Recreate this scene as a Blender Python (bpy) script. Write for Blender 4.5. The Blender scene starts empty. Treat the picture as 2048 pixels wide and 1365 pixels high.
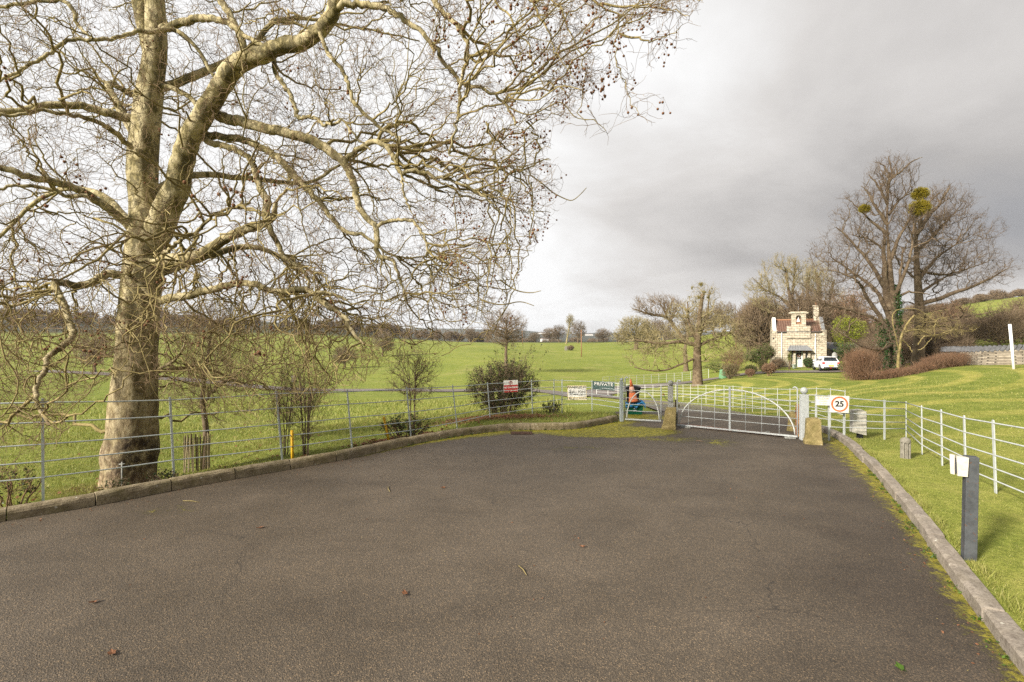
import bpy, bmesh, math, random
import numpy as np
from mathutils import Vector, Matrix, kdtree
R_ = math.radians
scene = bpy.context.scene
COL = scene.collection
H = 2.4; F = 1000.0; CX = 1024.0; CY = 682.5
rng = np.random.default_rng(7)

def P(px, py, Y):
    return ((px-CX)*Y/F, Y, H-(py-CY)*Y/F)
def proj(p):
    p = np.asarray(p, float)
    y = np.maximum(p[..., 1], .01)
    return CX+F*p[..., 0]/y, CY-F*(p[..., 2]-H)/y

# ------------------------------------------------------------------ tagging
def tag(o, label=None, cat=None, group=None, kind=None):
    if label: o['label'] = label
    if cat: o['category'] = cat
    if group: o['group'] = group
    if kind: o['kind'] = kind
    return o
def empty(name, loc=(0, 0, 0), rz=0.0, **k):
    o = bpy.data.objects.new(name, None); COL.objects.link(o)
    o.location = loc; o.rotation_euler = (0, 0, rz); o.empty_display_size = .1
    tag(o, **k); return o
def link_mesh(name, me, mat=None, parent=None, smooth=False):
    if mat is not None:
        for m in (mat if isinstance(mat, (list, tuple)) else [mat]): me.materials.append(m)
    if smooth:
        me.polygons.foreach_set('use_smooth', np.ones(len(me.polygons), bool))
    o = bpy.data.objects.new(name, me); COL.objects.link(o)
    if parent is not None: o.parent = parent
    return o
def kids(o): return [c for c in bpy.data.objects if c.parent == o]
def copy_tree(o, parent=None):
    c = o.copy(); COL.objects.link(c); c.parent = parent
    for ch in kids(o): copy_tree(ch, c)
    return c

def np_mesh(name, V, Fq, smooth=False, attrs=None):
    """V (n,3), Fq list of index arrays (each (m,k))"""
    me = bpy.data.meshes.new(name)
    V = np.asarray(V, np.float32)
    fl = [np.asarray(f, np.int32) for f in Fq if len(f)]
    loops = np.concatenate([f.ravel() for f in fl])
    tot = np.concatenate([np.full(len(f), f.shape[1], np.int32) for f in fl])
    st = np.concatenate([[0], np.cumsum(tot)[:-1]]).astype(np.int32)
    me.vertices.add(len(V)); me.vertices.foreach_set('co', V.ravel())
    me.loops.add(len(loops)); me.loops.foreach_set('vertex_index', loops)
    me.polygons.add(len(tot)); me.polygons.foreach_set('loop_start', st)
    if smooth: me.polygons.foreach_set('use_smooth', np.ones(len(tot), bool))
    if attrs:
        for k, a in attrs.items():
            at = me.attributes.new(k, 'FLOAT', 'POINT'); at.data.foreach_set('value', np.asarray(a, np.float32))
    me.update(calc_edges=True)
    me.validate(verbose=False) if False else None
    return me

# ------------------------------------------------------------------ small shape builder
class MB:
    def __init__(s): s.v = []; s.f = []; s.sm = []
    def add(s, vs, fs, M=None, smooth=False):
        b = len(s.v)
        for p in vs:
            p = Vector(p)
            s.v.append(tuple(M @ p if M is not None else p))
        for f in fs: s.f.append(tuple(b+i for i in f)); s.sm.append(smooth)
        return s
    def box(s, c, d, rz=0, taper=1.0, M=None, tilt=None, bev=0.0):
        x, y, z = d[0]/2, d[1]/2, d[2]/2
        T = Matrix.Translation(c) @ Matrix.Rotation(rz, 4, 'Z')
        if tilt: T = T @ Matrix.Rotation(tilt[0], 4, 'X') @ Matrix.Rotation(tilt[1], 4, 'Y')
        if M is not None: T = M @ T
        if bev > 0:
            bm = bmesh.new(); vs = []
            for k in (-1, 1):
                t = taper if k > 0 else 1
                for a, b in ((-1, -1), (1, -1), (1, 1), (-1, 1)): vs.append(bm.verts.new((a*x*t, b*y*t, k*z)))
            for f in ((3, 2, 1, 0), (4, 5, 6, 7), (0, 1, 5, 4), (1, 2, 6, 5), (2, 3, 7, 6), (3, 0, 4, 7)): bm.faces.new([vs[i] for i in f])
            bmesh.ops.bevel(bm, geom=bm.edges[:], offset=bev, segments=2, affect='EDGES', profile=.5)
            bm.verts.index_update()
            s.add([v.co for v in bm.verts], [[v.index for v in f.verts] for f in bm.faces], T); bm.free(); return s
        vs = []
        for k in (-1, 1):
            t = taper if k > 0 else 1
            for a, b in ((-1, -1), (1, -1), (1, 1), (-1, 1)): vs.append((a*x*t, b*y*t, k*z))
        return s.add(vs, ((3, 2, 1, 0), (4, 5, 6, 7), (0, 1, 5, 4), (1, 2, 6, 5), (2, 3, 7, 6), (3, 0, 4, 7)), T)
    def tube(s, pts, r, n=8, caps=True, flat=None):
        pts = [Vector(p) for p in pts]; N = len(pts)
        rr = r if isinstance(r, (list, tuple)) else [r]*N
        vs = []; fs = []
        up = Vector((0, 0, 1)); prev = None
        for i, p in enumerate(pts):
            t = (pts[min(i+1, N-1)]-pts[max(i-1, 0)]).normalized()
            if prev is None:
                a = t.cross(up if abs(t.z) < .9 else Vector((0, 1, 0))).normalized()
            else:
                a = (prev - t*prev.dot(t)).normalized()
            prev = a; b = t.cross(a)
            for k in range(n):
                an = 2*math.pi*(k+.5)/n
                fx, fy = (flat if flat else (1, 1))
                vs.append(p + a*math.cos(an)*rr[i]*fx + b*math.sin(an)*rr[i]*fy)
        for i in range(N-1):
            for k in range(n):
                k2 = (k+1) % n
                fs.append((i*n+k, i*n+k2, (i+1)*n+k2, (i+1)*n+k))
        if caps:
            fs.append(tuple(reversed(range(n)))); fs.append(tuple((N-1)*n+k for k in range(n)))
        return s.add(vs, fs, smooth=n > 4)
    def lathe(s, prof, n=20, c=(0, 0, 0), M=None, sx=1, sy=1):
        vs = []; fs = []
        T = Matrix.Translation(c)
        if M is not None: T = M @ T
        for r, z in prof:
            for k in range(n):
                an = 2*math.pi*k/n; vs.append((r*math.cos(an)*sx, r*math.sin(an)*sy, z))
        for i in range(len(prof)-1):
            for k in range(n):
                k2 = (k+1) % n; fs.append((i*n+k, i*n+k2, (i+1)*n+k2, (i+1)*n+k))
        fs.append(tuple(reversed(range(n)))); fs.append(tuple((len(prof)-1)*n+k for k in range(n)))
        return s.add(vs, fs, T, smooth=True)
    def ball(s, c, r, n=16, m=10, sz=1):
        prof = [(max(1e-4, r*math.sin(math.pi*i/m)), -r*sz*math.cos(math.pi*i/m)) for i in range(m+1)]
        return s.lathe(prof, n, c)
    def prism(s, poly, depth, M=None):
        """poly in XZ plane (x,z), extruded along +y by depth"""
        n = len(poly)
        vs = [(x, 0, z) for x, z in poly]+[(x, depth, z) for x, z in poly]
        fs = [tuple(range(n)), tuple(reversed(range(n, 2*n)))]
        for i in range(n):
            j = (i+1) % n; fs.append((j, i, n+i, n+j))
        return s.add(vs, fs, M)
    def build(s, name, mat, parent=None, smooth=None, recalc=True):
        me = bpy.data.meshes.new(name); me.from_pydata([tuple(v) for v in s.v], [], s.f)
        me.polygons.foreach_set('use_smooth', np.array([bool(x) if smooth is None else smooth for x in s.sm]))
        if recalc:
            bm = bmesh.new(); bm.from_mesh(me); bmesh.ops.recalc_face_normals(bm, faces=bm.faces); bm.to_mesh(me); bm.free()
        me.update()
        o = link_mesh(name, me, mat, parent)
        return o

def text_obj(txt, name, mat, parent, loc, size, rot, extrude=.0012, bold=0.0, align='CENTER', sx=1.0, spacing=1.0):
    cu = bpy.data.curves.new('t', 'FONT'); cu.body = txt; cu.size = size; cu.extrude = extrude; cu.align_x = align
    cu.align_y = 'CENTER'; cu.offset = bold; cu.space_character = spacing; cu.resolution_u = 3
    ob = bpy.data.objects.new('t', cu); COL.objects.link(ob)
    dg = bpy.context.evaluated_depsgraph_get()
    me = bpy.data.meshes.new_from_object(ob.evaluated_get(dg)); me.name = name
    bpy.data.objects.remove(ob); bpy.data.curves.remove(cu)
    me.materials.clear()
    me.transform(Matrix.Diagonal((sx, 1, 1, 1)))
    o = link_mesh(name, me, mat, parent); o.location = loc; o.rotation_euler = rot
    return o

# ------------------------------------------------------------------ materials
class NT:
    def __init__(s, name):
        s.m = bpy.data.materials.new(name); s.m.use_nodes = True
        s.t = s.m.node_tree; s.n = s.t.nodes; s.l = s.t.links
        s.b = s.n['Principled BSDF']; s.out = s.n['Material Output']
        s.tc = s.n.new('ShaderNodeTexCoord'); s.geo = s.n.new('ShaderNodeNewGeometry')
        s.b.inputs['Roughness'].default_value = .85
        s.b.inputs['Specular IOR Level'].default_value = .25
    def pos(s): return s.geo.outputs['Position']
    def obj(s): return s.tc.outputs['Object']
    def map(s, vec, scale=(1, 1, 1), rot=(0, 0, 0), loc=(0, 0, 0)):
        m = s.n.new('ShaderNodeMapping'); m.inputs['Scale'].default_value = scale; m.inputs['Rotation'].default_value = rot
        m.inputs['Location'].default_value = loc
        s.l.new(vec, m.inputs['Vector']); return m.outputs[0]
    def noise(s, vec, scale, detail=3, rough=.55, dist=0, out=0):
        n = s.n.new('ShaderNodeTexNoise'); n.inputs['Scale'].default_value = scale; n.inputs['Detail'].default_value = detail
        n.inputs['Roughness'].default_value = rough; n.inputs['Distortion'].default_value = dist
        s.l.new(vec, n.inputs['Vector']); return n.outputs[out]
    def voro(s, vec, scale, feature='F1', out='Distance', rnd=1.0):
        n = s.n.new('ShaderNodeTexVoronoi'); n.inputs['Scale'].default_value = scale; n.feature = feature
        n.inputs['Randomness'].default_value = rnd
        s.l.new(vec, n.inputs['Vector']); return n.outputs[out]
    def ramp(s, fac, stops, interp='LINEAR'):
        n = s.n.new('ShaderNodeValToRGB'); cr = n.color_ramp; cr.interpolation = interp
        while len(cr.elements) < len(stops): cr.elements.new(.5)
        for e, (p, c) in zip(cr.elements, stops):
            e.position = p; e.color = (c, c, c, 1) if isinstance(c, (int, float)) else (*c, 1)
        s.l.new(fac, n.inputs[0]); return n.outputs[0]
    def mix(s, a, b, fac, mode='MIX'):
        n = s.n.new('ShaderNodeMix'); n.data_type = 'RGBA'; n.blend_type = mode
        for sock, v in ((n.inputs[6], a), (n.inputs[7], b)):
            if isinstance(v, (tuple, list)): sock.default_value = (*v, 1)
            else: s.l.new(v, sock)
        if isinstance(fac, (int, float)): n.inputs[0].default_value = fac
        else: s.l.new(fac, n.inputs[0])
        return n.outputs[2]
    def math(s, op, a, b=0.0, clamp=False):
        n = s.n.new('ShaderNodeMath'); n.operation = op; n.use_clamp = clamp
        for sock, v in ((n.inputs[0], a), (n.inputs[1], b)):
            if isinstance(v, (int, float)): sock.default_value = v
            else: s.l.new(v, sock)
        return n.outputs[0]
    def attr(s, name, out='Fac'):
        n = s.n.new('ShaderNodeAttribute'); n.attribute_name = name; return n.outputs[out]
    def sep(s, vec):
        n = s.n.new('ShaderNodeSeparateXYZ'); s.l.new(vec, n.inputs[0]); return n.outputs
    def col(s, c):
        if isinstance(c, (tuple, list)): s.b.inputs['Base Color'].default_value = (*c, 1)
        else: s.l.new(c, s.b.inputs['Base Color'])
        return s
    def rough(s, r):
        if isinstance(r, (int, float)): s.b.inputs['Roughness'].default_value = r
        else: s.l.new(r, s.b.inputs['Roughness'])
        return s
    def metal(s, v): s.b.inputs['Metallic'].default_value = v; return s
    def bump(s, h, strength=.5, dist=.02):
        n = s.n.new('ShaderNodeBump'); n.inputs['Strength'].default_value = strength; n.inputs['Distance'].default_value = dist
        s.l.new(h, n.inputs['Height'])
        if s.b.inputs['Normal'].is_linked:
            s.l.new(s.b.inputs['Normal'].links[0].from_socket, n.inputs['Normal'])
        s.l.new(n.outputs[0], s.b.inputs['Normal']); return s

def simple(name, c, rough=.6, metal=0, var=.15, scale=8, bump=0.0):
    t = NT(name)
    n = t.noise(t.obj(), scale, 4, .6)
    c2 = tuple(x*(1-var) for x in c); c1 = tuple(min(1, x*(1+var)) for x in c)
    t.col(t.ramp(n, [(.3, c2), (.7, c1)])).rough(rough).metal(metal)
    if bump: t.bump(n, bump, .01)
    return t.m
M = {}
# ------------------------------------------------------------------ terrain
def flatY(py, z=0.0): return (H-z)*F/(py-CY)
def G(px, py, z=0.0):
    Y = flatY(py, z); return ((px-CX)*Y/F, Y)
# forecourt outline (inner foot of the kerbs)
LK = [(-13.5, .8), (-10.2, 3.6), G(0, 1045), G(150, 1020), G(300, 990), G(450, 962), G(591, 938), G(712, 915), G(818, 891),
      G(890, 877), G(948, 869), G(1000, 862.5), G(1040, 860.5), G(1088, 860.5), G(1130, 860), G(1165, 857), G(1197, 851), G(1236, 843)]
RK = [G(1640, 863), G(1662, 871.5), G(1684, 884), G(1706, 906), G(1743, 939.6), G(1772, 980.6), G(1802, 1016), G(1822, 1043),
      G(1878, 1123), G(1940, 1206), G(1996, 1283), G(2044, 1356), (3.0, 2.1), (2.45, .4), (1.9, -2), (1.6, -5)]
# apron behind the gate
NEAR = [(3.42, 15.6), (3.62, 17.3), (4.45, 17.4), (5.3, 17.0), (5.45, 18.6), (6.3, 24.0), (8.3, 32.0), (8.0, 38.0), (6.4, 44.5)]
FAR = [(8.19, 13.3), (8.75, 14.6), (9.4, 16.6), (9.9, 17.9), (10.2, 20.6), (10.35, 23.8), (10.7, 29.5), (10.6, 35), (9.9, 40), (8.4, 44.6)]

ctrl = []
def cp(px, py, Y): x, y, z = P(px, py, Y); ctrl.append((x, y, z))
def cz(x, y, z): ctrl.append((x, y, z))
for a in ((1190, 791, 44.5), (1272, 798, 41), (1340, 803, 35), (1390, 809, 30), (1468, 821, 24), (1530, 831, 21), (1580, 839, 18.5),
          (1230, 797, 39), (1140, 794, 46), (1287, 803, 33), (1310, 809, 25),
          (1100, 786, 50), (1100, 777, 56), (900, 784, 50), (640, 782, 50), (530, 779, 50), (318, 757, 62), (0, 745, 70),
          (400, 945, 12.3), (100, 950, 10.6), (0, 890, 15), (0, 850, 21), (400, 850, 20), (0, 780, 42), (300, 800, 33),
          (600, 870, 15), (700, 850, 17), (900, 832, 19), (1050, 820, 21.5), (1100, 800, 33), (1100, 812, 26), (1170, 829, 20), (700, 810, 30),
          (1163, 714, 130), (1138, 701, 180), (1140, 687, 262), (1050, 686.5, 265), (850, 681, 275), (500, 660, 330), (0, 652, 360), (250, 657, 350),
          (700, 669, 320), (500, 705, 150), (0, 700, 170), (850, 712, 130), (1000, 735, 85), (500, 745, 75), (1250, 686.5, 240), (1350, 688, 190),
          (1300, 740, 85), (1163, 760, 68), (1450, 668, 165), (1500, 664, 190), (1440, 703, 105), (1420, 735, 78), (1472, 697, 110),
          (1369, 761, 66), (1309, 767, 63), (1240, 772, 60), (1395, 772, 50), (1440, 756, 62),
          (1600, 733, 64), (1540, 737, 63), (1650, 747, 50), (1700, 745, 50), (1500, 752, 52), (1540, 750, 50), (1460, 758, 48), (1580, 765, 38),
          (1500, 785, 33), (1440, 790, 36), (1720, 760, 37), (1790, 745, 42), (1840, 738, 43), (2000, 740, 30), (1930, 734, 37), (2040, 729, 42), (1930, 731, 44),
          (1900, 800, 18), (1700, 790, 23), (1800, 780, 23), (2048, 800, 18.5), (1640, 800, 25), (2300, 730, 30), (2300, 800, 18),
          (2000, 688, 60), (2000, 650, 110), (2000, 600, 195), (2200, 580, 200), (1880, 614, 225), (1750, 648, 225), (1600, 672, 170), (1900, 690, 75), (1750, 695, 75),
          (1650, 700, 95), (2000, 612, 330), (1700, 655, 330), (1500, 668, 340)):
    cp(*a)
for a in ((1100, 684, 420), (900, 684, 450), (1300, 684, 420), (1100, 681.5, 1200), (1300, 681, 1200), (900, 680, 1200), (1500, 680, 1200),
          (1100, 674, 2000), (1300, 674, 2000), (900, 671, 2000), (1050, 661.5, 3600), (900, 660, 3600), (1200, 666, 3600), (1300, 666.5, 3600), (1500, 664, 3600),
          (500, 652, 3600), (0, 648, 3600), (2048, 650, 3600), (-1000, 650, 3600), (3000, 650, 3600), (1100, 672, 6500), (0, 662, 6500), (2048, 665, 6500)):
    cp(*a)
for x, y in ((-8, 20), (-20, 10), (-30, 25), (-25, 2)): cz(x, y, -.9-.02*abs(x))
for x, y in ((-14, 3), (-12, 6), (-9.5, 7.5), (-7.6, 9.0), (-5.6, 10.1), (-3.6, 11.7), (-1.9, 13.6), (-.2, 15.2), (1, 15.3), (2.4, 15.9)): cz(x, y, [-.1, -.35, -.3, -.26, -.14, -.14, -.1, .02, .05, .05][[(-14, 3), (-12, 6), (-9.5, 7.5), (-7.6, 9.0), (-5.6, 10.1), (-3.6, 11.7), (-1.9, 13.6), (-.2, 15.2), (1, 15.3), (2.4, 15.9)].index((x, y))])
for x, y in ((-.5, 14.3), (1, 14.2), (2.2, 14.6), (2.9, 15.6)): cz(x, y, .12)
for x, y in ((-3, 5), (0, 8), (3, 11), (-8, 2), (0, 0), (5, 12.5), (4.6, 14.5), (6, 15), (7, 14.5), (4.3, 16.3)): cz(x, y, 0)
for x, y, z in ((3.2, 2, .12), (4.2, 3.6, .12), (5.3, 5.3, .12), (6.1, 7, .12), (7.0, 8.6, .11), (8.0, 10.4, .08), (8.7, 12, .03), (9, 13.6, -.04), (9.8, 12.5, .02), (9.6, 9.5, .12), (8.6, 7.2, .16), (7, 4, .17), (12, 9, .25), (12, 3, .3), (3.4, -2, .12), (3, -6, .1), (14, 13, .15), (16, 5, .4), (8.3, 18, -.3)):
    cz(x, y, z)
for a in range(100, 261, 16):
    for r in (14, 60, 300, 3000):
        t = R_(90-a); x, y = r*math.cos(t), r*math.sin(t)
        cz(x, y, 0 if r < 100 else (3 if r < 1000 else 60))
ctrl = np.array(ctrl)
def uvw(x, y):
    r = np.hypot(x, y)+1e-6
    th = np.arctan2(x, y)
    L = np.log1p(r/9.0)
    # blend: planar-ish close to the camera, log-polar further away
    return np.stack([L*np.sin(th)*2.2, L*np.cos(th)*1.6], -1), r
def _k(d2): return .5*d2*np.log(d2+1e-9)
_A, _r = uvw(ctrl[:, 0], ctrl[:, 1])
def _build():
    n = len(ctrl); d2 = ((_A[:, None]-_A[None])**2).sum(-1)
    K = _k(d2)+np.eye(n)*2e-3
    Pm = np.concatenate([np.ones((n, 1)), _A], 1)
    S = np.block([[K, Pm], [Pm.T, np.zeros((3, 3))]])
    w = np.linalg.solve(S, np.concatenate([ctrl[:, 2]/(_r+10), np.zeros(3)]))
    return w
_W = _build()
def gz(x, y):
    x = np.atleast_1d(np.asarray(x, float)); y = np.atleast_1d(np.asarray(y, float))
    out = np.empty(x.shape); xf, yf = x.ravel(), y.ravel(); of = out.ravel()
    for i in range(0, len(xf), 20000):
        A, r = uvw(xf[i:i+20000], yf[i:i+20000])
        d2 = ((A[:, None]-_A[None])**2).sum(-1)
        of[i:i+20000] = (_k(d2)@_W[:-3]+_W[-3]+A@_W[-2:])*(r+10)
    return of.reshape(x.shape)
def gz1(x, y): return float(gz(x, y)[0])

def seg_sdf(poly, x, y, closed=True):
    """signed distance to polygon, negative inside"""
    poly = np.asarray(poly, float); n = len(poly)
    d = np.full(x.shape, 1e9); ins = np.zeros(x.shape, bool)
    for i in range(n if closed else n-1):
        a = poly[i]; b = poly[(i+1) % n]; e = b-a
        t = np.clip(((x-a[0])*e[0]+(y-a[1])*e[1])/(e@e+1e-12), 0, 1)
        d = np.minimum(d, np.hypot(x-a[0]-t*e[0], y-a[1]-t*e[1]))
        if closed:
            c = ((a[1] > y) != (b[1] > y)) & (x < (b[0]-a[0])*(y-a[1])/(b[1]-a[1]+1e-12)+a[0])
            ins ^= c
    return np.where(ins, -d, d) if closed else d
def smooth_line(pts, n=6):
    pts = [np.array(p, float) for p in pts]; out = []
    for i in range(len(pts)-1):
        p0 = pts[max(i-1, 0)]; p1 = pts[i]; p2 = pts[i+1]; p3 = pts[min(i+2, len(pts)-1)]
        for k in range(n):
            t = k/n
            out.append(.5*((2*p1)+(-p0+p2)*t+(2*p0-5*p1+4*p2-p3)*t*t+(-p0+3*p1-3*p2+p3)*t**3))
    out.append(pts[-1]); return np.array(out)
LKs = smooth_line(LK, 4); RKs = smooth_line(RK, 4)
for _i in range(14):
    RKs[1:-1] = RKs[1:-1]*.5+(RKs[:-2]+RKs[2:])*.25
for _i in range(4):
    LKs[1:-1] = LKs[1:-1]*.5+(LKs[:-2]+LKs[2:])*.25
LOT = np.concatenate([LKs, np.array([(3.42, 15.6), (3.62, 17.3), (4.45, 17.4), (5.3, 17.0), (5.45, 18.6), (8.6, 18.2), (8.9, 15.2), (8.5, 13.9)]), RKs, np.array([(-14, -5)])])
DRIVE = np.array(NEAR[4:]+FAR[::-1][:8]+[(8.9, 15.2)])
# roads further off: centre lines with half widths
WEST = smooth_line([(7.6, 44.0), (5.5, 49), (2.0, 52), (-6, 51.5), (-19, 51), (-27, 53), (-36, 58), (-50, 66), (-70, 74)], 5)
def onY(px, Y): return ((px-CX)*Y/F, Y)
BRANCH = smooth_line([(7.0, 46.5), (11, 54.5), onY(1290, 58.5), onY(1369, 61), onY(1430, 61.5), onY(1480, 59.5), onY(1530, 56.5), onY(1600, 54), onY(1680, 53), onY(1740, 53), onY(1820, 56)], 5)
def line_d(line, x, y): return seg_sdf(line, x, y, closed=False)

def terrain_final(x, y):
    """ground height with roadbeds pressed in"""
    z = gz(x, y)
    near = np.hypot(x, y) < 45
    s = np.full(x.shape, 99.0); s[near] = seg_sdf(LOT, x[near], y[near])
    z = np.where(s < .09, np.minimum(z, -.10), z)
    mid = (np.hypot(x, y) < 110) & (y > 10)
    d = np.full(x.shape, 99.0); d[mid] = seg_sdf(DRIVE, x[mid], y[mid])
    w = np.full(x.shape, 99.0); w[mid] = line_d(WEST, x[mid], y[mid]); b = np.full(x.shape, 99.0); b[mid] = line_d(BRANCH, x[mid], y[mid])
    z = np.where((d < .1) & (s > .09), z-.10, z)
    z = np.where((w < 1.6) | (b < 2.0), z-.05, z)
    return z, s, np.minimum(np.minimum(d, w-1.7), b-2.1)

def lawn_mask(x, y):
    poly = np.array([(3, -6)]+[tuple(p) for p in RKs[::-1]]+FAR[1:]+[(11.5, 46), onY(1300, 57), onY(1430, 60), onY(1480, 58), onY(1600, 53), onY(1700, 51), onY(1840, 46), onY(1920, 45), onY(2100, 42.5), (60, 38), (60, -6)])
    return seg_sdf(poly, x, y)
def build_ground():
    th = np.concatenate([np.linspace(-64, 64, 400), np.linspace(64, 296, 48)[1:-1]])*math.pi/180
    r = np.concatenate([[.6], np.geomspace(1, 32, 245), np.geomspace(32, 9000, 175)[1:]])
    T, Rr = np.meshgrid(th, r, indexing='xy')
    x = Rr*np.sin(T); y = Rr*np.cos(T)
    z, s, rd = terrain_final(x, y)
    nz = len(r); nt = len(th)
    lw = lawn_mask(x, y)
    lawn = np.clip(-lw/.8+.5, 0, 1)
    lit = np.clip(1-np.hypot((x+.6)/1.6, (y-15.9)/.8), 0, 1)*1.0+np.clip(1-np.hypot((x+3.4)/1.4, (y-12.8)/.5), 0, 1)*.4+np.clip(1-np.hypot((x+7.15)/1.5, (y-9.2)/1.2), 0, 1)*.9
    V = np.stack([x.ravel(), y.ravel(), z.ravel()], -1)
    V = np.concatenate([V, [[0, 0, -.1]]])
    idx = np.arange(nz*nt).reshape(nz, nt)
    a = idx[:-1, :]; b = np.roll(idx, -1, 1)[:-1, :]; c = np.roll(idx, -1, 1)[1:, :]; d = idx[1:, :]
    Q = np.stack([a, b, c, d], -1).reshape(-1, 4)[:, ::-1]
    cen = np.stack([np.roll(idx[0], -1), idx[0], np.full(nt, nz*nt)], -1)
    ap = lambda A: np.concatenate([A.ravel(), [0]])
    me = np_mesh('ground', V, [Q, cen], True, {'lawn': ap(lawn), 'litter': ap(lit), 'edge': ap(np.clip(s, 0, 5))})
    o = link_mesh('ground', me, M['ground']); tag(o, kind='structure')
    return o

def strip(name, L, Rr, nc, mat, dz=.03, zfun=None):
    L = np.asarray(L); Rr = np.asarray(Rr); n = len(L)
    t = np.linspace(0, 1, nc)[None, :, None]
    Pp = L[:, None]*(1-t)+Rr[:, None]*t
    z = (gz if zfun is None else zfun)(Pp[..., 0], Pp[..., 1])+dz
    V = np.concatenate([Pp, z[..., None]], -1).reshape(-1, 3)
    idx = np.arange(n*nc).reshape(n, nc)
    Q = np.stack([idx[:-1, :-1], idx[:-1, 1:], idx[1:, 1:], idx[1:, :-1]], -1).reshape(-1, 4)
    e = np.tile(np.abs(np.linspace(-1, 1, nc))[None], (n, 1))
    return np_mesh(name, V, [Q], True, {'edge': e.ravel()})
def resample(pts, n):
    pts = np.asarray(pts, float); d = np.concatenate([[0], np.cumsum(np.linalg.norm(np.diff(pts, axis=0), axis=1))])
    t = np.linspace(0, d[-1], n); return np.stack([np.interp(t, d, pts[:, k]) for k in range(pts.shape[1])], -1)
def offset_line(line, w):
    line = np.asarray(line); t = np.gradient(line, axis=0); t /= np.linalg.norm(t, axis=1)[:, None]+1e-9
    nrm = np.stack([-t[:, 1], t[:, 0]], -1); return line+nrm*w

def build_roads():
    # forecourt sheet: grid clipped by the lot outline
    st = .07
    xs = np.arange(-13.6, 9.4, st); ys = np.arange(-4.6, 19, st)
    X, Y = np.meshgrid(xs, ys); s = seg_sdf(LOT, X, Y)
    gx = X.copy(); gy = Y.copy()
    Z = np.where(Y > 15.8, np.minimum(0, gz(X, Y))*np.clip((Y-15.8)/2.4, 0, 1), 0)+.0
    # moss painted by region (true growth, follows kerbs and the gate end)
    dl = line_d(LKs[28:], X, Y); drk = line_d(RKs[:52], X, Y)
    moss = np.clip(1-dl/np.interp(X, [-5, -2.5, -.5, 1, 3], [.05, .25, .75, 1.0, 1.1]), 0, 1)*np.interp(X, [-6, -4.5, -2.4, -1.2], [.2, .4, .75, 1])
    moss = np.maximum(moss, np.clip(1-drk/np.interp(Y, [1, 4, 7, 9, 12.2], [.28, .38, .5, .75, 1.0]), 0, 1)*np.interp(Y, [2, 7, 11], [.60, .66, .75]))
    g = np.clip(1-np.hypot((X-2.5)/2.5, (Y-13.3)/1.2), 0, 1)*1.9; moss = np.maximum(moss, np.clip(g, 0, 1))
    g = np.clip(1-np.hypot((X-4.0)/1.3, (Y-15.9)/1.2), 0, 1)*1.5; moss = np.maximum(moss, np.clip(g, 0, 1))
    g = np.clip(1-np.hypot((X-4.9)/1.1, (Y-11.9)/1.4), 0, 1)*.55; moss = np.maximum(moss, g)
    g = np.clip(1-np.hypot((X+4.9)/1.3, (Y-7.1)/.55), 0, 1)*.42; moss = np.maximum(moss, g)
    g = np.clip(1-np.hypot((X-1.6)/2.6, (Y-11.2)/.8), 0, 1)*.4; moss = np.maximum(moss, g)
    g = np.clip(1-np.hypot((X-3.9)/2.4, (Y-12.2)/.9), 0, 1)*.55; moss = np.maximum(moss, g)
    edge = np.minimum(dl, drk)
    ny, nx = X.shape; idx = np.arange(nx*ny).reshape(ny, nx)
    keep = s < .12
    q = keep[:-1, :-1] & keep[1:, :-1] & keep[:-1, 1:] & keep[1:, 1:]
    Q = np.stack([idx[:-1, :-1], idx[:-1, 1:], idx[1:, 1:], idx[1:, :-1]], -1)[q]
    V = np.stack([gx.ravel(), gy.ravel(), Z.ravel()], -1)
    used = np.unique(Q); rem = -np.ones(len(V), int); rem[used] = np.arange(len(used))
    me = np_mesh('forecourt_road', V[used], [rem[Q]], True, {'moss': moss.ravel()[used], 'kd': np.clip(edge, 0, 3).ravel()[used], 'right': np.clip(1-drk/2.2, 0, 1).ravel()[used]})
    o = link_mesh('forecourt_road', me, M['asphalt']); tag(o, kind='structure')
    me = strip('drive', resample(NEAR[4:], 40), resample([(8.9, 15.2)]+FAR[2:], 40), 9, None, .012)
    tag(link_mesh('driveway', me, M['asphalt_far']), kind='structure')
    me = strip('west', offset_line(WEST, 1.75), offset_line(WEST, -1.75), 6, None, .03)
    tag(link_mesh('park_road', me, M['asphalt_far']), kind='structure')
    me = strip('branch', offset_line(BRANCH, 2.1), offset_line(BRANCH, -2.1), 6, None, .038)
    tag(link_mesh('cottage_drive', me, M['asphalt_far']), kind='structure')

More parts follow.
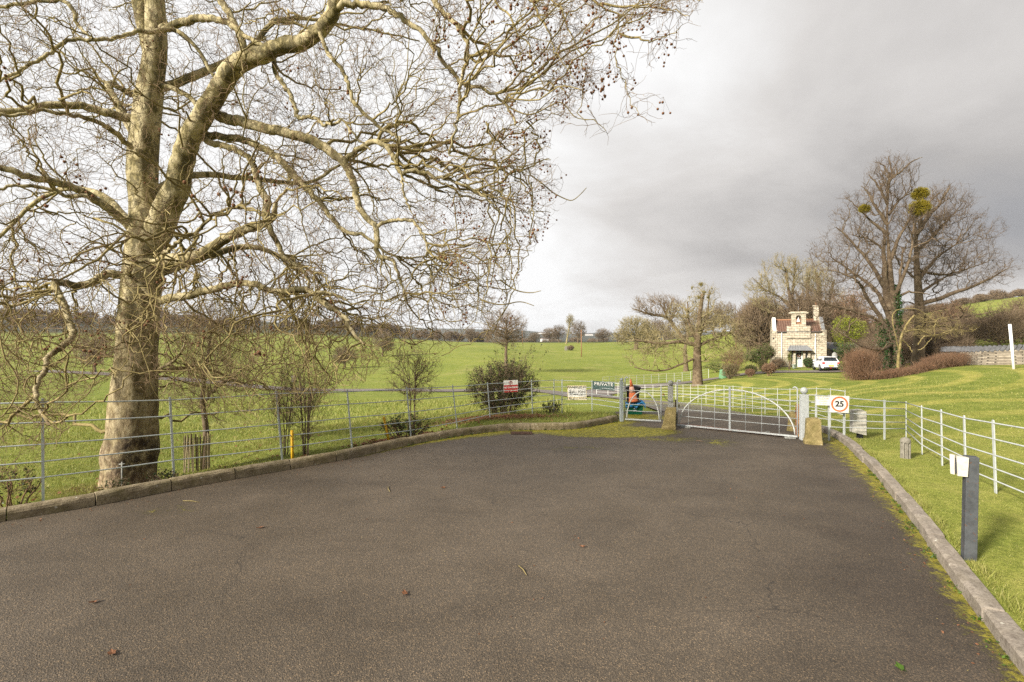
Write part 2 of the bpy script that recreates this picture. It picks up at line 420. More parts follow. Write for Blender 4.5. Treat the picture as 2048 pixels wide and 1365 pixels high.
def kerb(name, line, prof, mat, seed, zfun=lambda x, y: 0.0, side=1, lens=(.85, .95)):
    """sweep kerb stones along a line; prof = list of (outward, z); each stone nudged slightly"""
    rs = np.random.default_rng(seed); line = np.asarray(line)
    d = np.concatenate([[0], np.cumsum(np.linalg.norm(np.diff(line, axis=0), axis=1))]); Lt = d[-1]
    at = lambda t: np.array([np.interp(t, d, line[:, 0]), np.interp(t, d, line[:, 1])])
    V = []; Fs = []; s0 = 0; n = len(prof); rnd = []
    while s0 < Lt-.05:
        L = rs.uniform(*lens); s1 = min(s0+L, Lt); off = rs.normal(0, .007); dz = rs.normal(0, .006); rv = rs.random()
        k = 6; ts = np.linspace(s0+.007, s1-.007, k); b = len(V)
        for i, t in enumerate(ts):
            p = at(t); q = at(min(t+.02, Lt))-at(max(t-.02, 0)); q /= np.linalg.norm(q)+1e-9
            nr = np.array([-q[1], q[0]])*side; zz = zfun(p[0], p[1])
            endf = .006 if i in (0, k-1) else 0
            for j, (o_, z_) in enumerate(prof):
                jx = rs.normal(0, .0018); jz = rs.normal(0, .002) if z_ > .05 else 0
                V.append((p[0]+nr[0]*(o_+off+jx), p[1]+nr[1]*(o_+off+jx), z_+dz+zz+jz-(endf if z_ > .1 else 0))); rnd.append(rv)
        for i in range(k-1):
            for j in range(n-1):
                a = b+i*n+j; Fs.append((a, a+n, a+n+1, a+1))
        Fs.append(tuple(b+j for j in range(n))); Fs.append(tuple(b+(k-1)*n+j for j in reversed(range(n))))
        s0 = s1
    me = bpy.data.meshes.new(name); me.from_pydata([tuple(map(float, v)) for v in V], [], Fs)
    at_ = me.attributes.new('rnd', 'FLOAT', 'POINT'); at_.data.foreach_set('value', np.array(rnd, np.float32))
    bm = bmesh.new(); bm.from_mesh(me); bmesh.ops.recalc_face_normals(bm, faces=bm.faces); bm.to_mesh(me); bm.free()
    o = link_mesh(name, me, mat); tag(o, kind='structure'); return o
def build_materials():
    # ---------------- ground
    t = NT('ground'); p = t.pos()
    big = t.noise(p, .035, 4, .6); med = t.noise(p, .55, 5, .62, 1.2); fine = t.noise(p, 9, 5, .7); ff = t.noise(p, 60, 3, .7)
    field = t.ramp(big, [(.32, (.165, .195, .036)), (.5, (.240, .260, .050)), (.68, (.325, .310, .075))])
    field = t.mix(field, t.ramp(med, [(.3, (.100, .150, .026)), (.5, (.205, .245, .044)), (.72, (.35, .33, .095))]), .5)
    lawnc = t.ramp(med, [(.28, (.175, .205, .036)), (.5, (.265, .280, .058)), (.72, (.37, .345, .095))])
    # mowing stripes, rings round the far lawn
    sp = t.sep(p); dx = t.math('SUBTRACT', sp[0], 12.0); dy = t.math('SUBTRACT', sp[1], 42.0)
    rr = t.math('SQRT', t.math('ADD', t.math('MULTIPLY', dx, dx), t.math('MULTIPLY', dy, dy)))
    wob = t.math('MULTIPLY', t.noise(p, .12, 2), 1.6)
    sn = t.math('SINE', t.math('MULTIPLY', t.math('ADD', rr, wob), 2.55))
    st = t.ramp(sn, [(.25, 0.0), (.75, 1.0)])
    far_l = t.math('MULTIPLY', t.ramp(t.math('DIVIDE', sp[1], 40.0), [(.22, 0.0), (.45, 1.0)]), .85)
    lawnc = t.mix(lawnc, t.mix(t.mix(lawnc, (.72, .80, .68), 1.0, 'MULTIPLY'), t.mix(lawnc, (1.32, 1.18, 1.3), 1.0, 'MULTIPLY'), st), far_l)
    g = t.mix(field, lawnc, t.attr('lawn'))
    g = t.mix(g, t.mix(g, (.55, .62, .5), 1, 'MULTIPLY'), t.ramp(fine, [(.35, .8), (.6, 0.0)]))
    g = t.mix(g, (.30, .27, .11), t.math('MULTIPLY', t.ramp(ff, [(.55, 0.0), (.8, .6)]), t.ramp(med, [(.4, .2), (.7, 1.0)])))
    straw = t.noise(p, .16, 4, .7)
    g = t.mix(g, (.30, .27, .10), t.math('MULTIPLY', t.ramp(straw, [(.54, 0.0), (.70, .65)]), t.math('SUBTRACT', 1.0, t.attr('lawn'))))
    # soil + leaf litter near the shrubs
    g = t.mix(g, t.ramp(t.noise(p, 14, 4), [(.35, (.035, .02, .012)), (.65, (.12, .05, .025))]), t.math('MULTIPLY', t.attr('litter'), 1.6, True))
    # distance: far country becomes hedged farmland and woods (real land cover, by place)
    far = t.ramp(t.math('DIVIDE', sp[1], 1000.0), [(.27, 0.0), (.30, 1.0)])
    cells = t.voro(t.map(p, (.006, .0022, 1)), 1.0, 'F1', 'Color')
    land = t.mix(t.ramp(t.sep(cells)[0], [(.3, (.05, .06, .03)), (.5, (.09, .10, .04)), (.8, (.04, .045, .03))]), (.05, .045, .035), t.ramp(t.noise(t.map(p, (.01, .004, 1)), 1, 5, .7), [(.42, 0.0), (.55, .9)]))
    g = t.mix(g, land, far)
    t.col(g).rough(.95); t.b.inputs['Specular IOR Level'].default_value = .1
    t.bump(t.noise(p, 28, 4, .7), .9, .05); t.bump(t.noise(p, 2.2, 4, .6), .55, .15)
    M['ground'] = t.m
    # ---------------- asphalt
    def asphalt(name, near=True):
        t = NT(name); p = t.pos()
        agg = t.voro(p, 95, 'F1', 'Distance'); aggc = t.sep(t.voro(p, 130, 'F1', 'Color'))
        fine = t.noise(p, 260, 3, .7); med = t.noise(p, 1.1, 5, .6, .6); big = t.noise(p, .22, 4, .55, .8)
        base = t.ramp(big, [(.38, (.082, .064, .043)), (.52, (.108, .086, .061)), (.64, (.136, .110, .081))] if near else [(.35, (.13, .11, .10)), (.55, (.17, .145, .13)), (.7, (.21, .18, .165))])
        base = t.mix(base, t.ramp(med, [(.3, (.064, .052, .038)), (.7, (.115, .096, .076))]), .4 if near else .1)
        stk = t.noise(t.map(p, (.25, 2.2, 1), (0, 0, .5)), 1.0, 4, .6); base = t.mix(base, t.mix(base, (1.45, 1.45, 1.48), 1, 'MULTIPLY'), t.ramp(stk, [(.50, 0.0), (.75, .22)]))
        spk = t.ramp(aggc[0], [(.0, (.45, .44, .43)), (.6, (.92, .9, .88)), (.88, (1.35, 1.27, 1.15)), (.97, (2.5, 2.2, 1.8))])
        c = t.mix(base, spk, .85 if near else .4, 'MULTIPLY')
        sn = t.noise(p, 42, 2, .5)
        c = t.mix(c, (.26, .215, .16), t.ramp(t.noise(p, 125, 2, .8), [(.66, 0.0), (.72, .7)]))
        c = t.mix(c, (.026, .022, .018), t.ramp(t.noise(p, 95, 3, .8), [(.28, .7), (.44, 0.0)]))
        if near:
            pt = t.noise(t.map(p, (1, 1.6, 1), (0, 0, .7)), .65, 5, .62, .5); c = t.mix(c, t.mix(c, (.72, .71, .70), 1, 'MULTIPLY'), t.ramp(pt, [(.36, .55), (.50, 0.0)])); c = t.mix(c, t.mix(c, (1.22, 1.21, 1.20), 1, 'MULTIPLY'), t.ramp(pt, [(.55, 0.0), (.72, .5)]))
            ck = t.voro(t.mix(t.map(p, (.32, .45, 1)), t.noise(p, 1.6, 4, .7, out=1), .16), 1.0, 'DISTANCE_TO_EDGE', 'Distance'); c = t.mix(c, (.030, .025, .02), t.math('MULTIPLY', t.ramp(ck, [(.0, .8), (.0028, 0.0)]), t.ramp(t.noise(p, .5, 3, .6), [(.50, 0.0), (.60, 1.0)])))
            # smooth darker, finer surfaced band along the right kerb and toward the gate
            r = t.attr('right')
            c = t.mix(c, t.mix(c, (.62, .60, .60), 1, 'MULTIPLY'), t.math('MULTIPLY', t.ramp(r, [(.1, 0.0), (.6, 1.0)]), t.ramp(t.noise(p, .9, 4, .6), [(.3, .35), (.6, 1.0)])))
            ms = t.attr('moss'); mn = t.noise(p, 4.2, 6, .72, 1.0); mf = t.noise(p, 30, 4, .75)
            thr = t.math('ADD', t.math('MULTIPLY', mn, .95), t.math('MULTIPLY', mf, .75))
            mm = t.math('SUBTRACT', t.math('ADD', ms, .36), thr)
            mask = t.ramp(t.math('ADD', mm, .35), [(.26, 0.0), (.44, .7), (.75, 1.0)])
            dirt = t.ramp(t.math('ADD', mm, .45), [(.25, 0.0), (.5, .75)])
            c = t.mix(c, (.045, .036, .018), dirt)
            mc = t.ramp(t.noise(p, 9, 4, .7), [(.3, (.07, .07, .006)), (.5, (.24, .215, .015)), (.72, (.46, .39, .035))])
            c = t.mix(c, mc, mask)
            t.bump(t.math('MULTIPLY', mask, mf), .9, .03)
        t.col(c)
        t.rough(t.ramp(big, [(.3, .62), (.7, .8)])); t.b.inputs['Specular IOR Level'].default_value = .35
        t.bump(agg, 1.0, .005); t.bump(t.noise(p, 60, 3, .7), .6, .006)
        return t.m
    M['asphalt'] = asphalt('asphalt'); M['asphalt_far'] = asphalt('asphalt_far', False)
    # ---------------- kerb stones
    def stone(name, c1, c2, lich=True, moss=.4, sc=6):
        t = NT(name); p = t.pos(); n = t.noise(p, sc, 6, .7); n2 = t.noise(p, sc*7, 4, .7)
        c = t.ramp(n, [(.3, c1), (.7, c2)])
        c = t.mix(c, t.mix(c, (.45, .42, .4), 1, 'MULTIPLY'), t.ramp(n2, [(.3, .8), (.55, 0.0)]))
        c = t.mix(c, (.10, .088, .022), t.math('MULTIPLY', t.ramp(t.noise(p, sc*.7, 5, .7), [(.45, 0.0), (.62, 1.0)]), moss))
        c = t.mix(c, t.mix(c, (1.28, 1.26, 1.22), 1, 'MULTIPLY'), t.attr('rnd'))
        if lich:
            v = t.voro(t.mix(p, t.noise(p, 9, 3, .6, out=1), .06), 7, 'F1', 'Distance')
            c = t.mix(c, (.52, .50, .42), t.ramp(v, [(.06, .8), (.115, 0.0)]))
        t.col(c).rough(.95).bump(n2, .8, .01).bump(n, .5, .02); return t.m
    M['kerb_l'] = stone('kerb_mossy_stone', (.15, .118, .072), (.36, .30, .20), True, .4)
    M['kerb_r'] = stone('kerb_plain_stone', (.16, .135, .11), (.32, .28, .235), True, .12, 5)
    M['golden_stone'] = stone('golden_stone', (.19, .145, .06), (.36, .29, .13), True, .5, 7)
    M['wall_stone'] = stone('wall_stone', (.2, .16, .12), (.4, .34, .26), False, .2, 3)
    M['concrete'] = stone('concrete', (.17, .155, .125), (.30, .28, .235), False, .25, 14)
    # ---------------- paints and metals
    def paint(name, c, rust=.15, dirt=.2, rough=.55, sc=14):
        t = NT(name); p = t.obj(); n = t.noise(p, sc, 6, .72); n2 = t.noise(p, sc*3, 5, .7)
        k = t.mix(c, tuple(x*.62 for x in c), t.ramp(n, [(.42, 0.0), (.7, dirt*2.2)]))
        k = t.mix(k, (.10, .045, .02), t.ramp(n2, [(.6, 0.0), (.72-.05*rust, min(1, rust*2))]))
        t.col(k).rough(rough).bump(n2, .25, .004); return t.m
    M['paint_pale'] = paint('pale_grey_paint', (.44, .46, .45), .18, .3)
    M['paint_white'] = paint('weathered_white_paint', (.60, .61, .57), .06, .2)
    M['paint_fence'] = paint('galvanised_grey_paint', (.52, .56, .56), .08, .2)
    M['paint_post'] = paint('grey_post_paint', (.36, .40, .40), .3, .4)
    M['paint_lichen'] = paint('lichened_grey_paint', (.33, .33, .30), .9, 1.0, .8, 30)
    M['steel'] = paint('dark_grey_steel', (.075, .08, .085), .6, .6, .5, 9)
    M['grate'] = simple('rusted_iron', (.075, .042, .028), .9, 0, .4, 20, .4); M['rust'] = simple('rust', (.20, .07, .03), .9, 0, .4, 20, .4)
    M['white_plastic'] = paint('off_white_box', (.52, .49, .42), .08, .5, .6, 10)
    M['black_plastic'] = simple('black_plastic', (.014, .014, .015), .5, 0, .2, 10)
    M['green_plastic'] = simple('green_plastic', (.008, .10, .055), .45, 0, .15, 6)
    M['blue_bag'] = simple('blue_bag', (.04, .21, .42), .35, 0, .25, 9, .4)
    M['orange'] = simple('cone_orange', (.62, .17, .06), .5, 0, .2, 9)
    M['orange_pale'] = simple('cone_band', (.68, .38, .28), .5, 0, .12, 9)
    M['yellow'] = simple('yellow_paint', (.62, .36, .02), .6, 0, .2, 18)
    M['sign_white'] = simple('sign_white', (.78, .76, .70), .5, 0, .06, 3)
    M['sign_cream'] = simple('sign_cream', (.80, .68, .42), .5, 0, .12, 3)
    M['sign_red'] = simple('sign_red', (.48, .035, .03), .45, 0, .08, 3)
    M['sign_orange'] = simple('sign_faded_red', (.72, .17, .06), .5, 0, .1, 6)
    M['sign_faint'] = simple('sign_faint_letters', (.72, .50, .38), .6, 0, .2, 30)
    M['sign_green'] = simple('sign_green', (.085, .14, .13), .55, 0, .3, 9)
    M['sign_mute'] = simple('sign_muted_letters', (.20, .27, .25), .55, 0, .3, 30)
    M['ink'] = simple('sign_black', (.02, .02, .02), .6)
    M['wood'] = simple('weathered_wood', (.20, .16, .09), .9, 0, .35, 22, .5)
    M['wood_orange'] = simple('orange_wood', (.38, .20, .075), .85, 0, .25, 14, .3)
    M['pole_wood'] = simple('pole_wood', (.30, .16, .085), .85, 0, .2, 6, .2)
    # ---------------- bark
    def plane_bark():
        t = NT('plane_tree_bark'); p = t.obj()
        w = t.mix(p, t.noise(p, 3.0, 4, .6, out=1), .16)
        a = t.noise(t.map(w, (1, 1, .6)), 5.2, 5, .65); b = t.noise(t.map(w, (1, 1, .5), loc=(3, 1, 7)), 9.5, 5, .7); z = t.sep(p)[2]
        c = t.ramp(a, [(.40, (.105, .088, .038)), (.45, (.165, .135, .058)), (.48, (.30, .25, .125)), (.57, (.44, .375, .225))])
        c = t.mix(c, (.125, .105, .055), t.ramp(b, [(.53, 0.0), (.56, .85)]))
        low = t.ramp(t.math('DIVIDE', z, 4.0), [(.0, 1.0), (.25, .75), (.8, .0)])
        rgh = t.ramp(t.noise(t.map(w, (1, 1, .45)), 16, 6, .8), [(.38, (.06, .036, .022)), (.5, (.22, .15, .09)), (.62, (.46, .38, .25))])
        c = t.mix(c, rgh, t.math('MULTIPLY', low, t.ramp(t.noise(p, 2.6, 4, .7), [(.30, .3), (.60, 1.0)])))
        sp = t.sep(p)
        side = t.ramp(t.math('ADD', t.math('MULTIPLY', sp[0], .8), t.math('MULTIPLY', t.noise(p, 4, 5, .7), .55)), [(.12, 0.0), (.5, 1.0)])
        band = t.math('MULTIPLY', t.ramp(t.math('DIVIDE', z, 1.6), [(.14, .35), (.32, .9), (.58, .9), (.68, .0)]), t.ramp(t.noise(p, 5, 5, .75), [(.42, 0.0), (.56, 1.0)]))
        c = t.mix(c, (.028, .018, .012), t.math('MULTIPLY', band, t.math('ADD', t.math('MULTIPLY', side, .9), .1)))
        t.col(c).rough(.9).bump(t.noise(t.map(w, (1, 1, .4)), 18, 6, .75), .8, .03).bump(a, .7, .03); return t.m
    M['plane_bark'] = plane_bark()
    def bark(name, c1, c2, c3, sc=6):
        t = NT(name); p = t.pos(); a = t.noise(p, sc, 5, .7)
        t.col(t.ramp(a, [(.32, c1), (.5, c2), (.68, c3)])).rough(.95).bump(t.noise(t.map(p, (1, 1, .3)), sc*4, 4, .7), .5, .02); return t.m
    M['plane_branch'] = bark('plane_branch', (.115, .092, .036), (.225, .178, .072), (.37, .30, .145), 5)
    M['plane_twig'] = bark('plane_twig', (.10, .066, .034), (.185, .125, .070), (.31, .225, .135), 3)
    M['bark_brown'] = bark('bark_brown', (.075, .052, .032), (.14, .10, .062), (.22, .17, .11), 4)
    M['twig_brown'] = bark('twig_brown', (.11, .075, .045), (.175, .125, .078), (.26, .195, .125), 1.2)
    M['twig_hedge'] = bark('twig_hedge', (.10, .055, .03), (.165, .095, .056), (.25, .16, .10), 1.2)
    M['bark_dark'] = bark('bark_dark', (.06, .042, .026), (.115, .082, .052), (.19, .145, .095), 3)
    M['twig_dark'] = bark('twig_dark', (.070, .046, .030), (.112, .078, .052), (.17, .125, .085), 1.2)
    M['twig_olive'] = bark('twig_olive', (.16, .125, .055), (.25, .205, .10), (.34, .29, .17), 1.2)
    M['twig_red'] = bark('twig_red', (.13, .075, .042), (.205, .125, .075), (.30, .20, .125), 1.2)
    M['twig_far'] = bark('twig_far', (.13, .095, .06), (.18, .135, .09), (.23, .18, .125), .1)
    M['seed'] = bark('seed_ball', (.10, .045, .022), (.17, .08, .04), (.24, .12, .065), 60)
    def leafm(name, c1, c2, c3, rough=.55, sc=7):
        t = NT(name); p = t.pos(); a = t.noise(p, sc, 4, .8)
        c = t.ramp(a, [(.3, c1), (.5, c2), (.7, c3)])
        t.col(c).rough(rough)
        tr = t.n.new('ShaderNodeBsdfTranslucent'); t.l.new(c, tr.inputs[0]); mx = t.n.new('ShaderNodeMixShader'); mx.inputs[0].default_value = .3
        t.l.new(t.b.outputs[0], mx.inputs[1]); t.l.new(tr.outputs[0], mx.inputs[2]); t.l.new(mx.outputs[0], t.out.inputs[0]); return t.m
    M['leaf_dark'] = leafm('leaf_dark_green', (.018, .03, .010), (.04, .06, .018), (.09, .11, .03), .4)
    M['leaf_ivy'] = leafm('leaf_ivy', (.018, .05, .012), (.035, .09, .02), (.07, .14, .03), .4)
    M['leaf_dead'] = leafm('leaf_dead', (.10, .045, .022), (.22, .10, .05), (.36, .19, .11), .8, 13)
    M['leaf_yellow'] = leafm('leaf_yellow_green', (.13, .18, .015), (.25, .30, .02), (.36, .38, .04), .5, 3)
    M['mistletoe'] = leafm('mistletoe', (.16, .14, .014), (.32, .26, .028), (.46, .36, .04), .5, 3)
    M['leaf_green'] = leafm('leaf_green', (.03, .07, .01), (.07, .13, .018), (.12, .19, .03), .5, 3)
    M['leaf_palm'] = leafm('leaf_palm', (.10, .13, .03), (.20, .22, .06), (.32, .30, .10), .5, 3)
    t = NT('grass_blades'); r = t.attr('rnd'); p = t.pos(); a = t.noise(p, .8, 4, .65)
    c = t.ramp(a, [(.3, (.185, .215, .038)), (.5, (.275, .290, .060)), (.7, (.38, .35, .10))])
    c = t.mix(c, t.ramp(r, [(.0, (.10, .14, .025)), (.45, (.24, .265, .055)), (.8, (.40, .37, .11)), (1.0, (.56, .48, .25))]), .55)
    t.col(c).rough(.6)
    tr = t.n.new('ShaderNodeBsdfTranslucent'); t.l.new(c, tr.inputs[0]); mx = t.n.new('ShaderNodeMixShader'); mx.inputs[0].default_value = .35
    t.l.new(t.b.outputs[0], mx.inputs[1]); t.l.new(tr.outputs[0], mx.inputs[2]); t.l.new(mx.outputs[0], t.out.inputs[0]); M['grass'] = t.m
    # ---------------- masonry
    def masonry(name, c1, c2, bw, bh, mort=.02, rot=(math.pi/2, 0, 0)):
        t = NT(name); p = t.tc.outputs['Object']
        sp = t.sep(p); cb = t.n.new('ShaderNodeCombineXYZ'); t.l.new(t.math('ADD', sp[0], sp[1]), cb.inputs[0]); t.l.new(sp[2], cb.inputs[1])
        v = t.mix(cb.outputs[0], t.noise(p, 2.2, 3, .6, out=1), .035)
        b = t.n.new('ShaderNodeTexBrick'); b.inputs['Scale'].default_value = 1; b.inputs['Brick Width'].default_value = bw; b.inputs['Row Height'].default_value = bh
        b.inputs['Mortar Size'].default_value = mort; b.inputs['Mortar Smooth'].default_value = .4; b.inputs['Bias'].default_value = 0
        b.inputs['Color1'].default_value = (*c1, 1); b.inputs['Color2'].default_value = (*c2, 1); b.inputs['Mortar'].default_value = (*[x*.45 for x in c1], 1)
        t.l.new(v, b.inputs['Vector'])
        c = t.mix(b.outputs['Color'], t.ramp(t.noise(p, 3.5, 6, .75), [(.3, (.5, .46, .40)), (.65, (1.15, 1.12, 1.08))]), .9, 'MULTIPLY')
        t.col(c).rough(.95); t.bump(t.math('SUBTRACT', 1.0, b.outputs['Fac']), .6, .03); t.bump(t.noise(p, 12, 5, .7), .5, .02); return t.m
    M['ashlar'] = masonry('cottage_stone', (.44, .395, .315), (.54, .49, .395), .55, .27, .022)
    M['rubble'] = masonry('rubble_wall', (.23, .20, .16), (.40, .355, .29), .27, .125, .02)
    t = NT('roof_tiles'); p = t.obj()
    wv = t.n.new('ShaderNodeTexWave'); wv.inputs['Scale'].default_value = 1.15; wv.bands_direction = 'X'; wv.wave_profile = 'SIN'; t.l.new(p, wv.inputs['Vector'])
    w2 = t.n.new('ShaderNodeTexWave'); w2.inputs['Scale'].default_value = .75; w2.bands_direction = 'Z'; w2.wave_profile = 'SAW'; t.l.new(p, w2.inputs['Vector'])
    c = t.mix(t.ramp(t.noise(t.map(p, (4, 4, 3.4)), 1, 5, .8), [(.3, (.085, .05, .036)), (.5, (.145, .085, .06)), (.7, (.23, .145, .10))]), (.10, .045, .03), t.ramp(wv.outputs[1], [(.1, .8), (.4, 0.0)]))
    c = t.mix(c, (.11, .05, .03), t.ramp(w2.outputs[1], [(.0, .7), (.15, 0.0)]))
    t.col(c).rough(.9).bump(wv.outputs[1], .8, .05); M['tiles'] = t.m
    M['lead'] = simple('lead_sheet', (.19, .195, .20), .5, 0, .2, 5)
    M['gutter'] = simple('white_downpipe', (.78, .77, .72), .5, 0, .05)
    M['door'] = simple('pale_sage_door', (.62, .70, .64), .5, 0, .05)
    M['white_paint_lit_coping'] = simple('white_paint_lit_coping', (.80, .79, .76), .5, 0, .06, 4)
    M['slate'] = simple('slate_coping', (.10, .10, .105), .7, 0, .35, 5, .4)
    M['terracotta'] = simple('terracotta', (.26, .13, .07), .8)
    t = NT('window_glass'); t.col((.02, .025, .03)).rough(.08); t.b.inputs['Specular IOR Level'].default_value = .6; M['glass'] = t.m
    t = NT('car_paint'); t.col((.82, .82, .82)).rough(.25); t.b.inputs['Coat Weight'].default_value = .6; M['car_white'] = t.m
    M['tyre'] = simple('tyre', (.018, .018, .018), .8); M['alloy'] = simple('alloy', (.35, .35, .36), .35, .8)
    M['lamp_red'] = simple('lamp_red', (.55, .03, .03), .25); M['plate_yellow'] = simple('plate_yellow', (.75, .50, .03), .4)
    M['far_white'] = simple('far_house_wall', (.62, .60, .56), .8, 0, .1, .1); M['far_roof'] = simple('far_roof', (.20, .13, .11), .9)
# ------------------------------------------------------------------ branching
def nrm(a): return a/(np.linalg.norm(a, axis=-1, keepdims=True)+1e-9)
def tubes(groups):
    """groups: list of (Pts (P,N,3), Rad (P,N), sides) -> V, [Q]"""
    Vs = []; Qs = []; b = 0
    for Pt, Rd, n in groups:
        if len(Pt) == 0: continue
        Pn, N = Pt.shape[:2]
        t = nrm(np.gradient(Pt, axis=1))
        m = nrm(Pt[:, -1]-Pt[:, 0]); ax = np.argmin(np.abs(m), axis=1); ref = np.eye(3)[ax][:, None, :]
        a = nrm(np.cross(t, ref)); c = np.cross(t, a)
        an = 2*np.pi*np.arange(n)/n
        V = Pt[:, :, None, :]+Rd[:, :, None, None]*(a[:, :, None, :]*np.cos(an)[None, None, :, None]+c[:, :, None, :]*np.sin(an)[None, None, :, None])
        idx = np.arange(Pn*N*n).reshape(Pn, N, n)+b
        r = np.roll(idx, -1, 2)
        Q = np.stack([idx[:, :-1], r[:, :-1], r[:, 1:], idx[:, 1:]], -1).reshape(-1, 4)
        Vs.append(V.reshape(-1, 3)); Qs.append(Q); b += Pn*N*n
    return np.concatenate(Vs), [np.concatenate(Qs)]
def tube_obj(name, groups, mat, parent, origin=(0, 0, 0), smooth=True):
    V, Q = tubes(groups); V = V-np.asarray(origin)
    return link_mesh(name, np_mesh(name, V, Q, smooth), mat, parent)

class Tree:
    def __init__(s, seed): s.rs = np.random.default_rng(seed); s.pos = []; s.tan = []; s.rad = []; s.levels = []
    def nodes(s): return np.concatenate(s.pos), np.concatenate(s.tan), np.concatenate(s.rad)
    def add_path(s, Pt, Rd, lvl, reg=True):
        if len(Pt) == 0: return
        t = nrm(np.gradient(Pt, axis=1))
        if reg:
            s.pos.append(Pt.reshape(-1, 3)); s.tan.append(t.reshape(-1, 3)); s.rad.append(Rd.reshape(-1))
        while len(s.levels) <= lvl: s.levels.append([])
        s.levels[lvl].append((Pt, Rd))
    def limb(s, pts, rads, lvl=0, n=None, wig=0.0):
        """hand laid limb"""
        pts = smooth_line(pts, 5); m = len(pts)
        rads = np.interp(np.linspace(0, 1, m), np.linspace(0, 1, len(rads)), rads)
        n = n or max(8, m); q = resample(np.concatenate([pts, rads[:, None]], 1), n)
        Pt = q[:, :3].copy(); 
        if wig: Pt[1:-1] += s.rs.normal(0, wig, (n-2, 3))
        s.add_path(Pt[None], q[None, :, 3], lvl)
    def reach(s, tg, lvl, N, rfun, wig=.1, bias=0.0, base=None, endt=(0, 0, 0), curl=.6, maxd=None, mind=0.0, rmin=.0, tip=.35, par=.8, zig=0.0, pick=None):
        """grow from the nearest node to each target"""
        Ps, Ts, Rs = s.nodes()
        if rmin > 0:
            k = Rs >= rmin; Ps, Ts, Rs = Ps[k], Ts[k], Rs[k]
        kd = kdtree.KDTree(len(Ps))
        for i, p in enumerate(Ps): kd.insert(p, i)
        kd.balance()
        q = tg if base is None else tg+(np.asarray(base)-tg)*bias
        ids = np.array([kd.find(v)[1] for v in q])
        A = Ps[ids]; Ta = Ts[ids]; Ra = Rs[ids]
        D = tg-A; L = np.linalg.norm(D, axis=1)
        k = L > mind
        if maxd: k &= L < maxd
        A, Ta, Ra, D, L, tg = A[k], Ta[k], Ra[k], D[k], L[k], tg[k]
        if len(A) == 0: return A
        n = len(A)
        m0 = nrm(Ta*s.rs.uniform(.2, 1, (n, 1))*curl+nrm(D)*.7+s.rs.normal(0, .25, (n, 3)))*L[:, None]
        m1 = nrm(nrm(D)*.7+np.asarray(endt)+s.rs.normal(0, .3, (n, 3)))*L[:, None]*.8
        t = np.linspace(0, 1, N)[None, :, None]
        Pt = (2*t**3-3*t**2+1)*A[:, None]+(t**3-2*t**2+t)*m0[:, None]+(-2*t**3+3*t**2)*tg[:, None]+(t**3-t**2)*m1[:, None]
        env = np.sin(np.pi*np.clip(t, 0, 1))**.5
        w = s.rs.normal(0, 1, (n, N, 3)); w = (w+np.roll(w, 1, 1))*.5
        Pt = Pt+w*env*(L[:, None, None]*wig)
        if zig:
            z = s.rs.normal(0, 1, (n, N, 3)); Pt = Pt+z*env*(L[:, None, None]*zig)
        r0 = np.minimum(Ra*par, rfun(L)); r1 = np.maximum(r0*tip, .0008)
        tt = np.linspace(0, 1, N)[None]
        Rd = r0[:, None]*(1-tt)+r1[:, None]*tt
        s.add_path(Pt, Rd, lvl); return tg
    def twigs(s, count, lvl, N, ln, r0, r1, src=None, up=0.0, spread=.9, wig=.1, reg=True, keep=None, droop_end=0.0, rmax=9):
        """short side shoots from random nodes on the given levels"""
        P_, T_, R_d = [], [], []
        for l in src:
            for Pt, Rd in s.levels[l]:
                k = Pt.shape[1]; c = Pt[:, max(1, k//4):]
                P_.append(c.reshape(-1, 3)); T_.append(nrm(np.gradient(Pt, axis=1))[:, max(1, k//4):].reshape(-1, 3)); R_d.append(Rd[:, max(1, k//4):].reshape(-1))
        P_ = np.concatenate(P_); T_ = np.concatenate(T_); R_d = np.concatenate(R_d)
        ids = s.rs.integers(0, len(P_), count); ids = ids[R_d[ids] < rmax]
        A, Ta = P_[ids], T_[ids]; n = len(A)
        d = nrm(Ta*(1-spread*.5)+nrm(s.rs.normal(0, 1, (n, 3)))*spread+np.array([0, 0, up]))
        L = s.rs.uniform(*ln, n)
        Pt = np.zeros((n, N, 3)); Pt[:, 0] = A; dd = d
        for i in range(1, N):
            dd = nrm(dd+s.rs.normal(0, wig*3, (n, 3))+np.array([0, 0, up*.25+droop_end*(i/N)]))
            Pt[:, i] = Pt[:, i-1]+dd*(L/(N-1))[:, None]
        if keep is not None:
            k = keep(Pt[:, -1]); Pt = Pt[k]; n = len(Pt)
        tt = np.linspace(0, 1, N)[None]
        Rd = np.repeat(r0*(1-tt)+r1*tt, n, 0)*s.rs.uniform(.75, 1.2, (n, 1))
        s.add_path(Pt, Rd, lvl, reg); return Pt
    def parts(s, spec, parent, origin):
        """spec: list of (name, levels, sides, material)"""
        out = []
        for name, lv, sides, mat in spec:
            g = [(Pt, Rd, sides) for l in lv if l < len(s.levels) for Pt, Rd in s.levels[l]]
            if g: out.append(tube_obj(name, g, mat, parent, origin))
        return out

def in_ell(rs, n, ells):
    """random points in a union of ellipsoids, biased to the shell. ells: (cx,cy,cz,rx,ry,rz[,weight])"""
    w = np.array([e[6] if len(e) > 6 else e[3]*e[4]*e[5] for e in ells], float); w /= w.sum()
    k = rs.choice(len(ells), n, p=w); E = np.array([e[:6] for e in ells], float)[k]
    d = nrm(rs.normal(0, 1, (n, 3))); r = rs.uniform(0.08, 1, (n, 1))**.42
    return E[:, :3]+d*r*E[:, 3:]

